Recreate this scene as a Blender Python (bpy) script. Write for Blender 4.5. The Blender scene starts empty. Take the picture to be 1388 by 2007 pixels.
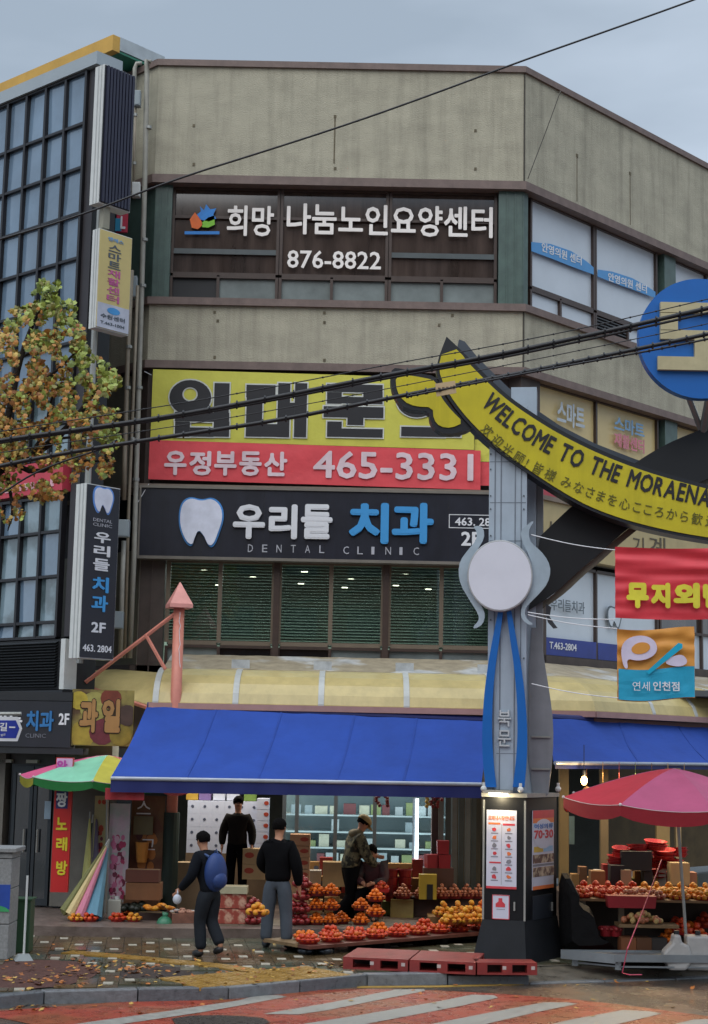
import bpy, bmesh, math, random
from mathutils import Vector, Matrix, noise

random.seed(7)
scene = bpy.context.scene
COL = scene.collection
rad = math.radians

# ------------------------------------------------------------------ camera
FPX = 3150.0                      # focal length in photo pixels (1388 px wide)
CX, CY = 694.0, 1003.5
EYE = Vector((0.0, 0.0, 2.6))
PITCH, ROLL = rad(8.42), 0.02
cam_d = bpy.data.cameras.new('camera')
cam = bpy.data.objects.new('camera', cam_d)
COL.objects.link(cam)
cam_d.sensor_fit = 'HORIZONTAL'
cam_d.sensor_width = 36.0
cam_d.lens = FPX / 1388.0 * 36.0
cam_d.clip_start = 0.1
cam_d.clip_end = 3000
R = Matrix.Rotation(rad(90) + PITCH, 4, 'X') @ Matrix.Rotation(ROLL, 4, 'Z')
cam.matrix_world = Matrix.Translation(EYE) @ R
scene.camera = cam
C_R, C_U, C_F = (R @ Vector((1, 0, 0, 0))).xyz, (R @ Vector((0, 1, 0, 0))).xyz, (R @ Vector((0, 0, -1, 0))).xyz

# ------------------------------------------------------------------ sky, sun, exposure
world = bpy.data.worlds.new('World')
scene.world = world
world.use_nodes = True
wn, wl = world.node_tree.nodes, world.node_tree.links
wn.clear()
SUN_EL, SUN_AZ = rad(52), rad(200)      # high behind the camera, a little to its left
w_out = wn.new('ShaderNodeOutputWorld')
w_bg = wn.new('ShaderNodeBackground')
sky = wn.new('ShaderNodeTexSky'); sky.sky_type = 'NISHITA'; sky.sun_disc = False
sky.sun_elevation = SUN_EL; sky.sun_rotation = SUN_AZ
tc = wn.new('ShaderNodeTexCoord')
sep = wn.new('ShaderNodeSeparateXYZ'); wl.new(tc.outputs['Generated'], sep.inputs[0])
mp = wn.new('ShaderNodeMapping'); mp.inputs['Scale'].default_value = (1.0, 1.0, 3.2)
wl.new(tc.outputs['Generated'], mp.inputs[0])
nz = wn.new('ShaderNodeTexNoise'); nz.inputs['Scale'].default_value = 2.6; nz.inputs['Detail'].default_value = 5; nz.inputs['Roughness'].default_value = 0.45
wl.new(mp.outputs[0], nz.inputs['Vector'])
cr = wn.new('ShaderNodeValToRGB')
cr.color_ramp.elements[0].position = 0.36; cr.color_ramp.elements[0].color = (0.285, 0.345, 0.415, 1)
cr.color_ramp.elements[1].position = 0.64; cr.color_ramp.elements[1].color = (0.49, 0.565, 0.66, 1)
wl.new(nz.outputs[0], cr.inputs[0])
# overcast luminance rising to the zenith, as a cloudy sky does
mr = wn.new('ShaderNodeMapRange'); mr.inputs['From Min'].default_value = 0.45; mr.inputs['From Max'].default_value = 1.0
mr.inputs['To Min'].default_value = 0.97; mr.inputs['To Max'].default_value = 2.2
wl.new(sep.outputs['Z'], mr.inputs['Value'])
mul = wn.new('ShaderNodeVectorMath'); mul.operation = 'SCALE'
wl.new(cr.outputs[0], mul.inputs[0]); wl.new(mr.outputs[0], mul.inputs['Scale'])
nsc = wn.new('ShaderNodeVectorMath'); nsc.operation = 'SCALE'; nsc.inputs['Scale'].default_value = 0.01
wl.new(sky.outputs[0], nsc.inputs[0])
add = wn.new('ShaderNodeVectorMath'); add.operation = 'ADD'
wl.new(mul.outputs[0], add.inputs[0]); wl.new(nsc.outputs[0], add.inputs[1])
wl.new(add.outputs[0], w_bg.inputs['Color']); w_bg.inputs['Strength'].default_value = 1.0
wl.new(w_bg.outputs[0], w_out.inputs[0])

sun_d = bpy.data.lights.new('sun', 'SUN'); sun_d.energy = 1.5; sun_d.angle = rad(70); sun_d.color = (1.0, 0.97, 0.92)
sun = bpy.data.objects.new('sun', sun_d); COL.objects.link(sun)
sdir = Vector((math.sin(SUN_AZ) * math.cos(SUN_EL), math.cos(SUN_AZ) * math.cos(SUN_EL), math.sin(SUN_EL)))
sun.rotation_euler = (-sdir).to_track_quat('-Z', 'Y').to_euler()
scene.view_settings.view_transform = 'Standard'
scene.view_settings.look = 'None'
scene.view_settings.exposure = 0.36
scene.view_settings.gamma = 1.0
scene.view_settings.use_curve_mapping = False
scene.render.engine = 'CYCLES'
scene.cycles.max_bounces = 6
scene.cycles.transparent_max_bounces = 8

# ------------------------------------------------------------------ measuring helpers
def ray(px, py):
    return C_F + C_R * ((px - CX) / FPX) - C_U * ((py - CY) / FPX)
def pix(px, py, Y):
    """point of the place seen at a photo position, at distance Y"""
    d = ray(px, py); return EYE + d * (Y / d.y)
def G(px, py, z=0.0):
    d = ray(px, py); return EYE + d * ((z - EYE.z) / d.z)

class Frame:
    """vertical wall plane: origin, horizontal direction (left to right), outward normal"""
    def __init__(s, x, y, ang):
        s.o = Vector((x, y, 0)); a = rad(ang)
        s.d = Vector((math.cos(a), math.sin(a), 0)); s.n = Vector((s.d.y, -s.d.x, 0))
    def pt(s, u, z, out=0.0):
        return s.o + s.d * u + s.n * out + Vector((0, 0, z))
    def uv(s, px, py, out=0.0):
        d = ray(px, py); p0 = s.o + s.n * out
        t = (p0 - EYE).dot(s.n) / d.dot(s.n)
        p = EYE + d * t
        return (p - p0).dot(s.d), p.z
    def rect(s, x0, y0, x1, y1, out=0.0):
        ym, xm = (y0 + y1) / 2, (x0 + x1) / 2
        u0, u1 = s.uv(x0, ym, out)[0], s.uv(x1, ym, out)[0]
        zb, zt = s.uv(xm, y1, out)[1], s.uv(xm, y0, out)[1]
        return u0, u1, zb, zt

# ------------------------------------------------------------------ materials
def hx(h):
    if not isinstance(h, str): return tuple(h)
    v = [int(h[i:i + 2], 16) / 255 for i in (0, 2, 4)]
    return tuple(c / 12.92 if c < .04045 else ((c + .055) / 1.055) ** 2.4 for c in v)
_m = {}
def M(name, col='808080', rough=.6, var=.18, vs=3.0, bump=0.0, bs=60.0, metal=0.0, streak=0.0, spec=.5, emit=None, es=0.0,
      col2=None, c2s=2.0, c2t=.5, stretch=(1, 1, 1), coat=0.0, rvar=0.0):
    if name in _m: return _m[name]
    m = bpy.data.materials.new(name); m.use_nodes = True
    n, l = m.node_tree.nodes, m.node_tree.links
    b = n['Principled BSDF']
    c = hx(col)
    b.inputs['Roughness'].default_value = rough
    b.inputs['Metallic'].default_value = metal
    b.inputs['Specular IOR Level'].default_value = spec
    if coat: b.inputs['Coat Weight'].default_value = coat; b.inputs['Coat Roughness'].default_value = .05
    t = n.new('ShaderNodeTexCoord')
    mp = n.new('ShaderNodeMapping'); mp.inputs['Scale'].default_value = stretch
    l.new(t.outputs['Object'], mp.inputs[0])
    nz = n.new('ShaderNodeTexNoise'); nz.inputs['Scale'].default_value = vs; nz.inputs['Detail'].default_value = 6; nz.inputs['Roughness'].default_value = .62
    l.new(mp.outputs[0], nz.inputs['Vector'])
    src = None
    if col2:
        n2 = n.new('ShaderNodeTexNoise'); n2.inputs['Scale'].default_value = c2s; n2.inputs['Detail'].default_value = 4
        l.new(mp.outputs[0], n2.inputs['Vector'])
        r2 = n.new('ShaderNodeValToRGB'); r2.color_ramp.elements[0].position = c2t - .06; r2.color_ramp.elements[1].position = c2t + .06
        r2.color_ramp.elements[0].color = (*c, 1); r2.color_ramp.elements[1].color = (*hx(col2), 1)
        l.new(n2.outputs[0], r2.inputs[0]); src = r2.outputs[0]
    mx = n.new('ShaderNodeMix'); mx.data_type = 'RGBA'; mx.blend_type = 'MULTIPLY'; mx.inputs[0].default_value = 1.0
    if src: l.new(src, mx.inputs[6])
    else: mx.inputs[6].default_value = (*c, 1)
    rm = n.new('ShaderNodeMapRange'); rm.inputs['From Min'].default_value = .3; rm.inputs['From Max'].default_value = .7
    rm.inputs['To Min'].default_value = 1 - var; rm.inputs['To Max'].default_value = 1 + var * .6
    l.new(nz.outputs[0], rm.inputs['Value']); l.new(rm.outputs[0], mx.inputs[7])
    out = mx.outputs[2]
    if streak:
        ms = n.new('ShaderNodeMapping'); ms.inputs['Scale'].default_value = (2.6, 2.6, .2); l.new(t.outputs['Object'], ms.inputs[0])
        ns = n.new('ShaderNodeTexNoise'); ns.inputs['Scale'].default_value = 1.6; ns.inputs['Detail'].default_value = 5; ns.inputs['Roughness'].default_value = .7
        l.new(ms.outputs[0], ns.inputs['Vector'])
        rs = n.new('ShaderNodeMapRange'); rs.inputs['From Min'].default_value = .45; rs.inputs['From Max'].default_value = .9
        rs.inputs['To Min'].default_value = 1; rs.inputs['To Max'].default_value = 1 - streak
        l.new(ns.outputs[0], rs.inputs['Value'])
        m2 = n.new('ShaderNodeMix'); m2.data_type = 'RGBA'; m2.blend_type = 'MULTIPLY'; m2.inputs[0].default_value = 1
        l.new(out, m2.inputs[6]); l.new(rs.outputs[0], m2.inputs[7]); out = m2.outputs[2]
    l.new(out, b.inputs['Base Color'])
    if rvar:
        rr = n.new('ShaderNodeMapRange'); rr.inputs['From Min'].default_value = .35; rr.inputs['From Max'].default_value = .65
        rr.inputs['To Min'].default_value = max(.03, rough - rvar); rr.inputs['To Max'].default_value = min(1, rough + rvar)
        l.new(nz.outputs[0], rr.inputs['Value']); l.new(rr.outputs[0], b.inputs['Roughness'])
    if bump:
        nb = n.new('ShaderNodeTexNoise'); nb.inputs['Scale'].default_value = bs; nb.inputs['Detail'].default_value = 4
        l.new(mp.outputs[0], nb.inputs['Vector'])
        bp = n.new('ShaderNodeBump'); bp.inputs['Strength'].default_value = bump; bp.inputs['Distance'].default_value = .02
        l.new(nb.outputs[0], bp.inputs['Height']); l.new(bp.outputs[0], b.inputs['Normal'])
    if emit:
        b.inputs['Emission Color'].default_value = (*hx(emit), 1); b.inputs['Emission Strength'].default_value = es
    _m[name] = m
    return m
def glass(name, tint=(.8, .85, .85), rough=.02, refl=.9, ior=1.5):
    if name in _m: return _m[name]
    m = bpy.data.materials.new(name); m.use_nodes = True
    n, l = m.node_tree.nodes, m.node_tree.links; n.clear()
    o = n.new('ShaderNodeOutputMaterial'); t = n.new('ShaderNodeBsdfTransparent'); t.inputs[0].default_value = (*tint, 1)
    g = n.new('ShaderNodeBsdfGlossy'); g.inputs['Roughness'].default_value = rough; g.inputs[0].default_value = (refl, refl, refl, 1)
    f = n.new('ShaderNodeFresnel'); f.inputs[0].default_value = ior
    x = n.new('ShaderNodeMixShader'); l.new(f.outputs[0], x.inputs[0]); l.new(t.outputs[0], x.inputs[1]); l.new(g.outputs[0], x.inputs[2]); l.new(x.outputs[0], o.inputs[0])
    _m[name] = m; return m

SPLIT = {'edge_strip', 'hatch_handle', 'curtain_rail', 'shop_wall', 'sill_wall', 'under_beam', 'clamp_band', 'strut', 'inner_wall', 'jamb', 'pier', 'groove',
         'relief_letter', 'sealing_patch', 'panel_seam', 'window_graphic', 'fascia_board', 'stencil'}
TINY = {'tie', 'clamp', 'case_trim', 'marks', 'icon', 'louvre', 'window_rows', 'border', 'fascia_marks'}
# ------------------------------------------------------------------ mesh builder
class MB:
    def __init__(s): s.v, s.f, s.mi, s.cur = [], [], [], 0
    def add(s, vs, fs):
        k = len(s.v); s.v += [Vector(p) for p in vs]; s.f += [tuple(i + k for i in f) for f in fs]; s.mi += [s.cur] * len(fs); return s
    def hexa(s, p):
        return s.add(p, [(0, 3, 2, 1), (4, 5, 6, 7), (0, 1, 5, 4), (1, 2, 6, 5), (2, 3, 7, 6), (3, 0, 4, 7)])
    def box(s, a, b):
        x0, y0, z0 = a; x1, y1, z1 = b
        return s.hexa([(x0, y0, z0), (x1, y0, z0), (x1, y1, z0), (x0, y1, z0), (x0, y0, z1), (x1, y0, z1), (x1, y1, z1), (x0, y1, z1)])
    def cbox(s, c, size, rz=0.0, taper=1.0):
        w, d, h = size[0] / 2, size[1] / 2, size[2]; ca, sa = math.cos(rz), math.sin(rz); P = []
        for k, zz in ((1, 0), (taper, h)):
            for x, y in ((-w, -d), (w, -d), (w, d), (-w, d)):
                x *= k; y *= k; P.append((c[0] + x * ca - y * sa, c[1] + x * sa + y * ca, c[2] + zz))
        return s.hexa(P)
    def fbox(s, fr, u0, u1, z0, z1, o0, o1):
        return s.hexa([fr.pt(u0, z0, o1), fr.pt(u1, z0, o1), fr.pt(u1, z0, o0), fr.pt(u0, z0, o0),
                       fr.pt(u0, z1, o1), fr.pt(u1, z1, o1), fr.pt(u1, z1, o0), fr.pt(u0, z1, o0)])
    def ring(s, a, u, w, r, n): return [a + u * (r * math.cos(2 * math.pi * i / n)) + w * (r * math.sin(2 * math.pi * i / n)) for i in range(n)]
    def cyl(s, a, b, r0, r1=None, n=10, caps=True):
        a, b = Vector(a), Vector(b); r1 = r0 if r1 is None else r1
        t = (b - a).normalized(); u = t.orthogonal().normalized(); w = t.cross(u)
        vs = s.ring(a, u, w, r0, n) + s.ring(b, u, w, r1, n)
        fs = [(i, (i + 1) % n, n + (i + 1) % n, n + i) for i in range(n)]
        if caps: fs += [tuple(range(n))[::-1], tuple(range(n, 2 * n))]
        return s.add(vs, fs)
    def tube(s, pts, r, n=6):
        pts = [Vector(p) for p in pts]; vs, fs = [], []; up = None
        for i, p in enumerate(pts):
            t = (pts[min(i + 1, len(pts) - 1)] - pts[max(i - 1, 0)]).normalized()
            if up is None: up = t.orthogonal().normalized()
            up = (up - t * up.dot(t)).normalized(); w = t.cross(up)
            rr = r[i] if isinstance(r, (list, tuple)) else r
            vs += s.ring(p, up, w, rr, n)
        for k in range(len(pts) - 1):
            for i in range(n): fs.append((k * n + i, k * n + (i + 1) % n, (k + 1) * n + (i + 1) % n, (k + 1) * n + i))
        fs += [tuple(range(n))[::-1], tuple(range((len(pts) - 1) * n, len(pts) * n))]
        return s.add(vs, fs)
    def prism(s, poly, ext):
        ext = Vector(ext); n = len(poly); vs = [Vector(p) for p in poly] + [Vector(p) + ext for p in poly]
        fs = [tuple(range(n)), tuple(range(n, 2 * n))[::-1]] + [(i, n + i, n + (i + 1) % n, (i + 1) % n) for i in range(n)]
        return s.add(vs, fs)
    def strip(s, A, B, ext):
        """thick ribbon between two matching point rows"""
        ext = Vector(ext); n = len(A); vs = [Vector(p) for p in A] + [Vector(p) for p in B]; vs += [p + ext for p in vs]
        fs = []
        for i in range(n - 1):
            fs += [(i, i + 1, n + i + 1, n + i), (2 * n + i, 3 * n + i, 3 * n + i + 1, 2 * n + i + 1),
                   (i, 2 * n + i, 2 * n + i + 1, i + 1), (n + i, n + i + 1, 3 * n + i + 1, 3 * n + i)]
        fs += [(0, n, 3 * n, 2 * n), (n - 1, 3 * n - 1, 4 * n - 1, 2 * n - 1)]
        return s.add(vs, fs)
    def ball(s, c, r, nu=8, nv=5, sc=(1, 1, 1)):
        c = Vector(c); vs = [c + Vector((0, 0, r * sc[2]))]; fs = []
        for j in range(1, nv):
            th = math.pi * j / nv
            for i in range(nu):
                ph = 2 * math.pi * i / nu
                vs.append(c + Vector((r * sc[0] * math.sin(th) * math.cos(ph), r * sc[1] * math.sin(th) * math.sin(ph), r * sc[2] * math.cos(th))))
        vs.append(c - Vector((0, 0, r * sc[2])))
        for i in range(nu):
            fs.append((0, 1 + i, 1 + (i + 1) % nu))
            for j in range(nv - 2): fs.append((1 + j * nu + i, 1 + (j + 1) * nu + i, 1 + (j + 1) * nu + (i + 1) % nu, 1 + j * nu + (i + 1) % nu))
            k = 1 + (nv - 2) * nu; fs.append((k + (i + 1) % nu, k + i, len(vs) - 1))
        return s.add(vs, fs)
    def lathe(s, c, prof, n=16):
        c = Vector(c); vs, fs = [], []
        for r, z in prof: vs += [c + Vector((r * math.cos(2 * math.pi * i / n), r * math.sin(2 * math.pi * i / n), z)) for i in range(n)]
        for k in range(len(prof) - 1):
            for i in range(n): fs.append((k * n + i, k * n + (i + 1) % n, (k + 1) * n + (i + 1) % n, (k + 1) * n + i))
        return s.add(vs, fs)
    def grid(s, fn, nx, ny):
        vs = [fn(i / nx, j / ny) for j in range(ny + 1) for i in range(nx + 1)]
        return s.add(vs, [(j * (nx + 1) + i, j * (nx + 1) + i + 1, (j + 1) * (nx + 1) + i + 1, (j + 1) * (nx + 1) + i) for j in range(ny) for i in range(nx)])
    def slab(s, fn, nx, ny, ext):
        """grid with thickness"""
        ext = Vector(ext)
        s.grid(fn, nx, ny); s.grid(lambda a, b: Vector(fn(1 - a, b)) + ext, nx, ny)
        e = [fn(i / nx, 0) for i in range(nx + 1)], [fn(1, j / ny) for j in range(ny + 1)], [fn(1 - i / nx, 1) for i in range(nx + 1)], [fn(0, 1 - j / ny) for j in range(ny + 1)]
        for row in e:
            k = len(row); s.add([Vector(p) for p in row] + [Vector(p) + ext for p in row], [(i, k + i, k + i + 1, i + 1) for i in range(k - 1)])
        return s
    def mesh(s, name, mats, origin=(0, 0, 0), smooth=False):
        o = Vector(origin); me = bpy.data.meshes.new(name)
        me.from_pydata([p - o for p in s.v], [], s.f)
        for m in (mats if isinstance(mats, (list, tuple)) else [mats]): me.materials.append(m)
        me.polygons.foreach_set('material_index', s.mi)
        if smooth: me.polygons.foreach_set('use_smooth', [True] * len(s.f))
        me.update(); return me
    def islands(s):
        par = list(range(len(s.v)))
        def f(x):
            while par[x] != x: par[x] = par[par[x]]; x = par[x]
            return x
        for fc in s.f:
            for q in fc[1:]:
                a, b = f(fc[0]), f(q)
                if a != b: par[a] = b
        out = {}
        for fc, mi in zip(s.f, s.mi): out.setdefault(f(fc[0]), []).append((fc, mi))
        res = []
        for L in out.values():
            m = MB(); idx = {}
            for fc, mi in L:
                for q in fc:
                    if q not in idx: idx[q] = len(m.v); m.v.append(s.v[q])
                m.f.append(tuple(idx[q] for q in fc)); m.mi.append(mi)
            res.append(m)
        return res
    def build(s, name, mats, parent=None, smooth=False, kind=None, label=None, bevel=0.0):
        if name in SPLIT and parent is not None:
            L = s.islands()
            if len(L) > 1:
                for m in L: o = m.build(name, mats, parent, smooth, kind, label, bevel)
                return o
        if name in TINY and kind is None: kind = 'stuff'
        org = Vector((0, 0, 0)); p = parent
        while p is not None: org += p.location; p = p.parent
        o = bpy.data.objects.new(name, s.mesh(name, mats, org, smooth)); COL.objects.link(o)
        if parent is not None: o.parent = parent
        if kind: o['kind'] = kind
        if label: o['label'] = label
        if bevel:
            b = o.modifiers.new('bevel', 'BEVEL'); b.width = bevel; b.segments = 2; b.limit_method = 'ANGLE'
        return o
def thing(name, label, cat, loc=(0, 0, 0), group=None, rz=0.0):
    o = bpy.data.objects.new(name, None); COL.objects.link(o); o.location = loc; o.rotation_euler = (0, 0, rz)
    o['label'] = label; o['category'] = cat
    if group: o['group'] = group
    return o
def tag(o, label, cat, group=None):
    o['label'] = label; o['category'] = cat
    if group: o['group'] = group
    return o
def place(o, name, parent=None):
    COL.objects.link(o)
    if parent: o.parent = parent
    return o
def dup(root, loc, rz=0.0, label=None, scale=None):
    r = root.copy(); COL.objects.link(r); r.location = loc; r.rotation_euler = (0, 0, rz)
    if scale: r.scale = scale
    if label: r['label'] = label
    for ch in root.children:
        c = ch.copy(); COL.objects.link(c); c.parent = r
        for g in ch.children:
            d = g.copy(); COL.objects.link(d); d.parent = c
    return r
def inst(me, name, parent=None, loc=(0, 0, 0), rot=(0, 0, 0), scale=None):
    o = bpy.data.objects.new(name, me); COL.objects.link(o)
    if parent: o.parent = parent
    o.location = loc; o.rotation_euler = rot
    if scale: o.scale = scale
    return o
ORD = ['first', 'second', 'third', 'fourth', 'fifth', 'sixth', 'seventh', 'eighth', 'ninth', 'tenth', 'eleventh', 'twelfth', 'thirteenth',
       'fourteenth', 'fifteenth', 'sixteenth', 'seventeenth', 'eighteenth', 'nineteenth', 'twentieth']

_tx = {}
def text_data(body, bold, extrude):
    k = (body, bold, extrude)
    if bold > .012 and k not in _tx:      # heavy strokes: the same glyph laid down several times round a small circle
        vs0, fs0, x0, x1, y0, y1 = text_data(body, 0.0, extrude); n = 8 if bold > .03 else 6; vs, fs = [], []
        for i in range(n):
            a = 6.2832 * i / n; dx, dy = bold * math.cos(a), bold * math.sin(a); b = len(vs)
            vs += [Vector((v.x + dx, v.y + dy, v.z * (1 - .03 * i))) for v in vs0]; fs += [tuple(q + b for q in f) for f in fs0]
        _tx[k] = (vs, fs, x0 - bold, x1 + bold, y0 - bold, y1 + bold)
    if k not in _tx:
        c = bpy.data.curves.new('t', 'FONT'); c.body = body; c.size = 1; c.offset = bold; c.extrude = extrude; c.resolution_u = 2
        o = bpy.data.objects.new('t', c); COL.objects.link(o)
        me = bpy.data.meshes.new_from_object(o)
        vs = [v.co.copy() for v in me.vertices]; fs = [tuple(p.vertices) for p in me.polygons]
        bpy.data.objects.remove(o); bpy.data.curves.remove(c); bpy.data.meshes.remove(me)
        xs = [v.x for v in vs]; ys = [v.y for v in vs]
        _tx[k] = (vs, fs, min(xs), max(xs), min(ys), max(ys))
    return _tx[k]
def ftext(mb, body, fr, u0, u1, z0, z1, out, bold=.02, depth=.006):
    """lettering laid on a wall frame, fitted to a rectangle"""
    vs, fs, x0, x1, y0, y1 = text_data(body, bold, .5)
    P = [fr.pt(u0 + (v.x - x0) / (x1 - x0) * (u1 - u0), z0 + (v.y - y0) / (y1 - y0) * (z1 - z0), out + depth * (v.z + .5)) for v in vs]
    return mb.add(P, fs)
def ptext(parent, body, fr, x0, y0, x1, y1, out, m, bold=.02, depth=.006, name='lettering'):
    u0, u1, zb, zt = fr.rect(x0, y0, x1, y1, out)
    mb = MB(); ftext(mb, body, fr, u0, u1, zb, zt, out, bold, depth)
    return mb.build(name, m, parent)
def chaikin(P, k=2, closed=True):
    for _ in range(k):
        Q = []; n = len(P)
        rng = range(n) if closed else range(n - 1)
        if not closed: Q.append(P[0])
        for i in rng:
            a, b = P[i], P[(i + 1) % n]
            Q += [tuple(.75 * x + .25 * y for x, y in zip(a, b)), tuple(.25 * x + .75 * y for x, y in zip(a, b))]
        if not closed: Q.append(P[-1])
        P = Q
    return P
def fpoly(mb, fr, pts, out, depth):
    """outline given by photo positions, cast on a wall frame and given thickness"""
    P = [fr.pt(*fr.uv(x, y, out), out) for x, y in pts]
    return mb.prism(P, -fr.n * depth)
def wall_window(parent, fr, u0, u1, z0, z1, cols, rows, out, fw, fm, pm, depth=.06, pane_off=-.03, name='window'):
    """window part with its panes as sub-parts"""
    mb = MB(); U = [u0] + list(cols) + [u1]; Z = [z0] + list(rows) + [z1]
    for i, u in enumerate(U):
        mb.fbox(fr, u - fw / 2, u + fw / 2, z0, z1, out - depth, out)
    for z in Z:
        for i in range(len(U) - 1): mb.fbox(fr, U[i] + fw / 2, U[i + 1] - fw / 2, z - fw / 2, z + fw / 2, out - depth, out - .004)
    w = mb.build(name, fm, parent)
    for i in range(len(U) - 1):
        for j in range(len(Z) - 1):
            p = MB(); p.fbox(fr, U[i] + fw / 2, U[i + 1] - fw / 2, Z[j] + fw / 2, Z[j + 1] - fw / 2, out - depth * .5 + pane_off - .008, out - depth * .5 + pane_off)
            m = pm(i, j) if callable(pm) else pm
            if m: p.build('pane', m, w)
    return w

# ------------------------------------------------------------------ palette
STUCCO = M('stucco', 'aca794', .85, var=.17, vs=1.6, bump=.6, bs=34, streak=.46, stretch=(1, 1, 1.8))
TRIM = M('trim_brown', '73625c', .6, var=.2, vs=6, bump=.1, streak=.25)
GREENP = M('green_cladding', '4c605a', .35, var=.25, vs=5, streak=.35)
BROWNM = M('brown_metal', '43352f', .4, var=.2, vs=8)
BROWN2 = M('dark_brown_wall', '4a3f3a', .6, var=.25, vs=4, streak=.3)
BLACKM = M('black_metal', '1c1e22', .4, var=.2)
DARK = M('dark_recess', '16171a', .8, var=.2)
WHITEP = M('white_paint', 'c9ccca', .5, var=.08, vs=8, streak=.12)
WHITEF = M('white_film', 'c4cdd6', .25, var=.05, vs=2)
CREAMF = M('cream_film', 'cdb883', .3, var=.07, vs=2)
ALU = M('aluminium', '9a9c98', .4, var=.12, metal=.5)
SILV = M('post_silver', 'a3b0bd', .38, var=.07, vs=4, streak=.15)
SILV2 = M('post_grey', '7e8288', .42, var=.12, vs=4, streak=.25)
BLUE = M('sign_blue', '0d5fae', .4, var=.08)
YELL = M('arch_yellow', 'c2b41a', .5, var=.14, vs=2, streak=.28)
INK = M('ink_black', '1b1b20', .5, var=.1)
WHITEL = M('letter_white', 'd8dade', .5, var=.05)
BLUEL = M('letter_blue', '3c93d0', .45, var=.05)
NAVY = M('signboard_navy', '22242f', .35, var=.3, vs=2.5, streak=.45)
REDB = M('banner_red', 'd8484f', .6, bump=.9, bs=3.2, var=.08, vs=3)
YELB = M('banner_yellow', 'c8c44e', .6, bump=.9, bs=2.6, var=.08, vs=3)
PINKM = M('pink_paint', 'cf8472', .5, var=.1, vs=8)
TEXTW = M('warm_white_text', 'efe9e4', .5, var=.03)
GLASSD = M('dark_glass', '14171b', .06, var=.3, vs=1.2, spec=.9, coat=.4)
LENS = M('lamp_glow', 'ffffff', .5, emit='fff4dc', es=7)
LENSC = M('tube_glow', 'ffffff', .5, emit='e8f6ff', es=7)

def lamp(name, kind, loc, power, color, size=.3, size_y=None, rot=(0, 0, 0)):
    d = bpy.data.lights.new(name, kind); d.energy = power; d.color = color
    if kind == 'AREA':
        d.size = size
        if size_y: d.shape = 'RECTANGLE'; d.size_y = size_y
    else: d.shadow_soft_size = size
    o = bpy.data.objects.new(name, d); COL.objects.link(o); o.location = loc; o.rotation_euler = rot
    return o

# ================================================================== THE GROUND
def structure(mb, name, mat, parent=None, **k):
    o = mb.build(name, mat, parent, **k)
    if parent is None: o['kind'] = 'structure'
    return o
ROAD_Z = -.13
ASPH = M('wet_asphalt', '4d453d', .26, var=.35, vs=1.3, bump=.5, bs=90, spec=.5, rvar=.22, col2='6b5240', c2s=.9, c2t=.5)
mb = MB(); mb.grid(lambda a, b: Vector((-400 + 800 * a, -200 + 900 * b, ROAD_Z)), 8, 8)
structure(mb, 'road', ASPH)
KERB = [(-220, 1988), (-60, 1957), (0, 1950), (100, 1943), (250, 1940), (400, 1938), (470, 1935), (540, 1929), (600, 1921), (660, 1914), (740, 1909), (836, 1907), (960, 1909), (1100, 1907), (1250, 1902), (1400, 1897), (1700, 1886)]
kp = [G(*p) for p in KERB]
kp = [Vector((-14, kp[0].y - 2.5, 0))] + kp + [Vector((16, kp[-1].y + 4, 0))]
def off(pts, d):
    out = []
    for i, p in enumerate(pts):
        t = (pts[min(i + 1, len(pts) - 1)] - pts[max(i - 1, 0)]).normalized()
        out.append(p + Vector((-t.y, t.x, 0)) * d)
    return out
inner = off(kp, .15)
RAMP_X = G(850, 1908).x
for i, p in enumerate(inner):
    if p.x > RAMP_X: inner[i] = p + Vector((0, .55 * min(1, (p.x - RAMP_X) / .8), 0))
PAVE = M('pavement_base', '3b3d36', .5, var=.3, vs=5, bump=.4)
mb = MB()
n = len(kp)
back = [Vector((p.x, 60, 0)) for p in inner]
vs = [p - Vector((0, 0, .012)) for p in inner + back]
mb.add(vs, [(i, i + 1, n + i + 1, n + i) for i in range(n - 1)])
sidewalk = structure(mb, 'sidewalk', PAVE)
# kerb stones, one by one
KST = [M('kerb_granite', '6f7275', .42, var=.3, vs=14, bump=.3, rvar=.15), M('kerb_granite_dark', '5d6165', .4, var=.3, vs=14, bump=.3, rvar=.15)]
kerb = bpy.data.objects.new('kerb', None); COL.objects.link(kerb); kerb['kind'] = 'structure'
def walk(pts, step):
    res = [pts[0].copy()]; need = step; acc = 0
    for a, b in zip(pts, pts[1:]):
        L = (b - a).length; t = 0
        while L - t > need - acc:
            t += need - acc; acc = 0; res.append(a + (b - a) * (t / L))
        acc += L - t
    return res
kw = walk(kp, 1.0); ki = off(kw, .15)
for i in range(len(kw) - 1):
    a, b, c, d = kw[i], kw[i + 1], ki[i + 1], ki[i]
    g = (b - a).normalized() * .006
    low = Vector((0, 0, ROAD_Z - .05)); top = Vector((0, 0, .004 + random.uniform(-.003, .003) - .118 * max(0, min(1, (a.x - RAMP_X) / .6))))
    mb = MB(); mb.hexa([a + g + low, b - g + low, c - g + low, d + g + low, a + g + top, b - g + top, c - g + top, d + g + top])
    mb.build('kerb_stone', KST[i % 2], kerb, bevel=.012)
RMP = M('ramp_concrete', '605a50', .45, var=.35, vs=6, bump=.5, rvar=.2)
ra = [p for p in walk(off(kp, .15), .4) if p.x > RAMP_X - .1]
mb = MB(); vs = []
for p in ra: vs += [Vector((p.x, p.y, -.118 * max(0, min(1, (p.x - RAMP_X) / .6)))), Vector((p.x, p.y + .62, -.004))]
mb.add(vs, [(2 * i, 2 * i + 2, 2 * i + 3, 2 * i + 1) for i in range(len(ra) - 1)]); structure(mb, 'ramp', RMP)
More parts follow.
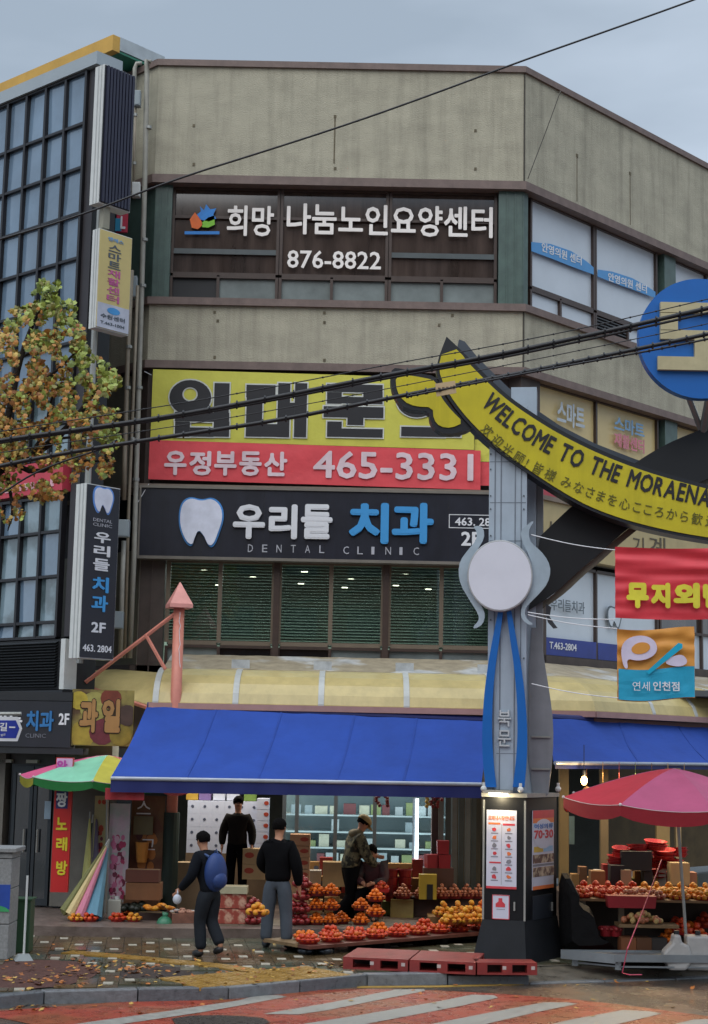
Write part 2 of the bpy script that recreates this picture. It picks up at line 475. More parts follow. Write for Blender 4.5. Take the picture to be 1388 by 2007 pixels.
# pavers
PV = [M('paver_green', '535a4c', .2, var=.22, vs=1.6, bump=.08, bs=40, rvar=.15, col2='5a4a34', c2s=.45, c2t=.5)]
WPV = M('paver_white', 'a9a394', .5, var=.2, vs=8)
def inside_pave(x, y, m=.1):
    for a, b in zip(inner, inner[1:]):
        if a.x <= x <= b.x:
            yy = a.y + (b.y - a.y) * (x - a.x) / (b.x - a.x)
            return y > yy + m
    return False
EDGE0, EDGE1 = G(40, 1829), G(330, 1829)
def platform_front(x): return 22.55 if x < 3.2 else 40
PS = .232
YT1 = [G(130, 1866), G(230, 1874), G(330, 1884), G(430, 1893), G(520, 1907)]       # narrow yellow guide line
def near_line(x, y, pts, d):
    for a, b in zip(pts, pts[1:]):
        ab = b - a; t = max(0, min(1, ((x - a.x) * ab.x + (y - a.y) * ab.y) / (ab.x ** 2 + ab.y ** 2)))
        if math.hypot(x - a.x - ab.x * t, y - a.y - ab.y * t) < d: return True
    return False
g0, g1 = G(388, 1937), G(655, 1914)
gd = (g1 - g0).normalized(); gn = Vector((-gd.y, gd.x, 0))
def in_warn(x, y):
    v = Vector((x, y, 0)) - g0; a, b = v.dot(gd), v.dot(gn)
    return -.05 < a < (g1 - g0).length + .1 and -.3 < b < 1.05
ca, sa = math.cos(rad(7)), math.sin(rad(7))
mb = MB(); whites = []
pits = [(G(60, 1907), .75, 1.25), (G(305, 1905), .42, .62)]
for i in range(-45, 60):
    for j in range(0, 60):
        u, v = i * PS, 14 + j * PS
        x, y = u * ca - (v - 18) * sa, u * sa + (v - 18) * ca + 18
        if not (-6.4 < x < 5.6) or y > platform_front(x) + .15 or y > 24.5 or not inside_pave(x, y, .12): continue
        if near_line(x, y, YT1, .2) or in_warn(x, y): continue
        if any(((x - p.x) / rx) ** 2 + ((y - p.y) / ry) ** 2 < 1 for p, rx, ry in pits): continue
        zz = random.uniform(-.003, .003)
        wh = (j % 3 != 1 and (i + j // 3 * 1 + (j % 3)) % 3 == 0) and random.random() < .9
        if wh: whites.append((x, y, zz))
        else: mb.cbox((x, y, -.03 + zz), (PS - .007, PS - .007, .032), rad(7))
mb.build('paver', PV[0], sidewalk, kind='stuff')
whites.sort(key=lambda t: t[1] + .3 * abs(t[0]))
wm = MB(); wm.cbox((0, 0, -.03), (.11, .15, .034)); wme = wm.mesh('white_paver', WPV)
gm = MB(); gm.cbox((0, 0, -.03), (PS - .012, .052, .032)); 
rest = MB()
far = MB()
for iw, (x, y, zz) in enumerate(whites):
    if iw >= 298: far.cbox((x, y, -.03 + zz), (.11, .15, .034), rad(7))
    else: inst(wme, 'white_paver', sidewalk, (x, y, zz + random.uniform(0, .002)), (0, 0, rad(7 + random.uniform(-3, 3))))
    rest.cbox((x + .085 * ca, y + .085 * sa, -.031 + zz), (.05, PS - .012, .032), rad(7)); rest.cbox((x - .085 * ca, y - .085 * sa, -.031 + zz), (.05, PS - .012, .032), rad(7))
rest.build('paver', PV[0], sidewalk, kind='stuff')
if far.v: far.build('white_paver', WPV, sidewalk, kind='stuff')
# yellow guide tiles
YT = M('tactile_yellow', '9c7836', .35, var=.14, vs=7, bump=.3, rvar=.12)
tm = MB(); tm.cbox((0, 0, -.03), (.280, .280, .036))
for k in range(4): tm.cbox((-.105 + .07 * k, 0, .006), (.035, .24, .004))
tme = tm.mesh('guide_tile', YT)
L = (g1 - g0).length; k = 0
for i in range(int(L / .3) + 1):
    for j in range(3):
        p = g0 + gd * (.15 + i * .3) + gn * (.0 + j * .3 + .12)
        inst(tme, 'guide_tile', sidewalk, (p.x, p.y, 0), (0, 0, math.atan2(gd.y, gd.x)))
pts = walk(YT1, .3)
for a, b in zip(pts, pts[1:]):
    m_ = (a + b) / 2; inst(tme, 'guide_tile', sidewalk, (m_.x, m_.y, .001), (0, 0, math.atan2((b - a).y, (b - a).x)))
# painted crossing: red ground, pale stripes
REDP = M('road_red_paint', '9a3e2b', .3, var=.25, vs=6, bump=.35, bs=90, rvar=.15, col2='8c4a2c', c2s=1.0, c2t=.52)
WSTR = M('road_white_paint', '95928a', .42, var=.2, vs=9, bump=.3, bs=90, rvar=.12)
redpx = [(-60, 1992), (0, 1982), (288, 1960), (420, 1951), (560, 1944), (700, 1939), (860, 1942), (1000, 1950), (1130, 1960), (1250, 1974), (1400, 1994), (1480, 2012), (1480, 2060), (700, 2100), (300, 2060), (61, 2008), (0, 1996), (-60, 1998)]
mb = MB(); P = [G(x, y, ROAD_Z) + Vector((0, 0, .004)) for x, y in redpx]; mb.add(P, [tuple(range(len(P)))])
crossing = structure(mb, 'crosswalk', REDP)
strs = [((120, 2020), (470, 1962), (590, 1953), (510, 1953), (250, 2020)), ]
quads = [[(150, 2012), (500, 1959), (562, 1955), (500, 1951), (470, 1953), (420, 1957), (60, 2012)][:0]]
ST = [[(110, 2014), (330, 1983), (470, 1962), (500, 1953), (545, 1952), (563, 1955), (500, 1967), (400, 1985), (205, 2014)],
      [(515, 1989), (640, 1968), (775, 1941), (832, 1940), (833, 1944), (740, 1962), (640, 1982), (585, 1990)],
      [(560, 2014), (700, 1992), (850, 1966), (925, 1951), (968, 1952), (977, 1957), (900, 1974), (800, 1993), (690, 2014)],
      [(820, 2014), (950, 1988), (1066, 1966), (1110, 1966), (1133, 1969), (1060, 1984), (930, 2014)],
      [(1050, 2016), (1130, 1998), (1222, 1981), (1275, 1984), (1298, 1988), (1240, 2002), (1180, 2016)],
      [(1290, 2016), (1360, 2000), (1420, 1998), (1440, 2004), (1400, 2016)]]
for q in ST:
    mb = MB(); P = [G(x, y, ROAD_Z) + Vector((0, 0, .008)) for x, y in q][::-1]; mb.add(P, [tuple(range(len(P)))]); mb.build('stripe', WSTR, crossing)
mb = MB(); A = [(700, 1935), (860, 1934), (1000, 1930), (1110, 1923), (1195, 1917), (1320, 1911)]
mb.strip([G(x, y - 1.6, ROAD_Z) + Vector((0, 0, .004)) for x, y in A], [G(x, y + 1.6, ROAD_Z) + Vector((0, 0, .004)) for x, y in A], (0, 0, -.003))
structure(mb, 'road_line', M('road_yellow_paint', 'a8853a', .5, var=.3, vs=9))
# tarred patch in the crossing
mb = MB(); P = [G(x, y, ROAD_Z) + Vector((0, 0, .012)) for x, y in ((336, 1999), (372, 1993), (430, 1992), (478, 1994), (516, 1998), (530, 2006), (500, 2016), (350, 2018))][::-1]; mb.add(P, [tuple(range(len(P)))])
structure(mb, 'road_patch', M('tar_patch', '3a322b', .35, var=.6, vs=16, bump=.8, bs=60, rvar=.2))
# tree pits
SOIL = M('red_gravel', '5c3a31', .9, var=.5, vs=25, bump=1, bs=80)
for (p, rx, ry), col, lab in zip(pits, (SOIL, M('dark_soil', '3b2e28', .8, var=.5, vs=18, bump=1, bs=60)), ('tree_pit', 'tree_pit')):
    mb = MB(); mb.grid(lambda a, b: Vector((p.x + rx * b * math.cos(6.2832 * a), p.y + ry * b * math.sin(6.2832 * a), -.008 + .035 * (1 - b) + .012 * noise.noise(Vector((a * 20, b * 6, rx * 9))))), 28, 6)
    structure(mb, lab, col)

# ================================================================== FRAMES OF THE BUILDINGS
D0 = 27.0
XL = pix(285, 800, D0).x; XR = pix(1026, 700, D0).x
FF = Frame(XL, D0, 0); LW = XR - XL
FR = Frame(XR, D0, 47)
FL = Frame(XL, D0, -45)            # positions along it are negative (to the left)
gx = pix(160, 600, 25.0).x
GL = Frame(gx, 25.0, -42)
zf = lambda y, out=0: FF.uv(655, y, out)[1]

bld = thing('commercial_building', 'four storey beige rendered corner building with brown trims and sign bands above the fruit shop', 'building', (XL, D0, 0))
Z_TOP, Z_P0, Z_T4 = zf(124), zf(136), zf(350)
Z_4T, Z_4W0, Z_4W1 = zf(366), zf(376), zf(590)
Z_S1, Z_S0, Z_3T = zf(604), zf(714), zf(729)
Z_3B, Z_2S, Z_2W1, Z_2W0 = zf(957), zf(1098), zf(1103), zf(1312)
WID_R, WID_L = 12.0, -6.0
segs = [(FF, 0, LW), (FR, 0, WID_R), (FL, WID_L, 0)]
def mit(fr, u, out, a_left, a_right):   # corner mitres so trims meet
    return u
def band(name, mat, z0, z1, o0, o1, **k):
    """a course running round all three faces, one piece a face"""
    for fr, u0, u1 in segs:
        mb = MB(); P = []
        tl = {id(FF): math.tan(rad(22.5)), id(FR): math.tan(rad(23.5)), id(FL): 0}[id(fr)]
        tr = {id(FF): math.tan(rad(23.5)), id(FR): 0, id(FL): math.tan(rad(22.5))}[id(fr)]
        f = lambda u, z, o: fr.pt(u + (-o * tl if u == u0 else o * tr if u == u1 else 0), z, o)
        mb.hexa([f(u0, z0, o1), f(u1, z0, o1), f(u1, z0, o0), f(u0, z0, o0), f(u0, z1, o1), f(u1, z1, o1), f(u1, z1, o0), f(u0, z1, o0)])
        mb.build(name, mat, bld, **k)
band('parapet_wall', STUCCO, Z_T4, Z_P0, -.3, 0)
band('coping', TRIM, Z_P0, Z_TOP, -.34, .05)
band('trim_band', TRIM, Z_4T, Z_T4, -.3, .07)
band('trim_band', TRIM, Z_S1, Z_4W1 if Z_4W1 > Z_S1 else Z_S1 + .12, -.3, .07)
band('spandrel_wall', STUCCO, Z_S0, Z_S1, -.3, 0)
band('trim_band', TRIM, Z_3T, Z_S0, -.3, .07)
band('trim_band', M('trim_tan', '7d6f63', .6, var=.2, streak=.2), zf(966), Z_3B, -.3, .12)
# inner core behind everything (keeps the sky out)
mb = MB()
core = [FL.pt(WID_L, 0, -6), FL.pt(WID_L, 0, -1.0), FF.pt(0, 0, -1.0) + Vector((-.2, 0, 0)), FF.pt(LW, 0, -1) + Vector((.2, 0, 0)), FR.pt(WID_R, 0, -1), FR.pt(WID_R, 0, -6), FF.pt(LW, 0, -9), FF.pt(0, 0, -9)]
P0 = [Vector((p.x, p.y, Z_4W0 + .25)) for p in core]; mb.prism(P0, (0, 0, Z_P0 - Z_4W0 - .35)); mb.build('roof_core', DARK, bld)
mb = MB(); P0 = [Vector((p.x, p.y, Z_2W1 + .2)) for p in core]; mb.prism(P0, (0, 0, zf(735) - Z_2W1)); mb.build('floor_core', DARK, bld)
# vertical joints, anchor stains and cracks of the render
for a_, b_ in ((Z_T4, Z_P0), (Z_S0, Z_S1)): mb = MB(); mb.fbox(FR, -.012, .012, a_, b_, -.01, .012); mb.build('wall_joint', M('joint', '4a463d', .8), bld)
mb = MB()
STN = M('rust_stain', '6b6350', .85, var=.4, vs=20)
for x, y in ((380, 246), (380, 322), (657, 228), (657, 330), (932, 256), (932, 331), (421, 612), (427, 629), (421, 700), (636, 613), (636, 632), (636, 706), (861, 637), (887, 618)):
    u, z = FF.uv(x, y, 0); mb.fbox(FF, u - .022, u + .022, z - .025, z + .025, 0, .01)
u, z = FF.uv(657, 225); u2, z2 = FF.uv(657, 320); mb.fbox(FF, u - .012, u + .012, z2, z, 0, .006)
for x, y0, y1 in ((1131, 305, 395), (1235, 340, 440)):
    u, z1 = FR.uv(x, y0); _, z0 = FR.uv(x, y1); mb.fbox(FR, u - .008, u + .008, z0, z1, 0, .006); mb.fbox(FR, u - .03, u + .03, z1 - .03, z1 + .03, 0, .01)
mb.build('wall_anchor', STN, bld, kind='stuff')

# ---- fourth floor front windows (deep in the face)
REFLB = M('brown_reflection_glass', '4b403b', .08, var=.6, vs=1.3, spec=.8, stretch=(3, 3, .4), coat=.6)  # window glass with streaky brown reflections put into its base colour
CURT2 = M('frosted_pane', '77807f', .25, var=.25, vs=2, spec=.5)
LOUV = M('louvre_dark', '1d1e22', .5)
rc = -.16
u_ = lambda x, y=470, o=rc: FF.uv(x, y, o)[0]
zz4 = [zf(592, rc), zf(541, rc), zf(374, rc)]
bays = [335, 548, 762, 975]
for k in range(3):
    a, b = u_(bays[k]), u_(bays[k + 1])
    wall_window(bld, FF, a + .03, b - .03, zz4[1], zz4[2], [], [zf(430, rc)], rc, .05, BROWNM, REFLB, depth=.07, name='window')
    mid = u_((430, 652, 867)[k])
    wall_window(bld, FF, a + .03, b - .03, zz4[0], zz4[1] - .05, [mid], [], rc, .05, BROWNM, (lambda i, j, k=k: LOUV if (k == 0 and i == 0) else CURT2), depth=.07, name='window')
mb = MB(); mb.fbox(FF, .0, LW, Z_4W1 - .1, Z_4T, -.5, -.34); mb.build('back_wall', BROWN2, bld)
mb = MB(); u0, u1 = u_(345), u_(975)
for x0, x1 in ((338, 545), (768, 972)):
    mb.fbox(FF, u_(x0), u_(x1), zf(502, rc), zf(492, rc), rc - .03, rc - .012)
mb.build('curtain_rail', M('rail_pale', '50585a', .3), bld)
# green clad piers
def pier(fr, u0, u1, z0, z1, o, mat, name='pier', grooves=2):
    mb = MB(); mb.fbox(fr, u0, u1, z0, z1, -.3, o)
    for g in range(grooves):
        u = u0 + (u1 - u0) * (g + 1) / (grooves + 1); mb.fbox(fr, u - .012, u + .012, z0, z1, o, o + .015)
    return mb.build(name, mat, bld)
pier(FF, .02, FF.uv(334, 470)[0], Z_4W1 - .12, Z_4T, -.06, GREENP)
pier(FF, FF.uv(978, 470)[0], LW - .0, Z_4W1 - .12, Z_4T, -.05, GREENP)
pier(FR, 0.02, FR.uv(1039, 480)[0], Z_4W1 - .12, Z_4T, -.045, GREENP, grooves=0)
# ---- fourth floor right face: white filmed windows
ro = -.12
ur = lambda x, y, o=ro: FR.uv(x, y, o)[0]
zr = lambda x, y, o=ro: FR.uv(x, y, o)[1]
a = ur(1042, 480); m1 = ur(1167, 520); b = ur(1288, 560)
zs = zr(1100, 585); z0 = Z_4W1 - .1; z1 = Z_4T
wall_window(bld, FR, a, m1 - .03, zs + .02, z1, [], [], ro, .05, BROWNM, WHITEF, name='window')
wall_window(bld, FR, m1 + .03, b, zs + .02, z1, [], [], ro, .05, BROWNM, WHITEF, name='window')
wall_window(bld, FR, a, m1 - .03, z0, zs - .03, [ur(1100, 600)], [], ro, .05, BROWNM, WHITEF, name='window')
w = wall_window(bld, FR, m1 + .03, b, z0, zs - .03, [ur(1232, 640)], [], ro, .05, BROWNM, lambda i, j: LOUV if i == 0 else WHITEF, name='window')
mb = MB()
for k in range(9): z = z0 + .06 + k * .06; mb.fbox(FR, m1 + .08, ur(1232, 640) - .04, z, z + .02, ro - .05, ro - .02)
mb.build('louvre', M('louvre_edge', '45474a', .5), bld, kind='stuff')
p0, p1 = ur(1297, 560), ur(1319, 560)
pier(FR, p0, p1, z0, z1, -.05, GREENP, grooves=0)
wall_window(bld, FR, p1 + .05, p1 + 2.6, z0, z1, [p1 + 1.3], [zs], ro, .05, BROWNM, WHITEF, name='window')
pier(FR, p1 + 2.65, p1 + 3.0, z0, z1, -.05, GREENP, grooves=0)
wall_window(bld, FR, p1 + 3.05, WID_R, z0, z1, [p1 + 4.5], [zs], ro, .05, BROWNM, REFLB, name='window')
BLF = M('light_blue_film', '4a8fc8', .35, var=.08)
for (pts, tx) in (([(1042, 474), (1080, 478), (1120, 492), (1150, 512), (1164, 524), (1164, 538), (1120, 522), (1080, 506), (1042, 492)], (1062, 479, 1140, 520)),
                  ([(1172, 528), (1200, 532), (1240, 545), (1270, 562), (1285, 572), (1285, 584), (1250, 571), (1200, 553), (1172, 542)], (1192, 537, 1268, 575))):
    mb = MB(); fpoly(mb, FR, pts, ro + .012, .006); o = mb.build('window_graphic', BLF, bld)
    u0, ztop = FR.uv(tx[0], tx[1], ro + .014); u1, zbot = FR.uv(tx[2], tx[3], ro + .014)
    vs, fs, x0, x1, y0, y1 = text_data('안영의원 센터', .02, .5)
    mb = MB(); hgt = .17
    base = lambda t: FR.uv(tx[0], tx[1] + 14, ro)[1] * (1 - t) + FR.uv(tx[2], tx[3] + 1, ro)[1] * t
    mb.add([FR.pt(u0 + (v.x - x0) / (x1 - x0) * (u1 - u0), base((v.x - x0) / (x1 - x0)) + (v.y - y0) / (y1 - y0) * hgt, ro + .014 + .004 * (v.z + .5)) for v in vs], fs)
    mb.build('lettering', WHITEL, o)
# white stick-on letters and a small emblem on the front glass
lo = rc + .012
ptext(bld, '희망', FF, 445, 403, 537, 463, lo, TEXTW, .022, .012); ptext(bld, '나눔노인요양센터', FF, 562, 402, 966, 463, lo, TEXTW, .022, .012)
ptext(bld, '876-8822', FF, 563, 492, 747, 527, lo, TEXTW, .014, .012)
for pts, m_ in (([(392, 404), (400, 412), (404, 400), (412, 410), (424, 408), (418, 420), (424, 428), (410, 434), (392, 430), (386, 420), (394, 414)], M('emblem_blue', '1f7fd0', .4)),
                ([(372, 430), (382, 416), (392, 428), (398, 440), (388, 449), (376, 446)], M('emblem_orange', 'e0671c', .4)),
                ([(396, 436), (408, 426), (420, 422), (421, 440), (408, 446), (396, 445)], M('emblem_green', '7cc02c', .4)),
                ([(362, 453), (430, 453), (430, 459), (362, 459)], M('emblem_blue', '1f7fd0', .4))):
    mb = MB(); fpoly(mb, FF, pts, lo, .01); mb.build('emblem', m_, bld)

# ---- third floor zone
mb = MB(); mb.fbox(FF, .0, LW, Z_3B, Z_3T, -.5, -.25); mb.build('back_wall', BROWN2, bld)
pier(FF, .02, FF.uv(297, 850)[0], Z_3B, Z_3T, -.05, BROWN2, grooves=0)
YF = M('yellow_board', 'b8a01e', .5)
pier(FR, 0.0, ur(1052, 850), Z_3B, Z_3T, -.05, BROWN2, grooves=0)
a = ur(1054, 800); m1 = ur(1170, 830); b = ur(1290, 860)
wall_window(bld, FR, a, b, zr(1170, 915), Z_3T, [m1], [], ro, .05, BROWNM, CREAMF, name='window')
pier(FR, ur(1298, 860), ur(1322, 860), Z_3B, Z_3T, -.05, GREENP, grooves=0)
wall_window(bld, FR, ur(1326, 870), WID_R, zr(1170, 915), Z_3T, [ur(1326, 870) + 2, ur(1326, 870) + 4], [], ro, .05, BROWNM, CREAMF, name='window')
mb = MB(); mb.fbox(FR, ur(1054, 900), WID_R, Z_3B, zr(1170, 915) - .03, -.3, -.1); mb.build('red_panel', M('red_panel', 'b04550', .6), bld)
ptext(bld, '스마트', FR, 1092, 790, 1146, 838, ro + .004, M('letter_pale', 'b9c4cc', .5), .03)
ptext(bld, '스마트', FR, 1204, 822, 1263, 852, ro + .004, M('letter_paleblue', '7fa6c8', .5), .03)
ptext(bld, '재활센터', FR, 1204, 854, 1263, 882, ro + .004, M('letter_pinkish', 'd07f8c', .5), .03)

# ---- sign band below (second floor signboards), right face
mb = MB(); mb.fbox(FR, ur(1062, 1010, .05), WID_R, zr(1150, 1100, .05), Z_3B - .06, -.3, .06); mb.build('fascia_board', M('cream_board', 'b5a478', .5, var=.1, streak=.12), bld)
for (x, y, w_, h_, s) in ((1072, 1020, 1100, 1062, '센'), (1122, 1040, 1160, 1085, '터'), (1240, 1052, 1262, 1088, '기'), (1272, 1052, 1304, 1090, '계')):
    ptext(bld, s, FR, x, y, w_, h_, .065, M('letter_umber', '5b5242', .6), .0)
# second floor right windows
a = ur(1066, 1200); m1 = ur(1170, 1200); b = ur(1290, 1200)
z0 = zr(1120, 1290); z1 = zr(1120, 1112)
wall_window(bld, FR, a, b, z0, z1, [m1], [], ro, .05, BROWNM, WHITEF, name='window')
wall_window(bld, FR, b + .1, WID_R, z0, z1, [b + 1.6, b + 3.2], [zr(1120, 1212)], ro, .05, BROWNM, lambda i, j: WHITEF if j == 0 else REFLB, name='window')
mb = MB(); mb.fbox(FR, a, m1 - .03, z0 + .02, zr(1120, 1254), ro, ro + .008); mb.fbox(FR, m1 + .03, b + 1, z0 + .02, zr(1120, 1254), ro, ro + .008); o = mb.build('window_graphic', M('navy_film', '2b3a86', .4), bld)
ptext(bld, '우리들치과', FR, 1080, 1176, 1146, 1200, ro + .006, M('letter_grey', '5c666e', .5), .005)
ptext(bld, 'T.463-2804', FR, 1077, 1260, 1130, 1274, ro + .012, WHITEL, .01)
TOOTH = [(180, 590), (190, 550), (220, 532), (260, 545), (300, 532), (335, 560), (344, 610), (330, 660), (310, 718), (290, 716), (275, 680), (252, 655), (238, 690), (232, 717), (213, 710), (195, 680), (182, 640)]
TN = [((x - 262) / 84, (625 - y) / 93) for x, y in chaikin(TOOTH, 2)]
def tooth(mb, fr, uc, zc, w, h, out, depth, k=1.0):
    P = [fr.pt(uc + x * w / 2 * k, zc + y * h / 2 * k, out) for x, y in TN]; mb.prism(P, -fr.n * depth)
u, z = FR.uv(1205, 1210, ro + .012)
mb = MB(); tooth(mb, FR, u, z, .5, .42, ro + .01, .006, 1.0); o = mb.build('window_graphic', M('letter_grey', '5c666e'), bld)
mb = MB(); tooth(mb, FR, u, z, .5, .42, ro + .014, .004, .84); mb.build('window_graphic', WHITEF, bld)

# ---- second floor front: see-through windows on a lit room
wo = -.1
zb, zm, zt = zf(1312, wo), zf(1268, wo), Z_2W1
GP = glass('window_glass', (.62, .68, .66), .015, .95, 1.75)
bx = [322, 541, 756, 968]
for k in range(3):
    a, b = FF.uv(bx[k], 1200, wo)[0] + .05, FF.uv(bx[k + 1], 1200, wo)[0] - .05
    mid = FF.uv((430, 648, 865)[k], 1200, wo)[0]
    wall_window(bld, FF, a, b, zm + .03, zt, [mid], [], wo, .07, M('tan_frame', '6f6253', .5, var=.15), GP, name='window')
    wall_window(bld, FF, a, b, zb, zm - .03, [mid], [], wo, .05, BROWNM, lambda i, j, k=k: (CURT2 if (i + k) % 2 == 0 or k == 2 else GLASSD), name='window')
pier(FF, .0, FF.uv(320, 1200)[0], zb - .2, zt + .02, -.02, BROWN2, grooves=1)
for x in (541, 756, 970):
    u = FF.uv(x, 1200)[0]; mb = MB(); mb.fbox(FF, u - .05, u + .05, zb, zt, -.22, -.03); mb.build('post', BROWNM, bld)
pier(FF, FF.uv(976, 1200)[0], LW, zb - .2, zt + .02, -.02, BROWN2, grooves=0)
pier(FR, .0, ur(1062, 1200), zb - .2, zt + .02, -.02, BROWN2, grooves=0)
mb = MB(); mb.fbox(FF, -.1, LW, 3.6, zb, -.3, -.02); mb.fbox(FR, .0, WID_R, 3.6, z0, -.3, -.02); mb.build('sill_wall', BROWN2, bld)
room = MB(); ceil_z = zt + .12
room.fbox(FF, .1, LW - .1, zb - .1, ceil_z, -5.7, -5.6); room.fbox(FF, .0, .1, zb - .1, ceil_z, -5.7, -.3); room.fbox(FF, LW - .1, LW, zb - .1, ceil_z, -5.7, -.3)
room.fbox(FF, 0, LW, ceil_z, ceil_z + .1, -5.7, -.25); room.build('room_wall', M('green_room', '7f8c82', .7, var=.15), bld)
mb = MB(); mb.fbox(FF, .0, LW, zb - .2, zb - .1, -5.7, -.3); mb.build('room_floor', M('room_floor', '3d3f38', .6), bld)
mb = MB()
for k in range(34):
    z = zm + .02 + k * .052; mb.hexa([FF.pt(.45, z, -.56), FF.pt(LW - .45, z, -.56), FF.pt(LW - .45, z + .012, -.6), FF.pt(.45, z + .012, -.6),
                                     FF.pt(.45, z + .034, -.57), FF.pt(LW - .45, z + .034, -.57), FF.pt(LW - .45, z + .04, -.59), FF.pt(.45, z + .04, -.59)])
mb.build('blind', M('blind_slats', '98a49a', .6), bld, kind='stuff')
for x, y, d in ((400, 1120, 2.6), (496, 1133, 3.4), (448, 1173, 5.2), (597, 1122, 2.7), (590, 1145, 3.9), (688, 1137, 3.3), (676, 1157, 4.8), (795, 1128, 2.8), (776, 1148, 4.1), (838, 1160, 4.9)):
    dd = ray(x, y); t = (ceil_z - .02 - EYE.z) / dd.z; p = EYE + dd * t
    if p.y < D0 + .6 or p.y > D0 + 5.5: p.y = min(max(p.y, D0 + .8), D0 + 5.3)
    mb = MB(); mb.cyl(p, p + Vector((0, 0, .03)), .06, n=14); mb.build('ceiling_light', LENS, bld)
lamp('room_light', 'AREA', FF.pt(LW / 2, ceil_z - .1, -2.6), 210, (.85, 1, .93), 5.2, 3.6)
# ground floor piers and shop shell
shop_z = .13
mb = MB(); mb.fbox(FF, -.9, LW + 2.4, shop_z, 3.75, -6.2, -6.0); mb.fbox(FF, -1.0, -.85, shop_z, 3.75, -6, -.4)
mb.build('shop_wall', M('shop_wall', '4a5150', .7, var=.2), bld)
mb = MB(); mb.fbox(FF, -1.0, LW + 5, 3.6, 3.7, -6, 0.0); mb.build('shop_ceiling', M('shop_ceiling', '55595a', .8), bld)
mb = MB(); mb.fbox(FR, .1, WID_R, shop_z, 3.5, -3.5, -3.3); mb.build('shop_wall', M('stall_back', '66512f', .7, var=.3), bld)
mb = MB(); mb.fbox(FF, 5.85, LW + .1, shop_z, 3.6, -.5, 0); mb.build('pier', M('ground_pier', '5a544a', .6, var=.3), bld)

# ================================================================== GLASS BUILDING ON THE LEFT
gb = thing('glass_office_building', 'dark framed glass curtain wall building with yellow roof edge at the left edge', 'building', GL.pt(0, 0, 0))
SKYG = M('blue_grey_glass', '6c8399', .05, var=.4, vs=.45, spec=.9, coat=.7)
SKYG2 = M('pale_glass', '7d939e', .06, var=.3, vs=.8, spec=.9, coat=.6, col2='526368', c2s=1.4)
MUL = M('mullion_dark', '1d1c20', .4, var=.2)
gz = lambda y, o=0: GL.uv(158, y, o)[1]
rows_px = [146, 245, 330, 418, 505, 590, 668, 745, 822, 890]
cols_px = [166, 128, 91, 53, 15, -24, -65]
us = [GL.uv(x, 300)[0] for x in cols_px]
step = (us[0] - us[4]) / 4
us = [us[0] - step * k for k in range(9)]
zs_ = [gz(y) for y in rows_px]
def pane_grid(us, zs, mat_fn, name='curtain_wall'):
    mb = MB()
    for u in us: mb.fbox(GL, u - .027, u + .027, zs[-1], zs[0], -.05, .05)
    for z in zs: mb.fbox(GL, us[-1], us[0], z - .022, z + .022, -.05, .045)
    f = mb.build(name, MUL, gb)
    for i in range(len(us) - 1):
        for j in range(len(zs) - 1):
            p = MB(); t1, t2 = random.uniform(-.012, .012), random.uniform(-.012, .012)
            a, b, c, d = us[i + 1] + .027, us[i] - .027, zs[j + 1] + .022, zs[j] - .022
            p.hexa([GL.pt(a, c, -.02 + t1), GL.pt(b, c, -.02 + t2), GL.pt(b, c, -.04), GL.pt(a, c, -.04), GL.pt(a, d, -.02 - t2), GL.pt(b, d, -.02), GL.pt(b, d, -.04), GL.pt(a, d, -.04)])
            p.build('pane', mat_fn(i, j), f)
pane_grid(us, zs_, lambda i, j: SKYG if j < 7 else SKYG2)
rows2 = [966, 1036, 1125, 1216, 1246]
pane_grid([u - .12 for u in us], [gz(y) for y in rows2], lambda i, j: (SKYG2, SKYG, SKYG2)[(i * 2 + j) % 3])
mb = MB(); U0 = us[-1]
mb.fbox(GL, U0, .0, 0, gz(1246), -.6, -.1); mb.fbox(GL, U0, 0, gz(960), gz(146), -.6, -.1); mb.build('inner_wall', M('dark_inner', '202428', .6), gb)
# corner column and the narrow return wall
b1 = Vector((-.12, 1, 0)).normalized()
def quadbox(mb, fr, u, z0, z1, w, d):  # column whose side runs straight back
    p = fr.pt(u, 0, 0); q = fr.pt(u + w, 0, 0); mb.hexa([p + Vector((0, 0, z0)), q + Vector((0, 0, z0)), q + b1 * d + Vector((0, 0, z0)), p + b1 * d + Vector((0, 0, z0)),
                                                       p + Vector((0, 0, z1)), q + Vector((0, 0, z1)), q + b1 * d + Vector((0, 0, z1)), p + b1 * d + Vector((0, 0, z1))])
mb = MB(); quadbox(mb, GL, us[0] + .04, gz(1246), gz(146), .22, 4.0); mb.build('corner_column', M('corner_metal', '2e2a2d', .45, var=.2), gb)
uu = us[0] + .04
mb = MB(); mb.fbox(GL, U0, uu + .28, gz(144), gz(120), -.45, .09); mb.build('fascia', M('fascia_pale', '9aa5ac', .5, var=.06), gb)
# projecting roof slab: yellow front, pale side, green soffit
RO = -1.3
rf0 = GL.uv(222, 67, RO); rz_t = rf0[1]; ru = rf0[0]
_, rz_b = GL.uv(219, 98, RO)
mb = MB(); mb.fbox(GL, U0, ru - .5, gz(120) - .0, rz_b - .02, -2.1, -1.5); mb.build('penthouse_wall', M('fascia_pale', '9aa5ac', .5, var=.06), gb)
bdir = Vector((.66, .75, 0))
A = GL.pt(ru - 6.2, 0, RO); B = GL.pt(ru, 0, RO)
mb = MB(); th = rz_t - rz_b
mb.hexa([A + Vector((0, 0, rz_b)), B + Vector((0, 0, rz_b)), B + bdir * .16 + Vector((0, 0, rz_b)), A + bdir * .16 + Vector((0, 0, rz_b)),
         A + Vector((0, 0, rz_t)), B + Vector((0, 0, rz_t)), B + bdir * .16 + Vector((0, 0, rz_t)), A + bdir * .16 + Vector((0, 0, rz_t))])
mb.build('roof_edge', M('roof_yellow', 'c49a45', .6, var=.12), gb)
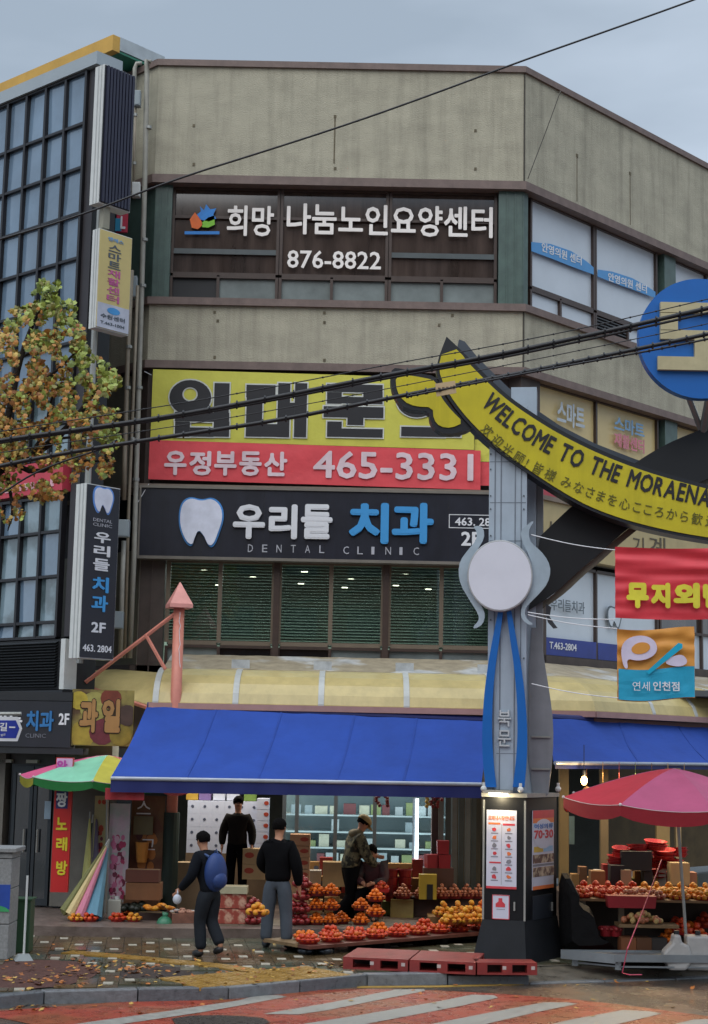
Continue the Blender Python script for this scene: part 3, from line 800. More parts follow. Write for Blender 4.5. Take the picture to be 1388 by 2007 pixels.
B2 = B + bdir * .165; E_ = B2 + bdir * 1.05; F2 = B2 + Vector((-.3, .1, 0)); F3 = E_ + Vector((-.3, .1, 0))
mb = MB(); mb.hexa([p + Vector((0, 0, z)) for z in (rz_b + .05, rz_t + .01) for p in (F2, B2, E_, F3)]); mb.build('roof_side', M('roof_side_pale', 'a9b3b8', .5), gb)
A2 = A + bdir * .17; mb = MB(); mb.hexa([p + Vector((0, 0, z)) for z in (rz_b + .0, rz_b + .04) for p in (A2, B2 - bdir * 0 + Vector((-.02, 0, 0)), E_ + Vector((-.02, 0, 0)), A2 + bdir * 1.05)]); mb.build('soffit', M('soffit_green', '2f7a62', .5), gb)
# red strip between the two glass fields
mb = MB(); mb.fbox(GL, U0, us[0] - .05, gz(958), gz(896), -.1, .1); mb.build('red_fascia', M('red_fascia', 'bd3e4e', .5, var=.1), gb)
mb = MB()
for k in range(14): u = us[0] - .3 - k * .17; mb.fbox(GL, u - .05, u + .04, gz(948), gz(934), .1, .112)
mb.build('fascia_marks', M('mark_pink', 'd8a5b0', .5), gb, kind='stuff')
# black louvre field above the ground floor sign
def grect(x0, y0, x1, y1, o=0): return GL.rect(x0, y0, x1, y1, o)
a, b, c, d = grect(-200, 1352, 112, 1250, .15)
zb_, zt_ = gz(1350, .15), gz(1250, .15)
mb = MB(); mb.fbox(GL, a, b, zb_, zt_, -.1, .1); mb.build('louvre_box', M('louvre_black', '16191d', .6), gb)
mb = MB()
for k in range(16):
    z = zb_ + .04 + k * (zt_ - zb_ - .06) / 16; mb.hexa([GL.pt(a, z, .16), GL.pt(b - .05, z, .16), GL.pt(b - .05, z + .03, .1), GL.pt(a, z + .03, .1), GL.pt(a, z + .008, .165), GL.pt(b - .05, z + .008, .165), GL.pt(b - .05, z + .038, .105), GL.pt(a, z + .038, .105)])
mb.build('louvre', M('louvre_slat', '23272b', .5, var=.2), gb)
mb = MB(); mb.fbox(GL, b + .06, b + .17, zb_ - .0, zt_, -.1, .14); mb.build('downpipe', WHITEP, gb)
mb = MB(); mb.fbox(GL, a, b + .25, gz(1368, .2), gz(1352, .2), -.3, .22); mb.build('beam', BLACKM, gb)
# ground floor: sign, entrance
SB = Frame(*pix(0, 1400, 24.6).xy, -8)
_, zt = SB.uv(60, 1374); _, zb = SB.uv(60, 1464)
u1 = SB.uv(139, 1420)[0]
sg = thing('dental_shop_sign', 'black ground floor signboard reading blue dental lettering and 2F left of the fruit photo sign', 'sign', SB.pt(0, zb))
mb = MB(); mb.fbox(SB, -3, u1, zb, zt, -.25, 0); mb.build('board', M('board_black', '1b1d26', .4, var=.2, streak=.2), sg)
ptext(sg, '치과', SB, 52, 1393, 106, 1433, .003, M('letter_blue_dim', '2c72ad', .4), .035, .02)
ptext(sg, '2F', SB, 115, 1398, 136, 1421, .003, WHITEL, .03)
ptext(sg, '우리들', SB, -42, 1396, 44, 1433, .003, WHITEL, .03, .02)
ptext(sg, 'CLINIC', SB, 50, 1438, 90, 1446, .003, M('letter_dim', '6f747c', .5), .0)
mb = MB(); mb.fbox(SB, -3, u1 + .2, zb - .1, zb - .01, -.3, -.02); mb.fbox(SB, -3, u1 + .0, zt + .01, zt + .14, -.6, -.02); mb.build('frame', BLACKM, sg)
ent = thing('entrance', 'dark glazed entrance recess below the black dental sign', 'doorway', SB.pt(0, shop_z, -.6))
EN = Frame(*SB.pt(0, 0, -.6).xy, -8)
mb = MB(); mb.fbox(EN, -3.2, u1 + .5, shop_z, zb, -1.8, -1.7); mb.build('back_panel', M('entry_dark', '1a1f24', .3, var=.3), ent)
DG = M('door_glass', '1b2329', .08, spec=.8, var=.3, coat=.5)
for x0, x1 in ((22, 62), (64, 100)):
    mb = MB(); p, q = EN.uv(x0, 1600)[0], EN.uv(x1, 1600)[0]
    for aa, bb, cc, dd in ((p, p + .05, .16, 2.25), (q - .05, q, .16, 2.25), (p + .05, q - .05, .16, .26), (p + .05, q - .05, 2.15, 2.25)): mb.fbox(EN, aa, bb, cc, dd, -.06, 0)
    dr = mb.build('door', M('door_frame', '30363b', .35, metal=.4), ent)
    mb = MB(); mb.fbox(EN, p + .05, q - .05, .26, 2.15, -.035, -.025); mb.build('pane', DG, dr)
    mb = MB(); h = (q - .1) if x0 == 22 else (p + .1); mb.cyl(EN.pt(h, .95, .04), EN.pt(h, 1.3, .04), .014); mb.build('handle', ALU, dr)
mb = MB(); q = EN.uv(100, 1600)[0]; mb.fbox(EN, q + .05, u1 + .5, .16, 2.6, -.3, .05); mb.fbox(EN, -3, EN.uv(10, 1600)[0], .16, 2.6, -.2, .1); mb.build('jamb', M('jamb_grey', '66635c', .6, var=.2, streak=.2), ent)
mb = MB(); p, q = EN.uv(16, 1600)[0], EN.uv(102, 1600)[0]; mb.fbox(EN, p, q, 2.28, 2.6, -.2, -.02)
mb.build('transom', M('transom', '3a3a3a', .5), ent)
for x in (15, 66):
    p = EN.uv(x, 1500)[0]; mb = MB(); mb.fbox(EN, p - .09, p + .09, 2.30, 2.35, .0, .1); mb.build('wall_lamp', M('lamp_housing', 'a9a79d', .5), ent)
mb = MB(); p = EN.uv(94, 1600)[0]; mb.fbox(EN, p - .04, p + .06, EN.uv(94, 1605)[1], EN.uv(94, 1570)[1], .055, .06); mb.build('notice', M('notice_blue', '8fa6b8', .5), ent)
# tall red karaoke sign
KF = Frame(*pix(105, 1600, 23.9).xy, 2)
_, z1 = KF.uv(120, 1485); _, z0 = KF.uv(120, 1749); wkk = KF.uv(139, 1600)[0]
ks = thing('karaoke_sign', 'tall narrow red vertical sign with yellow Korean letters beside the dark entrance', 'sign', KF.pt(wkk / 2, z0))
mb = MB(); mb.fbox(KF, 0, wkk, z0, z1, -.12, 0); mb.build('box', M('sign_red', 'c02a2a', .4, var=.1), ks)
_, zp = KF.uv(120, 1520); mb = MB(); mb.fbox(KF, .01, wkk - .01, zp, z1 - .01, 0, .004); mb.build('top_panel', M('panel_pink', 'cfa5c8', .5), ks)
for s, y0, y1, m_ in (('왕', 1490, 1516, M('letter_magenta', 'b5409a', .5)), ('짱', 1553, 1582, WHITEL), ('노', 1602, 1627, M('letter_yellow', 'd6c52e', .5)), ('래', 1641, 1668, _m['letter_yellow']), ('방', 1687, 1716, _m['letter_yellow'])):
    ptext(ks, s, KF, 110, y0, 132, y1, .006, m_, .035)
mb = MB(); a_, b_ = KF.uv(111, 1550)[0], KF.uv(134, 1550)[0]; mb.fbox(KF, a_, b_, KF.uv(120, 1585)[1], KF.uv(120, 1551)[1], 0, .005); mb.build('blue_patch', M('patch_navy', '2c2f6a', .5), ks)
# raised shop floor / step
STEP = M('step_stone', '6a5c55', .45, var=.3, vs=6, bump=.3, rvar=.15)
mb = MB(); e0 = [(-9, 22.7), (XL + 1.0, 22.6), (1.6, 23.2), (3.1, 24.2), (3.1, 40), (-9, 40)]
mb.prism([Vector((x, y, shop_z)) for x, y in e0], (0, 0, -.2))
structure(mb, 'shop_floor', STEP)
mb = MB(); p = [G(0, 1752, .145), G(118, 1752, .145), G(128, 1768, .145), G(0, 1772, .145)]; mb.prism([q + Vector((0, 0, .006)) for q in p], (0, 0, -.01))
structure(mb, 'entrance_mat', M('red_mat', '6f2b2c', .8, var=.3, vs=12, bump=.5))

# ================================================================== BLADE SIGNS AND PIPES
def blade(name, label, x_edge, y0, y1, Y, x_face_end, thick_px, face_mat, side_mat=WHITEP):
    fr = Frame(*pix(x_edge, (y0 + y1) / 2, Y).xy, 48)
    ym = (y0 + y1) / 2
    z1 = fr.uv(x_edge, y0)[1]; z0 = fr.uv(x_edge, y1)[1]; w = fr.uv(x_face_end, ym)[0]
    # thickness seen along -n
    e = pix(x_edge - thick_px, ym, Y); k = abs((e - fr.pt(0, 0)).x) / abs(fr.n.x) * .88
    t = thing(name, label, 'sign', fr.pt(w / 2, z0, -k / 2))
    mb = MB(); mb.fbox(fr, 0, w, z0, z1, -k, -.012); mb.build('case', side_mat, t)
    mb = MB(); mb.fbox(fr, .012, w - .012, z0 + .015, z1 - .015, -.012, 0); fc = mb.build('face', face_mat, t)
    mb = MB()
    for g in (.3, .62): mb.fbox(fr, -.008, 0, z0, z1, -k * g - .008, -k * g + .008)
    mb.build('case_trim', M('case_trim', 'a9adad', .4), t)
    return t, fr, w, z0, z1, k
bs1, b1f, w1, z0, z1, k1 = blade('projecting_sign', 'blank projecting sign with dark corrugated face and white edge at the top left corner', 200, 122, 398, 24.2, 262, 25, M('corrug_dark', '191b25', .5, var=.2))
mb = MB()
for i in range(9): u = .03 + (w1 - .06) * (i + .5) / 9; mb.fbox(b1f, u - .022, u + .022, z0 + .02, z1 - .02, 0, .03)
mb.build('rib', M('rib_dark', '23253a', .45, var=.15), bs1)
mb = MB(); mb.fbox(b1f, w1 * .25, w1 * .45, z0 - .35, z0, -k1 * .7, -k1 * .3); mb.build('bracket', M('beige_metal', '8f8c7c', .5), bs1)
bs2, b2f, w2, z0, z1, k2 = blade('projecting_sign', 'projecting sign with yellow and white face and pink rehabilitation letters above the tree', 192, 445, 642, 24.2, 257, 19, M('panel_sand', 'c2b174', .45, var=.06))
fz = lambda fr, y: fr.uv((fr.uv(0, 0)[0]), y)[1]
H = z1 - z0
mb = MB(); mb.fbox(b2f, .014, w2 - .014, z0 + .018, z0 + H * .26, 0, .006); mb.build('white_panel', M('panel_white', 'b4b9c8', .45), bs2)
def vtext(parent, fr, u0, u1, ztop, chars, ch, mats, bold=.02, gap=.15, out=.004):
    for k, c in enumerate(chars):
        mb = MB(); zt = ztop - k * ch; ftext(mb, c, fr, u0, u1, zt - ch * (1 - gap), zt, out, bold, .004); mb.build('lettering', mats[k], parent)
PNK = M('letter_pink', 'b8588f', .5); GRY = M('letter_dark', '4b5560', .5)
vtext(bs2, b2f, w2 * .28, w2 * .66, z1 - H * .13, '스마트재활센터', H * .085, [GRY] * 3 + [PNK] * 4)
mb = MB(); ftext(mb, '엔에스', b2f, w2 * .25, w2 * .72, z1 - H * .1, z1 - H * .06, .004, .02, .004); mb.build('lettering', M('letter_sky', '6fa0cf', .5), bs2)
mb = MB(); ftext(mb, '수원센터', b2f, w2 * .12, w2 * .85, z0 + H * .11, z0 + H * .155, .008, .02, .004); mb.build('lettering', GRY, bs2)
mb = MB(); ftext(mb, 'T.463-1004', b2f, w2 * .12, w2 * .85, z0 + H * .05, z0 + H * .08, .008, .02, .004); mb.build('lettering', GRY, bs2)
mb = MB(); P = [b2f.pt(w2 * .5 + .13 * math.cos(a / 12 * 6.283), z0 + H * .2 + .055 * math.sin(a / 12 * 6.283), .008) for a in range(12)]; mb.prism(P, b2f.n * .004); mb.build('emblem', M('oval_blue', '3f8fcc', .5), bs2)
bs3, b3f, w3, z0, z1, k3 = blade('projecting_sign', 'long black vertical sign with white tooth and blue and white dental letters', 163, 945, 1290, 24.2, 230, 28, M('panel_black', '1b1c27', .4, var=.12))
H = z1 - z0
mb = MB(); tooth(mb, b3f, w3 * .5, z1 - H * .085, w3 * .62, H * .155, .004, .004, 1.06); mb.build('emblem', M('tooth_edge_blue', '5f8fd6', .5), bs3)  # slightly larger plain blue tooth, edges the white one
mb = MB(); tooth(mb, b3f, w3 * .5, z1 - H * .085, w3 * .56, H * .145, .012, .008, 1.0); mb.build('emblem', M('tooth_white', 'd7dbea', .5), bs3)
for s, a0, a1 in (('DENTAL', .195, .213), ('CLINIC', .222, .24)):
    mb = MB(); ftext(mb, s, b3f, w3 * .22, w3 * .78, z1 - H * a1, z1 - H * a0, .004, .0, .004); mb.build('lettering', M('letter_mid', 'a9abb3', .5), bs3)
for s, a0, a1, m_ in (('우', .272, .335, WHITEL), ('리', .348, .412, WHITEL), ('들', .425, .495, WHITEL), ('치', .53, .62, BLUEL), ('과', .635, .73, BLUEL)):
    mb = MB(); ftext(mb, s, b3f, w3 * .27, w3 * .75, z1 - H * a1, z1 - H * a0, .004, .03, .01); mb.build('lettering', m_, bs3)
mb = MB(); ftext(mb, '2F', b3f, w3 * .3, w3 * .72, z1 - H * .85, z1 - H * .79, .004, .03, .004); mb.build('lettering', WHITEL, bs3)
mb = MB(); ftext(mb, '463. 2804', b3f, w3 * .08, w3 * .92, z1 - H * .96, z1 - H * .92, .004, .02, .004); mb.build('lettering', WHITEL, bs3)
# posts carrying them
mb = MB(); q = pix(185, 660, 24.75); mb.cyl((q.x, q.y, gz(1300)), (q.x, q.y, gz(420)), .05, n=10)
t = tag(mb.build('sign_pole', ALU), 'thin grey pole behind the projecting signs on the left building corner', 'pole')
# small board left of rooftop pipes: red/blue sign fragment
SF = Frame(*pix(222, 430, 26.6).xy, 0)
t = thing('small_sign', 'small red and blue sign with white letters half hidden behind the sand coloured blade sign', 'sign', SF.pt(0.2, SF.uv(240, 458)[1]))
u0, u1, zb, zt = SF.rect(228, 418, 250, 455); mb = MB(); mb.fbox(SF, u0, u1, zb, zt, -.05, 0); mb.build('board', M('board_crimson', 'b73048', .5), t)
u0_, u1_, zb_2, zt_2 = SF.rect(226, 428, 238, 453, .01); mb = MB(); mb.fbox(SF, u0_, u1_, zb_2, zt_2, .0, .02); mb.build('blue_mark', M('mark_teal', '2a86a8', .5), t)
mb = MB(); ftext(mb, 'L', SF, (u0 + u1) / 2 - .02, u1 - .03, zb + .05, zt - .06, .022, .03); mb.build('lettering', WHITEL, t)
# conduits on the left return of the main building
def pipe(label, pts, r, Y, mat, clamps=()):
    P = [pix(x, y, Y) for x, y in pts]; c = thing('wall_pipe', label, 'pipe', P[-1])
    mb = MB(); mb.tube(P, r, 10); mb.build('tube', mat, c, smooth=True)
    if clamps:
        mb = MB()
        for y in clamps:
            k = min(range(len(pts)), key=lambda i: abs(pts[i][1] - y)); a, b = (pts[0], pts[-1])
            x = a[0] + (b[0] - a[0]) * (y - a[1]) / (b[1] - a[1]); q = pix(x, y, Y)
            mb.cyl(q - Vector((0, 0, .025)), q + Vector((0, 0, .025)), r + .014, n=10)
        mb.build('clamp', ALU, c)
    return c
PIPEW = M('pipe_pale', '9c9a90', .45, var=.15, vs=6, streak=.3); PIPEB = M('pipe_beige', '877d6c', .5, var=.2, streak=.3)
pipe('white pipe running down the left corner of the beige building', [(296, 121), (288, 118), (288, 150), (284, 350), (278, 560), (272, 760), (263, 1080), (254, 1290)], .045, 26.75, PIPEW, (250, 470, 560, 760, 940))
pipe('thin white pipe with an elbow at the roof corner left of the tall pipe', [(278, 124), (268, 124), (264, 134), (264, 200)], .035, 26.7, PIPEW)
pipe('thin conduit between the junction boxes near the roof', [(266, 205), (263, 300), (262, 380)], .02, 26.7, PIPEB, (225, 320))
pipe('beige conduit pipe beside the sand coloured blade sign', [(258, 530), (250, 700), (244, 900), (243, 980)], .04, 26.3, PIPEB, (680, 760))
pipe('lower white conduit pipe behind the long black dental sign', [(243, 1060), (240, 1130), (236, 1290)], .04, 26.2, PIPEW)
pipe('dark conduit pipe squeezed between the two pale pipes', [(270, 560), (262, 760), (252, 1000), (244, 1290)], .028, 26.5, PIPEB, (860,))
def wbox(label, x0, y0, x1, y1, Y, mat, d=.14):
    f = Frame(*pix(x0, (y0 + y1) / 2, Y).xy, 0); u0, u1, zb, zt = f.rect(x0, y0, x1, y1)
    t = thing('junction_box', label, 'box', f.pt((u0 + u1) / 2, zb)); mb = MB(); mb.fbox(f, u0, u1, zb, zt, -d, 0); mb.build('housing', mat, t, bevel=.01)
    mb = MB(); mb.fbox(f, u0 + .02, u1 - .02, zb + .02, zt - .02, 0, .008); mb.build('cover', mat, t)
BXG = M('box_grey', '8a959a', .5, var=.1)
wbox('grey junction box between the pipes near the roof', 262, 176, 275, 206, 26.6, BXG)
wbox('white bracket box on the thin conduit above the small red sign', 258, 356, 274, 384, 26.6, WHITEP)
wbox('pale meter box behind the sand coloured blade sign', 255, 540, 268, 582, 26.5, BXG)
wbox('grey meter box right of the long black dental sign', 229, 1018, 253, 1052, 25.9, BXG)
wbox('lower grey meter box right of the long black dental sign', 220, 1198, 241, 1232, 25.9, BXG)
# left return wall: trims and dark windows are on FL
for (y0, y1) in ((372, 590), (735, 955), (1105, 1310)):
    z0, z1 = zf(y1), zf(y0)
    mb = MB(); mb.fbox(FL, WID_L, 0, z0, z1, -.5, -.3); mb.build('back_wall', BROWN2, bld)
    mb = MB(); mb.fbox(FL, -1.0, -.02, z0, z1, -.3, -.06); mb.build('pier', BROWN2 if y0 > 400 else GREENP, bld)
    wall_window(bld, FL, -3.2, -1.05, z0, z1, [-2.1], [], -.12, .06, BROWNM, SKYG2)
mb = MB(); mb.fbox(FL, -6, 0, zf(1310), zf(1085), -.3, -.02); mb.build('lower_wall', M('wall_olive', '6c6a5c', .7, var=.2, streak=.3), bld)
mb = MB(); mb.fbox(FL, -6, -.5, zf(955), zf(735), -.25, 0.02); mb.build('infill_wall', M('wall_olive', '6c6a5c'), bld)
mb = MB(); mb.fbox(FL, -6, 0, 0, zf(1310), -.3, -.02); mb.build('lower_wall', BROWN2, bld)

# ================================================================== BANNERS AND DENTAL SIGNBOARD ON THE FRONT
def cloth(fr, u0, u1, z0, z1, out, amp, seed, nx=44, nz=18, sag=.0, skew=0):
    def fn(a, b):
        u = u0 + (u1 - u0) * a; z = z0 + (z1 - z0) * b + skew * (a - .5)
        w = noise.noise(Vector((a * 5 + seed, b * 2.2, seed))) * amp + noise.noise(Vector((a * 17 + b * 7 + seed, b * 4, seed + 5))) * amp * .45
        z += sag * math.sin(math.pi * a) * (-1) * (1 if b > .5 else .6)
        return fr.pt(u, z, out + w)
    return fn
def cloth_text(mb, body, fr, u0, u1, z0, z1, out, bold, fn_out):
    vs, fs, x0, x1, y0, y1 = text_data(body, bold, .5)
    P = []
    for v in vs:
        u = u0 + (v.x - x0) / (x1 - x0) * (u1 - u0); z = z0 + (v.y - y0) / (y1 - y0) * (z1 - z0); P.append(fr.pt(u, z, out + .003 * (v.z + .5)))
    return mb.add(P, fs)
bo = .10
yb = thing('rental_banner', 'yellow banner with huge black Korean letters hung above the red banner', 'banner', FF.pt(3, zf(872)))
u0, u1, zb, zt = FF.rect(297, 733, 930, 872, bo)
mb = MB(); f = cloth(FF, u0, u1, zb, zt, bo, .010, 1, skew=-.06); mb.slab(f, 60, 16, (0, .004, 0)); yb_o = mb.build('cloth', YELB, yb, smooth=True)
SH = M('letter_outline', 'c9ccc6', .6)
def c6(x, y): return 260 + x / 1.928, 700 + y / 1.928
def bigchar(shapes, out, m_, g):
    # strokes as plates, each a hair above the other
    mb = MB(); k = 0
    for sh in shapes:
        k += 1; o_ = out + .0004 * k
        if sh[0] == 'o':
            _, x, y, rx, ry, ix, iy, jx, jy = sh; N = 28; A_, B_ = [], []
            for i in range(N + 1):
                a = 6.28318 * i / N; p = c6(x + (rx + g) * math.cos(a), y + (ry + g) * math.sin(a)); q = c6(jx + (ix - g) * math.cos(a), jy + (iy - g) * math.sin(a))
                A_.append(FF.pt(*FF.uv(*p, o_), o_)); B_.append(FF.pt(*FF.uv(*q, o_), o_))
            mb.strip(A_, B_, (0, .004, 0))
        else:
            x0, y0, x1, y1 = sh; a, b = c6(x0 - g, y0 - g), c6(x1 + g, y1 + g); u0, u1, zb, zt = FF.rect(*a, *b, o_); mb.fbox(FF, u0, u1, zb, zt, o_ - .004, o_)
    return mb.build('lettering', m_, yb)
for shp in ([('o', 218, 152, 79, 66, 29, 27, 217, 140), (308, 98, 365, 215), (160, 208, 365, 243), (160, 243, 216, 300), (306, 243, 365, 300), (216, 266, 306, 300)],
            [(430, 105, 490, 300), (430, 105, 540, 152), (430, 252, 560, 300), (548, 98, 594, 302), (594, 172, 612, 224), (612, 98, 658, 302)],
            [(735, 103, 945, 132), (735, 132, 790, 175), (872, 132, 945, 175), (735, 150, 945, 175), (722, 187, 948, 228), (812, 228, 872, 256), (735, 243, 790, 300), (735, 270, 945, 302)],
            [('o', 1075, 165, 76, 62, 28, 24, 1072, 160), (1185, 98, 1240, 300), (1015, 264, 1180, 300)]):
    bigchar(shp, bo + .018, SH, 5); bigchar(shp, bo + .024, INK, 0)
rb = thing('estate_banner', 'red banner with pale Korean letters and the number 465-3331', 'banner', FF.pt(3, zf(950)))
u0, u1, zb, zt = FF.rect(292, 873, 942, 950, bo)
mb = MB(); f = cloth(FF, u0, u1, zb, zt, bo + .02, .010, 4, skew=-.07); mb.slab(f, 60, 10, (0, .004, 0)); mb.build('cloth', REDB, rb, smooth=True)
PALE = M('letter_pinkwhite', 'dcc6cc', .5)
for s, x0, x1 in (('우', 322, 366), ('정', 371, 414), ('부', 420, 464), ('동', 469, 513), ('산', 518, 563)): ptext(rb, s, FF, x0, 883 + (x0 - 300) * .01, x1, 931 + (x0 - 300) * .01, bo + .042, PALE, .035, .003)
ptext(rb, '465-3331', FF, 614, 886, 928, 940, bo + .042, PALE, .018, .003)
t = thing('banner_remnant', 'strip of older yellow and red banner showing right of the estate banner', 'banner', FF.pt(6, zf(953)))
u0, u1, zb, zt = FF.rect(930, 862, 1010, 905, .06); mb = MB(); mb.slab(cloth(FF, u0, u1, zb, zt, .05, .01, 9), 8, 4, (0, .004, 0)); mb.build('yellow_part', YELB, t)
u0, u1, zb, zt = FF.rect(930, 906, 1010, 952, .06); mb = MB(); mb.slab(cloth(FF, u0, u1, zb, zt, .05, .01, 12), 8, 4, (0, .004, 0)); mb.build('red_part', REDB, t)
# cords tying the banner
for (a, b, l_) in (((292, 948), (270, 985), 'white cord tying the lower left corner of the red banner to the pipe'), ((297, 735), (283, 728), 'white cord tying the upper left corner of the yellow banner to the pipe')):
    mb = MB(); mb.tube([pix(*a, 26.8), pix(*b, 26.75)], .006, 5); tag(mb.build('cord', WHITEL), l_, 'cord')

do = .22
ds = thing('dental_signboard', 'long navy dental clinic signboard with tooth emblem and raised letters under the red banner', 'sign', FF.pt(3, zf(1098)))
u0, u1, zb, zt = FF.rect(275, 963, 1000, 1096, do); 
mb = MB(); mb.fbox(FF, u0, u1 + .2, zb, zt, .0, do)
mb.build('board', NAVY, ds)
mb = MB(); mb.fbox(FF, u0 - .03, u1 + .23, zb - .05, zb, .0, do + .03); mb.fbox(FF, u0 - .03, u0, zb, zt + .04, 0, do + .03); mb.fbox(FF, u0, u1 + .23, zt, zt + .04, 0, do + .03); mb.build('frame', M('sign_frame', '77726a', .5, metal=.3), ds)
mb = MB()
for k in range(1, 6): u = u0 + (u1 - u0) * k / 6; mb.fbox(FF, u - .004, u + .004, zb, zt, do, do + .003)
mb.build('panel_seam', INK, ds)
u, z = FF.uv(395, 1023, do); 
mb = MB(); tooth(mb, FF, u, z, .79, .86, do + .03, .03, 1.0); mb.build('emblem', M('tooth_blue', '3f86c8', .4), ds)
mb = MB(); tooth(mb, FF, u, z, .79, .86, do + .055, .025, .93); mb.build('emblem', M('tooth_white', 'd7dbea'), ds)
for s, x0, x1 in (('우', 457, 520), ('리', 527, 583), ('들', 590, 652)): ptext(ds, s, FF, x0, 989, x1, 1057, do + .01, WHITEL, .04, .05)
for s, x0, x1 in (('치', 684, 762), ('과', 768, 850)): ptext(ds, s, FF, x0, 986, x1, 1066, do + .01, BLUEL, .04, .05)
for k, ch in enumerate('DENTAL'): ptext(ds, ch, FF, 486 + k * 28, 1067 + k * .4, 496 + k * 28, 1082 + k * .4, do + .004, M('letter_mid', 'a9abb3'), .0)
for k, ch in enumerate('CLINIC'): ptext(ds, ch, FF, 673 + k * 27.5, 1071 + k * .4, (679 if ch == 'I' else 684) + k * 27.5, 1086 + k * .4, do + .004, _m['letter_mid'], .0)
ptext(ds, '463. 2804', FF, 892, 1015, 985, 1031, do + .006, WHITEL, .02)
ptext(ds, '2F', FF, 904, 1042, 942, 1070, do + .006, WHITEL, .03)
a, b, c, d = FF.rect(880, 1009, 1000, 1036, do); mb = MB()
for r_ in ((a, b, d - .012, d), (a, b, c, c + .012), (a, a + .012, c + .012, d - .012)): mb.fbox(FF, *r_, do, do + .006)
mb.build('border', WHITEL, ds)

# ================================================================== ARCADE CANOPY AND AWNINGS
POLY = M('canopy_cream', 'c0ae76', .35, var=.14, vs=2.5, streak=.25, bump=.15, bs=12)
FLASH = M('flashing', '9c9079', .65, var=.3, vs=5, col2='b5b6b4', c2s=1.3, c2t=.6)
RIB = M('rib_white', 'b6b9b6', .5, var=.15)
PINKF = M('fascia_pink', 'a8837e', .5, var=.15)
prof = [(2.1, 3.27), (2.04, 3.42), (1.9, 3.58), (1.68, 3.71), (1.42, 3.79), (1.2, 3.83)]
cn = thing('arcade_canopy', 'cream translucent arched canopy with white ribs running above the blue awnings', 'canopy', FF.pt(3, 3.3, 1.5))
TR = math.tan(rad(23.5))
def prof_fn(fr, ua, ub, cut_b=False, cut_a=False):
    def fn(a, b):
        k = b * (len(prof) - 1); i = min(int(k), len(prof) - 2); t = k - i
        o = prof[i][0] * (1 - t) + prof[i + 1][0] * t; z = prof[i][1] * (1 - t) + prof[i + 1][1] * t
        A_ = ua - (o * TR if cut_a else 0); B_ = ub + (o * TR if cut_b else 0)
        return fr.pt(A_ + (B_ - A_) * a, z, o)
    return fn
ribs = [.42 + .0, 1.70, 3.0, 4.33, 5.62]
ribs = [FF.uv(x, 1388, 2.1)[0] for x in (304, 461, 629, 797, 965)]
LWE = LW
for a, b in zip(ribs, ribs[1:] + [LWE]):
    mb = MB(); mb.slab(prof_fn(FF, a + .04, b - (.04 if b != LWE else 0), cut_b=(b == LWE)), 6, 10, (0, 0, -.012)); mb.build('canopy_panel', POLY, cn, smooth=False)
rr = [0.0, .75, 2.05, 3.35, 4.65, 5.95, 7.25]
for a, b in zip(rr, rr[1:]):
    mb = MB(); mb.slab(prof_fn(FR, a + (.04 if a else 0), b - .04, cut_a=(a == 0)), 6, 10, (0, 0, -.012)); mb.build('canopy_panel', POLY, cn)
for u in ribs:
    mb = MB(); mb.slab(lambda a, b, u=u: prof_fn(FF, u - .045, u + .045)(a, b) + Vector((0, -.008, .014)), 1, 10, (0, 0, -.03)); mb.build('rib', RIB, cn)
for u in rr[1:]:
    mb = MB(); mb.slab(lambda a, b, u=u: prof_fn(FR, u - .045, u + .045)(a, b) + Vector((0, -.008, .014)), 1, 10, (0, 0, -.03)); mb.build('rib', RIB, cn)
uL = ribs[0]
mb = MB(); mb.slab(lambda a, b: FF.pt(uL + (LW - uL) * a + (TR * (1.2 - 1.15 * b) if a == 1 else 0), 3.835 + .29 * b + .012 * noise.noise(Vector((a * 22, b * 3, 1))), 1.2 - 1.15 * b), 40, 4, (0, 0, -.01)); mb.build('flashing', FLASH, cn)
mb = MB(); mb.slab(lambda a, b: FR.pt(7.25 * a - (TR * (1.2 - 1.15 * b) if a == 0 else 0), 3.835 + .29 * b + .015 * noise.noise(Vector((a * 22, b * 3, 7))), 1.2 - 1.15 * b), 40, 4, (0, 0, -.01)); mb.build('flashing', FLASH, cn)
mb = MB()
for u in ribs[1:]: mb.fbox(FF, u - .15, u + .14, 3.86, 4.0, 1.05, 1.09)
mb.build('sealing_patch', M('patch_white', 'b4b9bc', .6, var=.25, vs=8), cn)
mb = MB(); mb.fbox(FF, uL - .1, LW + .91, 3.17, 3.26, 2.04, 2.12); mb.build('fascia', PINKF, cn)
mb = MB(); mb.fbox(FR, -.91, 7.25, 3.17, 3.26, 2.04, 2.12); mb.build('fascia', PINKF, cn)
mb = MB(); mb.fbox(FF, uL, LW + .8, 3.0, 3.16, 1.9, 2.0); mb.fbox(FR, -.8, 7.25, 3.0, 3.16, 1.9, 2.0); mb.build('under_beam', M('under_rust', '5e3229', .6, var=.3), cn)
# left hip of the canopy
P1, P2, P3, P4 = pix(300, 1384, 24.9), pix(120, 1326, 26.0), pix(323, 1319, 25.8), pix(228, 1312, 26.7)
mb = MB(); mb.slab(lambda a, b: (P2 * (1 - a) + P1 * a) * (1 - b) + (P4 * (1 - a) + P3 * a) * b + Vector((0, 0, .10 * math.sin(math.pi * b) * (.3 + .7 * a))), 6, 8, (0, 0, -.012)); mb.build('canopy_panel', POLY, cn)
mb = MB(); mb.cyl(P1 + Vector((0, -.02, -.05)), P2 + Vector((0, -.02, -.03)), .035, n=6); mb.build('edge_rail', PINKM, cn)
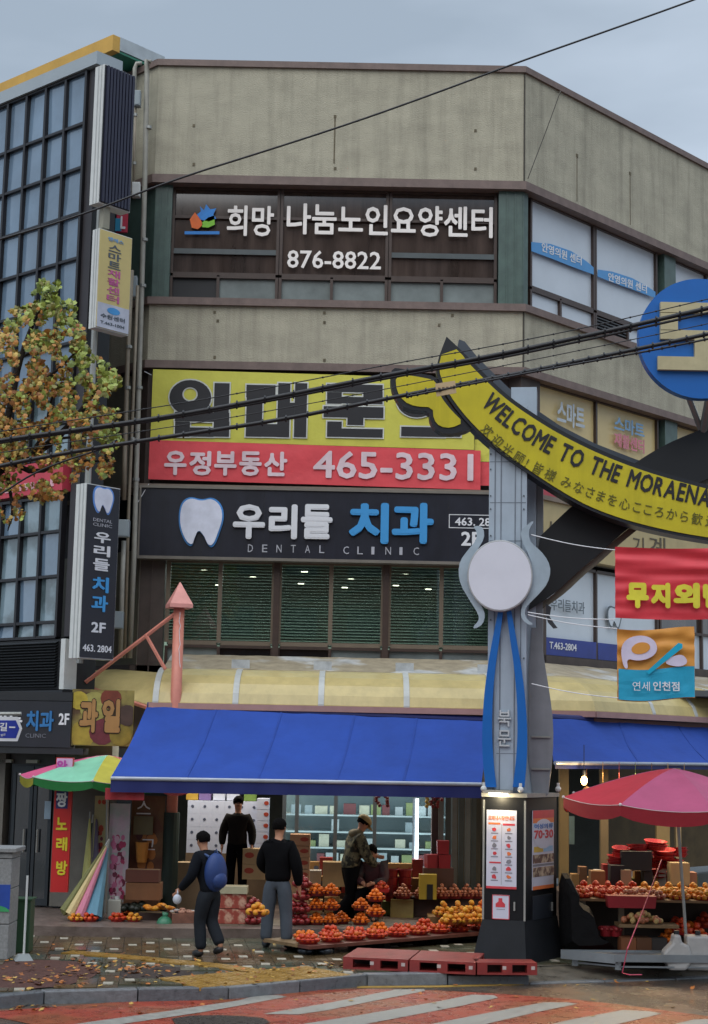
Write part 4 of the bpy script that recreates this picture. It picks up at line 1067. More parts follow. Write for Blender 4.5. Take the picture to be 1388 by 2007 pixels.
# pink arrow topped post with struts
pp = pix(347, 1310, 24.95); ax, ay = pp.x, pp.y
zt = lambda y: pix(350, y, ay).z
ar = thing('arrow_post', 'salmon pink post with pyramid arrow head and struts at the left end of the canopy', 'post', (ax, ay, shop_z))
mb = MB(); mb.cyl((ax, ay, 1.55), (ax, ay, zt(1192)), .085, n=16); mb.build('shaft', PINKM, ar, smooth=True)
mb = MB(); mb.cyl((ax, ay, shop_z), (ax, ay, 1.6), .125, n=16); mb.build('sleeve', M('sleeve_green', '12281f', .6, var=.3), ar)
mb = MB(); mb.cbox((ax, ay, zt(1192)), (.36, .36, .06), rad(18)); mb.cbox((ax, ay, zt(1192) + .05), (.36, .36, zt(1141) - zt(1192) - .05), rad(18), .03); mb.build('arrow_head', M('pink_head', 'd9958c', .5), ar)
mb = MB(); mb.cyl((ax - .06, ay, zt(1203)), pix(168, 1337, 25.3), .032, n=6); mb.build('strut', PINKM, ar)
mb = MB(); mb.cyl(pix(285, 1243, 25.06), pix(324, 1312, 25.0), .03, n=6); mb.build('strut', PINKM, ar)
mb = MB(); mb.tube([pix(352, y, ay - .1) + Vector((random.uniform(-.02, .02), 0, 0)) for y in range(1200, 1310, 9)], .006, 4); mb.build('cable', WHITEL, ar)
# big blue awning
AWB = M('awning_blue', '20459a', .9, var=.16, vs=1.1, bump=.35, bs=3.2, streak=.12)
AWD = M('valance_blue', '152160', .55, var=.08)
def awning(name, label, TLp, TRp, BLp, BRp, val_h, seams=5):
    t = thing(name, label, 'awning', (BLp + BRp) / 2)
    def fn(a, b):
        p = (BLp * (1 - a) + BRp * a) * (1 - b) + (TLp * (1 - a) + TRp * a) * b
        return p + Vector((0, 0, -.07 * math.sin(math.pi * b) + .022 * noise.noise(Vector((a * 11, b * 2.2, 3))) + .01 * noise.noise(Vector((a * 34, b * 5, 8)))))
    mb = MB(); mb.slab(fn, 40, 14, (0, 0.0, -.012)); mb.build('cloth', AWB, t, smooth=False)
    dirn = (BRp - BLp).normalized(); nn = Vector((dirn.y, -dirn.x, 0)).normalized()
    mb = MB(); mb.slab(lambda a, b: BLp * (1 - a) + BRp * a + Vector((0, 0, .0 - (val_h + .055) * (1 - b))) + nn * (.03 + .006 * math.sin(a * 60) * (1 - b)), 90, 3, -nn * .006); mb.build('valance', AWD, t)
    mb = MB(); mb.cyl(BLp + nn * .03 + Vector((0, 0, -.025)), BRp + nn * .03 + Vector((0, 0, -.025)), .028, n=10); mb.build('front_bar', M('bar_white', 'a9afba', .35, metal=.3), t)
    mb = MB(); mb.cyl(TLp + Vector((0, .1, .02)), TRp + Vector((0, .1, .02)), .06, n=10); mb.build('roller', AWD, t)
    for k in range(1, seams):
        a_ = k / seams + .02 * math.sin(k * 3); mb = MB(); mb.slab(lambda a, b: fn(a_ + (a - .5) * .006, b) + Vector((0, -.004, .006)), 1, 14, (0, 0, -.004)); mb.build('seam', M('awning_seam', '1e4193', .9), t)
    for a in (.04, .96):
        top = TLp * (1 - a) + TRp * a + Vector((0, .1, -.15)); bot = BLp * (1 - a) + BRp * a + Vector((0, 0, -.03)); mid = (top + bot) / 2 + Vector((0, 0, -.22))
        mb = MB(); mb.tube([top, mid, bot], .022, 6); mb.build('arm', M('arm_grey', '5b5e66', .4, metal=.4), t)
    return t
awning('blue_awning', 'wide sloping blue awning with dark blue valance over the fruit shop front', pix(287, 1386, 24.85), pix(958, 1414, 24.85), pix(218, 1522, 22.9), pix(944, 1534, 22.9), .16)
awning('blue_awning', 'smaller blue awning right of the market gate above the red parasol', FR.pt(FR.uv(1078, 1425, 2.0)[0], 3.12, 2.0), FR.pt(7.2, 3.05, 2.0), FR.pt(FR.uv(1085, 1497, 2.9)[0], 2.50, 2.9), FR.pt(7.6, 2.52, 2.9), .05)
# fruit photo sign on the left
PF = Frame(*pix(141, 1400, 24.5).xy, 12)
u0, u1, zb, zt = PF.rect(141, 1352, 262, 1462)
t = thing('fruit_photo_sign', 'printed fruit picture signboard with brown outlined Korean letters left of the blue awning', 'sign', PF.pt(.5, zb))
mb = MB(); mb.fbox(PF, 0, u1, zb, zt, -.15, 0); mb.build('board', M('photo_board', '8d7f45', .5, var=.4, vs=3, col2='5e4630', c2s=2.2, c2t=.55), t)
for k, (cx, cz, r, c) in enumerate(((.18, .2, .2, 'a8923a'), (.5, .25, .2, '6e2f38'), (.8, .2, .17, '8c7a34'), (.35, .7, .22, 'a39a55'), (.62, .85, .16, '7b3a2a'), (.1, .8, .14, 'b8a23c'), (.9, .55, .16, '4e3b34'))):
    P = [PF.pt(min(max(cx * u1 + r * math.cos(a / 14 * 6.283), .01), u1 - .01), min(max(zb + (zt - zb) * cz + r * math.sin(a / 14 * 6.283), zb + .01), zt - .01), .002 + .0015 * k) for a in range(14)]
    mb = MB(); mb.prism(P, PF.n * .001); mb.build('fruit_print', M('print_%s' % c, c, .5, var=.3, vs=6), t)
ptext(t, '과', PF, 156, 1370, 192, 1436, .016, M('letter_tan', 'a87d4c', .5), .05); ptext(t, '일', PF, 200, 1370, 236, 1436, .016, _m['letter_tan'], .05)
ptext(t, '과', PF, 154, 1368, 194, 1438, .013, M('letter_outline_dark', '33231b', .5), .09, .002); ptext(t, '일', PF, 198, 1368, 238, 1438, .013, _m['letter_outline_dark'], .09, .002)

# ================================================================== MARKET GATE
YG = 20.7
AF = Frame(*pix(900, 1000, YG).xy, 0)          # plane of the arch panels
gbase = G(1010, 1880)
gate = thing('market_gate', 'tall silver and blue market gate post carrying the yellow welcome arch', 'gate', (gbase.x, YG + .4, 0))
PFm = Frame(*pix(957, 1200, YG + .12).xy, -8)    # front shaft face
w = PFm.uv(1032, 1200)[0]
zt_ = PFm.uv(1000, 745)[1]; zb_ = PFm.uv(990, 1548)[1]
mb = MB(); mb.fbox(PFm, 0, w, zb_, PFm.uv(990, 880)[1] + .6, -.28, 0); mb.build('front_post', SILV, gate)
mb = MB()
for x in (969, 981, 1009, 1021): u = PFm.uv(x, 1200)[0]; mb.fbox(PFm, u - .007, u + .007, zb_, PFm.uv(990, 860)[1], 0, .006)
mb.build('groove', M('groove_grey', '6d7580', .5), gate)
RPm = Frame(*pix(1000, 1200, YG + .5).xy, -8)
r0, r1 = RPm.uv(1002, 800)[0], RPm.uv(1052, 800)[0]
mb = MB(); mb.fbox(RPm, r0, r1, 1.9, zt_, -.34, 0); mb.build('rear_post', SILV, gate)
mb = MB(); r2 = RPm.uv(1064, 1200)[0]; mb.fbox(RPm, r1 + .005, r2, 1.9, RPm.uv(1040, 880)[1], -.3, -.04)
for k in range(5): mb.fbox(RPm, r1 + .01, r2 - .01, 2.2 + k * .62, 2.215 + k * .62, -.04, -.03)
mb.build('side_post', SILV2, gate)
# swelling side fin
fin = [(1060, 1230), (1066, 1290), (1078, 1360), (1085, 1420), (1084, 1480), (1078, 1530), (1074, 1566), (1036, 1566), (1036, 1230)]
mb = MB(); P = [RPm.pt(*RPm.uv(x, y, .02), .02) for x, y in chaikin(fin, 1)]; mb.prism(P, -RPm.n * .06); mb.build('fin', SILV2, gate)
mb = MB()
for y in (1444, 1507): z = RPm.uv(1050, y, .03)[1]; mb.fbox(RPm, r1 - .05, r2 + .1, z - .012, z + .012, .0, .045)
mb.build('clamp_band', ALU, gate)
# blue ribbons
LB_o = [(977, 1196), (968, 1240), (957, 1300), (949, 1360), (945, 1430), (946, 1490), (952, 1543)]
LB_i = [(986, 1200), (981, 1240), (972, 1300), (966, 1360), (964, 1430), (967, 1490), (973, 1543)]
RB_o = [(1002, 1196), (1010, 1240), (1021, 1300), (1029, 1360), (1034, 1430), (1033, 1490), (1028, 1543)]
RB_i = [(993, 1200), (998, 1240), (1007, 1300), (1013, 1360), (1015, 1430), (1012, 1490), (1005, 1543)]
for A_, B_ in ((LB_o, LB_i), (RB_i, RB_o)):
    A_, B_ = chaikin(A_, 2, False), chaikin(B_, 2, False)
    mb = MB(); mb.strip([PFm.pt(*PFm.uv(x, y, .09), .09) for x, y in A_], [PFm.pt(*PFm.uv(x, y, .09), .09) for x, y in B_], -PFm.n * .085); mb.build('ribbon', BLUE, gate)
for s, y0, y1 in (('북', 1392, 1424), ('문', 1431, 1463)): ptext(gate, s, PFm, 976, y0, 1002, y1, .008, M('letter_steel', 'c3c8cc', .4, metal=.2), .01, .03)
mb = MB(); z = PFm.uv(990, 1477)[1]; mb.fbox(PFm, PFm.uv(973, 1477)[0], PFm.uv(1014, 1477)[0], z - .004, z + .004, 0, .003); mb.build('post_seam', _m['groove_grey'], gate)
mb = MB()
for y in (905, 985, 1060): z = PFm.uv(990, y)[1]; mb.fbox(PFm, 0.01, w - .01, z - .004, z + .004, 0, .004)
mb.build('post_seam', _m['groove_grey'], gate, kind='stuff')
mb = MB()
for y in (890, 920, 972, 998, 1050, 1215, 1290, 1360, 1480, 1535):
    for x in (962, 1027): u, z = PFm.uv(x, y); mb.cyl(PFm.pt(u, z, 0), PFm.pt(u, z, .012), .011, n=6)
mb.build('bolt', M('bolt_grey', '5a6068', .4, metal=.5), gate, kind='stuff')
# curly brackets and round plate
def c2(pts): return [(880 + x / 2.732, 1000 + y / 2.732) for x, y in pts]
LEFT = c2([(128, 88), (160, 82), (186, 96), (190, 150), (150, 215), (120, 290), (118, 400), (145, 470), (180, 520), (195, 560), (182, 610), (140, 636), (128, 625), (160, 592), (160, 560), (110, 480), (62, 400), (50, 330), (60, 270), (100, 215), (148, 160), (150, 112)])
RIGHT = c2([(383, 108), (415, 84), (440, 60), (458, 60), (430, 100), (428, 140), (440, 175), (490, 215), (532, 270), (546, 325), (530, 390), (490, 440), (440, 490), (412, 520), (405, 560), (425, 590), (452, 606), (440, 618), (405, 600), (385, 570), (388, 520), (420, 450), (448, 380), (450, 300), (420, 220), (392, 170)])
BRK = M('bracket_pale', '9dacb8', .4)
for pts in (LEFT, RIGHT):
    mb = MB(); P = [PFm.pt(*PFm.uv(x, y, .13), .13) for x, y in chaikin(pts, 1)]; mb.prism(P, -PFm.n * .03); mb.build('bracket', BRK, gate)
DKB = c2([(520, 500), (548, 520), (540, 570), (560, 600), (582, 630), (560, 634), (530, 600), (520, 560)])
mb = MB(); P = [RPm.pt(*RPm.uv(x, y, .0), .0) for x, y in DKB]; mb.prism(P, -RPm.n * .03); mb.build('bracket', M('bracket_dark', '3f4248', .5), gate)
u, z = PFm.uv(980, 1128, .2); cpl = PFm.pt(u, z, .2); r_ = .43
ex = PFm.d; ez = Vector((0, 0, 1))
mb = MB(); P = [cpl + ex * r_ * .98 * math.cos(a / 40 * 6.2832) + ez * r_ * 1.08 * math.sin(a / 40 * 6.2832) for a in range(40)]; mb.prism(P, -PFm.n * .12); mb.build('plate', M('plate_rim', 'a6a8aa', .4), gate, bevel=.012)
P = [p + PFm.n * .004 - (p - cpl) * .045 for p in P]; mb = MB(); mb.prism(P, -PFm.n * .003); mb.build('plate_face', M('plate_white', 'd2d3de', .35, var=.04), gate)
# yellow arch: banana shaped board with leaf end
def c7(pts): return [(740 + x / 2.142, 640 + y / 2.142) for x, y in pts]
topE = c7([(290, 42), (345, 92), (420, 168), (480, 228), (560, 300), (660, 368), (760, 430), (880, 492), (1000, 545), (1130, 592), (1250, 628), (1400, 668), (1600, 708), (1800, 735)])
botE = c7([(248, 150), (248, 210), (275, 268), (330, 350), (400, 430), (480, 502), (570, 572), (670, 642), (770, 706), (870, 762), (980, 806), (1100, 842), (1220, 870), (1340, 892), (1560, 925), (1800, 950)])
def resample(P, n):
    L = [0]
    for a, b in zip(P, P[1:]): L.append(L[-1] + math.hypot(b[0] - a[0], b[1] - a[1]))
    out = []
    for k in range(n):
        s = L[-1] * k / (n - 1); i = 0
        while i < len(L) - 2 and L[i + 1] < s: i += 1
        t = (s - L[i]) / max(1e-6, L[i + 1] - L[i]); out.append(tuple(P[i][j] * (1 - t) + P[i + 1][j] * t for j in (0, 1)))
    return out
te = resample(chaikin(topE, 2, False), 48); be = resample(chaikin([topE[0]] + botE, 2, False), 48)
OA = 0.0
toP = lambda p, o: AF.pt(*AF.uv(p[0], p[1], o), o)
mb = MB(); mb.strip([toP(p, OA) for p in te], [toP(p, OA) for p in be], -AF.n * .30); mb.build('arch_frame', M('arch_black', '1f2228', .4), gate)
def lerp2(a, b, t): return (a[0] * (1 - t) + b[0] * t, a[1] * (1 - t) + b[1] * t)
te_i, be_i = [], []
for k in range(2, 48):
    a, b = te[k], be[k]; L = math.hypot(a[0] - b[0], a[1] - b[1]); t = min(.42, (6.5 if k > 3 else 4.5) / L); te_i.append(lerp2(a, b, t * 1.25)); be_i.append(lerp2(a, b, 1 - t))
mb = MB(); mb.strip([toP(p, .014) for p in te_i], [toP(p, .014) for p in be_i], -AF.n * .012); mb.build('arch_panel', YELL, gate)
leaf = c7([(62, 172), (110, 178), (170, 196), (245, 208), (262, 240), (275, 285), (330, 360), (405, 420), (370, 440), (300, 452), (250, 438), (222, 400), (216, 352), (150, 352), (95, 330), (64, 278), (52, 220)])
mb = MB(); P = [toP(p, -.03) for p in chaikin(leaf, 1)]; mb.prism(P, -AF.n * .25); mb.build('leaf_frame', _m['arch_black'], gate)
leafi = c7([(76, 208), (130, 204), (190, 214), (246, 226), (262, 290), (310, 352), (362, 402), (310, 426), (262, 420), (236, 390), (232, 338), (160, 336), (110, 314), (80, 268)])
mb = MB(); P = [toP(p, -.015) for p in chaikin(leafi, 1)]; mb.prism(P, -AF.n * .012); mb.build('leaf_panel', YELL, gate)
# second rail of the arch behind the first
bk = [(914, 668), (925, 672), (950, 703), (975, 728), (1010, 762), (1060, 802), (1110, 836), (1180, 872), (1260, 903), (1363, 934), (1480, 960)]
mb = MB(); A_ = [pix(x - 14, y - 3, YG + .9) for x, y in bk]; B_ = [pix(x - 18, y + 16, YG + .9) for x, y in bk]; mb.strip(A_, B_, (0, .22, 0)); mb.build('rear_rail', M('rail_silver_dark', '4c535c', .4, metal=.3), gate)
# lettering following the curve
def on_curve(P, s0):
    acc = 0
    for a, b in zip(P, P[1:]):
        L = math.hypot(b[0] - a[0], b[1] - a[1])
        if acc + L >= s0: t = (s0 - acc) / L; return (a[0] + (b[0] - a[0]) * t, a[1] + (b[1] - a[1]) * t), (b[0] - a[0], b[1] - a[1])
        acc += L
    return P[-1], (P[-1][0] - P[-2][0], P[-1][1] - P[-2][1])
def curve_text(body, base, s0, size_px, mat, bold, narrow=.86, out=.02, advs=None, gap=.1):
    k = size_px; s = s0
    for ch in body:
        if ch == ' ': s += k * .30; continue
        vs, fs, x0, x1, y0, y1 = text_data(ch, bold, .5)
        wpx = (x1 - x0) * k * narrow
        p, t = on_curve(base, s + wpx / 2); L = math.hypot(*t); tx, ty = t[0] / L, t[1] / L
        mb = MB(); P = []
        for v in vs:
            a = (v.x - (x0 + x1) / 2) * k * narrow; b = v.y * k
            px, py = p[0] + tx * a + ty * b, p[1] + ty * a - tx * b
            q = toP((px, py), out); q.y -= .004 * (v.z + .5); P.append(q)
        mb.add(P, fs); mb.build('lettering', mat, gate)
        s += wpx + k * gap
base1 = chaikin([(938, 788), (990, 838), (1050, 876), (1110, 908), (1190, 940), (1270, 966), (1363, 988), (1480, 1012), (1600, 1030)], 3, False)
curve_text('WELCOME TO THE MORAENAE', base1, 6, 49, INK, .028, .66, gap=.06)
base2 = chaikin([(938, 840), (985, 888), (1040, 922), (1110, 956), (1180, 984), (1250, 1005), (1363, 1026), (1480, 1048)], 3, False)
curve_text('欢迎光顾! 皆様 みなさまを心こころから歓迎', base2, 4, 25, M('letter_olive', '5a5718', .6), .0, .92, gap=.27)
# crossing black truss arch, with pale underside
tp = [(1060, 1050), (1095, 1016), (1127, 986), (1190, 946), (1258, 898), (1310, 868), (1363, 846), (1450, 812), (1560, 780)]
bt = [(1037, 1196), (1075, 1172), (1103, 1150), (1135, 1118), (1166, 1094), (1200, 1062), (1239, 1030), (1300, 985), (1363, 948), (1450, 912), (1560, 880)]
tp, bt = resample(chaikin(tp, 2, False), 30), resample(chaikin(bt, 2, False), 30)
mb = MB(); mb.strip([pix(*p, YG + .42) for p in tp], [pix(*p, YG + .42) for p in bt], (0, .5, 0)); mb.build('cross_arch', M('arch_soot', '15171b', .45), gate)
bt2 = [(x + 13, y + 6) for x, y in bt]
mb = MB(); mb.strip([pix(x, y + .6, YG + .50) for x, y in bt], [pix(x, y, YG + .50) for x, y in bt2], (0, .35, 0)); mb.build('arch_edge', M('edge_khaki', '6b675a', .6), gate)
# blue disc with big cream syllable
dc = pix(1373, 663, YG - .35); Rd = 124 / FPX * (YG - .35) * 1.0
DF = Frame(dc.x, dc.y, 0)
mb = MB(); P = [DF.pt(Rd * math.cos(a / 64 * 6.2832), dc.z + Rd * math.sin(a / 64 * 6.2832), 0) for a in range(64)]; mb.prism(P, (0, .16, 0)); mb.build('round_sign', BLUE, gate)
CRM = M('relief_cream', 'b3a985', .5)
def px_box(mb, x0, y0, x1, y1, o0, o1): u0, u1, zb, zt = DF.rect(x0, y0, x1, y1, 0); mb.fbox(DF, u0, u1, zb, zt, o0, o1)
mb = MB()
for r_ in ((1293, 596, 1460, 616), (1293, 616, 1327, 650), (1426, 616, 1460, 650), (1293, 650, 1460, 668), (1360, 668, 1394, 702), (1288, 702, 1466, 728)): px_box(mb, *r_, .001, .07)
mb.build('relief_letter', CRM, gate)
mb = MB(); mb.cyl((dc.x + .2, dc.y + .3, dc.z - .6), (dc.x + .2, YG + .5, pix(1390, 850, YG + .5).z), .06, n=8); mb.cyl((dc.x - .3, dc.y + .14, dc.z - .3), (dc.x + .2, YG + .5, pix(1390, 850, YG + .5).z), .04, n=8); mb.build('strut', ALU, gate)
# cabinet at the foot
KAB = M('cabinet_black', '131519', .45, spec=.25, var=.15, vs=6)
zc0, zc1 = .52, PFm.uv(985, 1562)[1]
CF = Frame(*pix(948, 1700, YG + .1).xy, -16)
cw = CF.uv(1029, 1700)[0]; CS = Frame(*CF.pt(cw, 0).xy, 58); sw = CS.uv(1091, 1700)[0]
mb = MB(); q = [CF.pt(0, zc0), CF.pt(cw, zc0), CS.pt(sw, zc0), CF.pt(0, zc0) + CS.d * sw]; mb.prism([p + Vector((0, 0, 0)) for p in q], (0, 0, zc1 - zc0)); mb.build('cabinet', KAB, gate)
mb = MB(); q = [CF.pt(-.03, zc1, .03), CF.pt(cw + .03, zc1, .03), CS.pt(sw + .02, zc1, .03), CF.pt(-.03, zc1, 0) + CS.d * (sw + .03)]; mb.prism(q, (0, 0, .05)); mb.build('cabinet_cap', M('cap_grey', '8a8a85', .4), gate)
mb = MB(); cc = (q[0] + q[2]) / 2
bq = [CF.pt(-.11, 0, .16), CF.pt(cw + .05, 0, .16), CS.pt(sw + .06, 0, .08), CF.pt(-.11, 0, 0) + CS.d * sw]
tq = [CF.pt(-.01, zc0, .01), CF.pt(cw, zc0, .01), CS.pt(sw, zc0, .01), CF.pt(0, zc0, 0) + CS.d * sw]
mb.hexa(bq + tq); mb.build('plinth', M('plinth_slate', '1a1d22', .7, spec=.25, var=.25, vs=4, streak=.3), gate)
mb = MB()
for u in (.0, cw): mb.fbox(CF, u - .012, u + .012, zc0, zc1 - .04, .0, .014)
mb.build('edge_strip', ALU, gate)
def poster(fr, x0, y0, x1, y1, name, mat, out=.004, th=.012):
    u0, u1, zb, zt = fr.rect(x0, y0, x1, y1, 0); mb = MB(); mb.fbox(fr, u0, u1, zb, zt, 0, th); p = mb.build(name, mat, gate); return p, u0, u1, zb, zt, th
PW = M('poster_white', 'c2c4d4', .35, var=.04)
po, u0, u1, zb, zt, th = poster(CF, 954, 1588, 1013, 1742, 'poster', PW)
H, W = zt - zb, u1 - u0
def pr(par, fr, a, b, c, d, mat, base=(0,), name='print'):
    mb = MB(); mb.fbox(fr, u0 + W * a, u0 + W * c, zt - H * d, zt - H * b, th, th + .002); mb.build(name, mat, par)
RD, OR_, GY = M('print_red', 'c23a44', .5), M('print_orange', 'd9743f', .5), M('print_grey', '7a7a84', .5)
pr(po, CF, 0, .97, 1, 1, RD)
mb = MB(); ftext(mb, '모래내시장안내도', CF, u0 + W * .06, u0 + W * .94, zt - H * .13, zt - H * .07, th + .002, .03, .002); mb.build('lettering', OR_, po)
pr(po, CF, .06, .16, .46, .185, OR_); pr(po, CF, .54, .17, .94, .195, RD); pr(po, CF, .1, .66, .48, .68, RD); pr(po, CF, .495, .18, .505, .95, GY)
random.seed(4)
mb = MB()
for cx in (.27, .74):
    for k in range(7):
        y = .25 + k * .1
        if cx < .4 and k == 4: continue
        c = CF.pt(u0 + W * cx, zt - H * y, th + .002); mb.cur = (0, 1, 2)[(k + (cx > .5)) % 3]
        mb.prism([c + CF.d * (.035 * math.cos(a) * random.uniform(.5, 1.1)) + Vector((0, 0, .035 * math.sin(a) * random.uniform(.5, 1.1))) for a in [i * 6.2832 / 7 for i in range(7)]], CF.n * .002)
        mb.cur = 2; mb.fbox(CF, u0 + W * (cx - .12), u0 + W * (cx + .12), zt - H * (y + .052), zt - H * (y + .04), th, th + .002)
mb.build('icon', [RD, OR_, GY], po)
po2, u0, u1, zb, zt, th = poster(CF, 965, 1754, 999, 1802, 'notice', PW); H, W = zt - zb, u1 - u0
for r_ in ((0, 0, 1, .03), (0, .97, 1, 1), (0, 0, .04, 1), (.96, 0, 1, 1)): pr(po2, CF, *r_, RD)
mb = MB(); c = CF.pt(u0 + W * .48, zt - H * .3, th + .002); mb.prism([c + CF.d * (x * .2) + Vector((0, 0, y * .2)) for x, y in ((-.3, -.3), (.3, -.3), (.3, -.1), (.12, .05), (.12, .25), (-.12, .25), (-.12, .05), (-.3, -.1))], CF.n * .002); mb.build('emblem', RD, po2)
pr(po2, CF, .25, .58, .75, .6, GY)
po3, u0, u1, zb, zt, th = poster(CS, 1043, 1588, 1084, 1742, 'poster', PW); H, W = zt - zb, u1 - u0
LBL = M('print_lightblue', '8fb6d8', .5); BRN = M('print_brown', '5e3a30', .5, var=.5, vs=18, col2='b3a088', c2s=14); YLW = M('print_gold', 'c9a93a', .5)
pr(po3, CS, 0, 0, 1, .1, RD); pr(po3, CS, 0, .1, 1, .16, OR_)
c = CS.pt(u0 + W * .5, zt - H * .3, th + .002); mb = MB(); mb.prism([c + CS.d * (.5 * W * math.cos(a)) + Vector((0, 0, .19 * H * math.sin(a))) for a in [i * 6.2832 / 24 for i in range(24)]], CS.n * .0015); mb.build('print', PW, po3)
pr(po3, CS, 0.04, .17, .96, .22, LBL)
mb = MB(); ftext(mb, '70·30', CS, u0 + W * .04, u0 + W * .96, zt - H * .36, zt - H * .25, th + .0045, .04, .002); mb.build('lettering', RD, po3)
mb = MB(); ftext(mb, '여성의류', CS, u0 + W * .06, u0 + W * .94, zt - H * .235, zt - H * .17, th + .0045, .03, .002); mb.build('lettering', M('print_blue', '3a70b8', .5), po3)
pr(po3, CS, .05, .46, .48, .53, YLW); pr(po3, CS, .5, .46, .95, .53, LBL)
pr(po3, CS, 0, .56, 1, .67, BRN); pr(po3, CS, 0, .68, 1, .71, GY); pr(po3, CS, 0, .72, 1, .84, BRN); pr(po3, CS, 0, .955, 1, 1, OR_)
mb = MB(); a, b, c_, d = CS.rect(1044, 1754, 1082, 1800, 0); mb.fbox(CS, a, b, c_, d, 0, .012); mb.build('hatch', M('hatch_grey', '2e333b', .4), gate)
mb = MB(); a = CS.uv(1080, 1775)[0]; mb.fbox(CS, a - .01, a + .01, CS.uv(1080, 1785)[1], CS.uv(1080, 1768)[1], .012, .03); a = CF.uv(1009, 1775)[0]; mb.fbox(CF, a - .01, a + .01, CF.uv(1009, 1785)[1], CF.uv(1009, 1768)[1], 0, .03); mb.build('hatch_handle', ALU, gate)
# lamp box over the front poster (lit)
u = CF.uv(980, 1557)[0]
mb = MB(); mb.fbox(CF, u - .17, u + .17, zc1 + .052, zc1 + .085, .0, .2); mb.build('lamp_box', M('lamp_box', 'b0aca0', .4), gate)
mb = MB(); mb.fbox(CF, u - .11, u + .11, zc1 + .032, zc1 + .052, .05, .17); mb.build('lamp_lens', LENS, gate)
q = CF.pt(u, zc1 + .0, .17); lamp('gate_lamp', 'POINT', q, 9, (1, .82, .5), .05)
for x, y, fr_ in ((1022, 1551, CF), (1086, 1552, CS), (950, 1548, CF)):
    q = fr_.pt(fr_.uv(x, y)[0], zc1 + .1, .06); mb = MB(); mb.ball(q, .04, 10, 6); mb.cyl(q, q + Vector((0, 0, .08)), .02); mb.build('camera_dome', WHITEP, gate)

# ---- hanging street banners right
def hang(name, label, x0, y0, x1, y1, Y, mat):
    f = Frame(*pix(x0, (y0 + y1) / 2, Y).xy, 0); u0, u1, zb, zt = f.rect(x0, y0, x1, y1)
    t = thing(name, label, 'banner', f.pt((u0 + u1) / 2, zb)); mb = MB()
    fn = lambda a, b: f.pt(u0 + (u1 - u0) * a, zb + (zt - zb) * b + .03 * (a - .5) - .02 * math.sin(a * 5), .03 * noise.noise(Vector((a * 4, b * 9, x0))) + .012 * math.sin(b * 26 + a * 3) * (b > .55))
    mb.slab(fn, 30, 26, (0, .003, 0)); mb.build('cloth', mat, t, smooth=True); return t, f, u0, u1, zb, zt
YB = 20.1
t, f, u0, u1, zb, zt = hang('street_banner', 'red hanging banner with thick yellow Korean letters above the orange and teal one', 1206, 1073, 1560, 1212, YB, M('banner_scarlet', 'd33743', .55, var=.08))
YLT = M('letter_lemon', 'd9cf3c', .5)
for s, x0, x1 in (('무', 1228, 1272), ('지', 1276, 1314), ('외', 1320, 1372), ('반', 1378, 1425), ('증', 1430, 1478)): ptext(t, s, f, x0, 1142, x1, 1192, .05, YLT, .07, .004)
t, f, u0, u1, zb, zt = hang('street_banner', 'orange and teal hanging banner with white foot drawing below the red one', 1210, 1232, 1362, 1372, YB, M('banner_orange', 'd18f3c', .55, var=.08))
mb = MB(); zc = zb + (zt - zb) * .43; mb.slab(lambda a, b: f.pt(u0 + .01 + (u1 - u0 - .02) * a, zb + .01 + (zc - zb) * b + .03 * (a - .5) - .02 * math.sin(a * 5), .035 + .012 * noise.noise(Vector((a * 4, b * 4, 5)))), 14, 8, (0, .003, 0)); mb.build('teal_field', M('banner_teal', '1f9cc0', .55), t)
FOOT = chaikin([(1216, 1270), (1230, 1250), (1260, 1244), (1284, 1254), (1290, 1275), (1276, 1290), (1250, 1296), (1228, 1290), (1232, 1312), (1222, 1308)], 2)
mb = MB(); fpoly(mb, f, FOOT, .052, .004); mb.build('drawing', M('print_lilac', 'cfc6dc', .5), t)
mb = MB(); fpoly(mb, f, chaikin([(1236, 1270), (1252, 1258), (1272, 1260), (1276, 1272), (1262, 1282), (1242, 1282)], 2), .058, .004); mb.build('drawing', _m['banner_orange'], t)
mb = MB(); fpoly(mb, f, chaikin([(1300, 1300), (1318, 1286), (1340, 1282), (1350, 1300), (1330, 1308)], 2), .056, .004); mb.build('drawing', _m['print_lilac'], t)
mb = MB(); fpoly(mb, f, [(1268, 1316), (1272, 1322), (1338, 1270), (1338, 1262), (1330, 1260)], .064, .006); mb.build('drawing', M('print_cyan', '17a5c8', .4), t)
ptext(t, '연세', f, 1240, 1336, 1274, 1354, .062, WHITEL, .0, .003); ptext(t, '인천점', f, 1280, 1336, 1332, 1354, .062, WHITEL, .02, .003)
mb = MB()
for a, b in (((1042, 1048), (1206, 1078)), ((1035, 1200), (1206, 1214)), ((1042, 1340), (1212, 1368)), ((1035, 1205), (1210, 1232))):
    mb = MB(); mb.tube([pix(a[0] + (b[0] - a[0]) * k / 8, a[1] + (b[1] - a[1]) * k / 8 + 4 * math.sin(math.pi * k / 8), YG - .15 + (YB - YG + .15) * k / 8) for k in range(9)], .006, 5)
    tag(mb.build('banner_rope', WHITEL), 'thin white rope from the gate post to the ' + {1048: 'upper corner of the red street banner', 1200: 'lower corner of the red street banner', 1340: 'lower corner of the orange street banner', 1205: 'upper corner of the orange street banner'}[a[1]], 'rope')

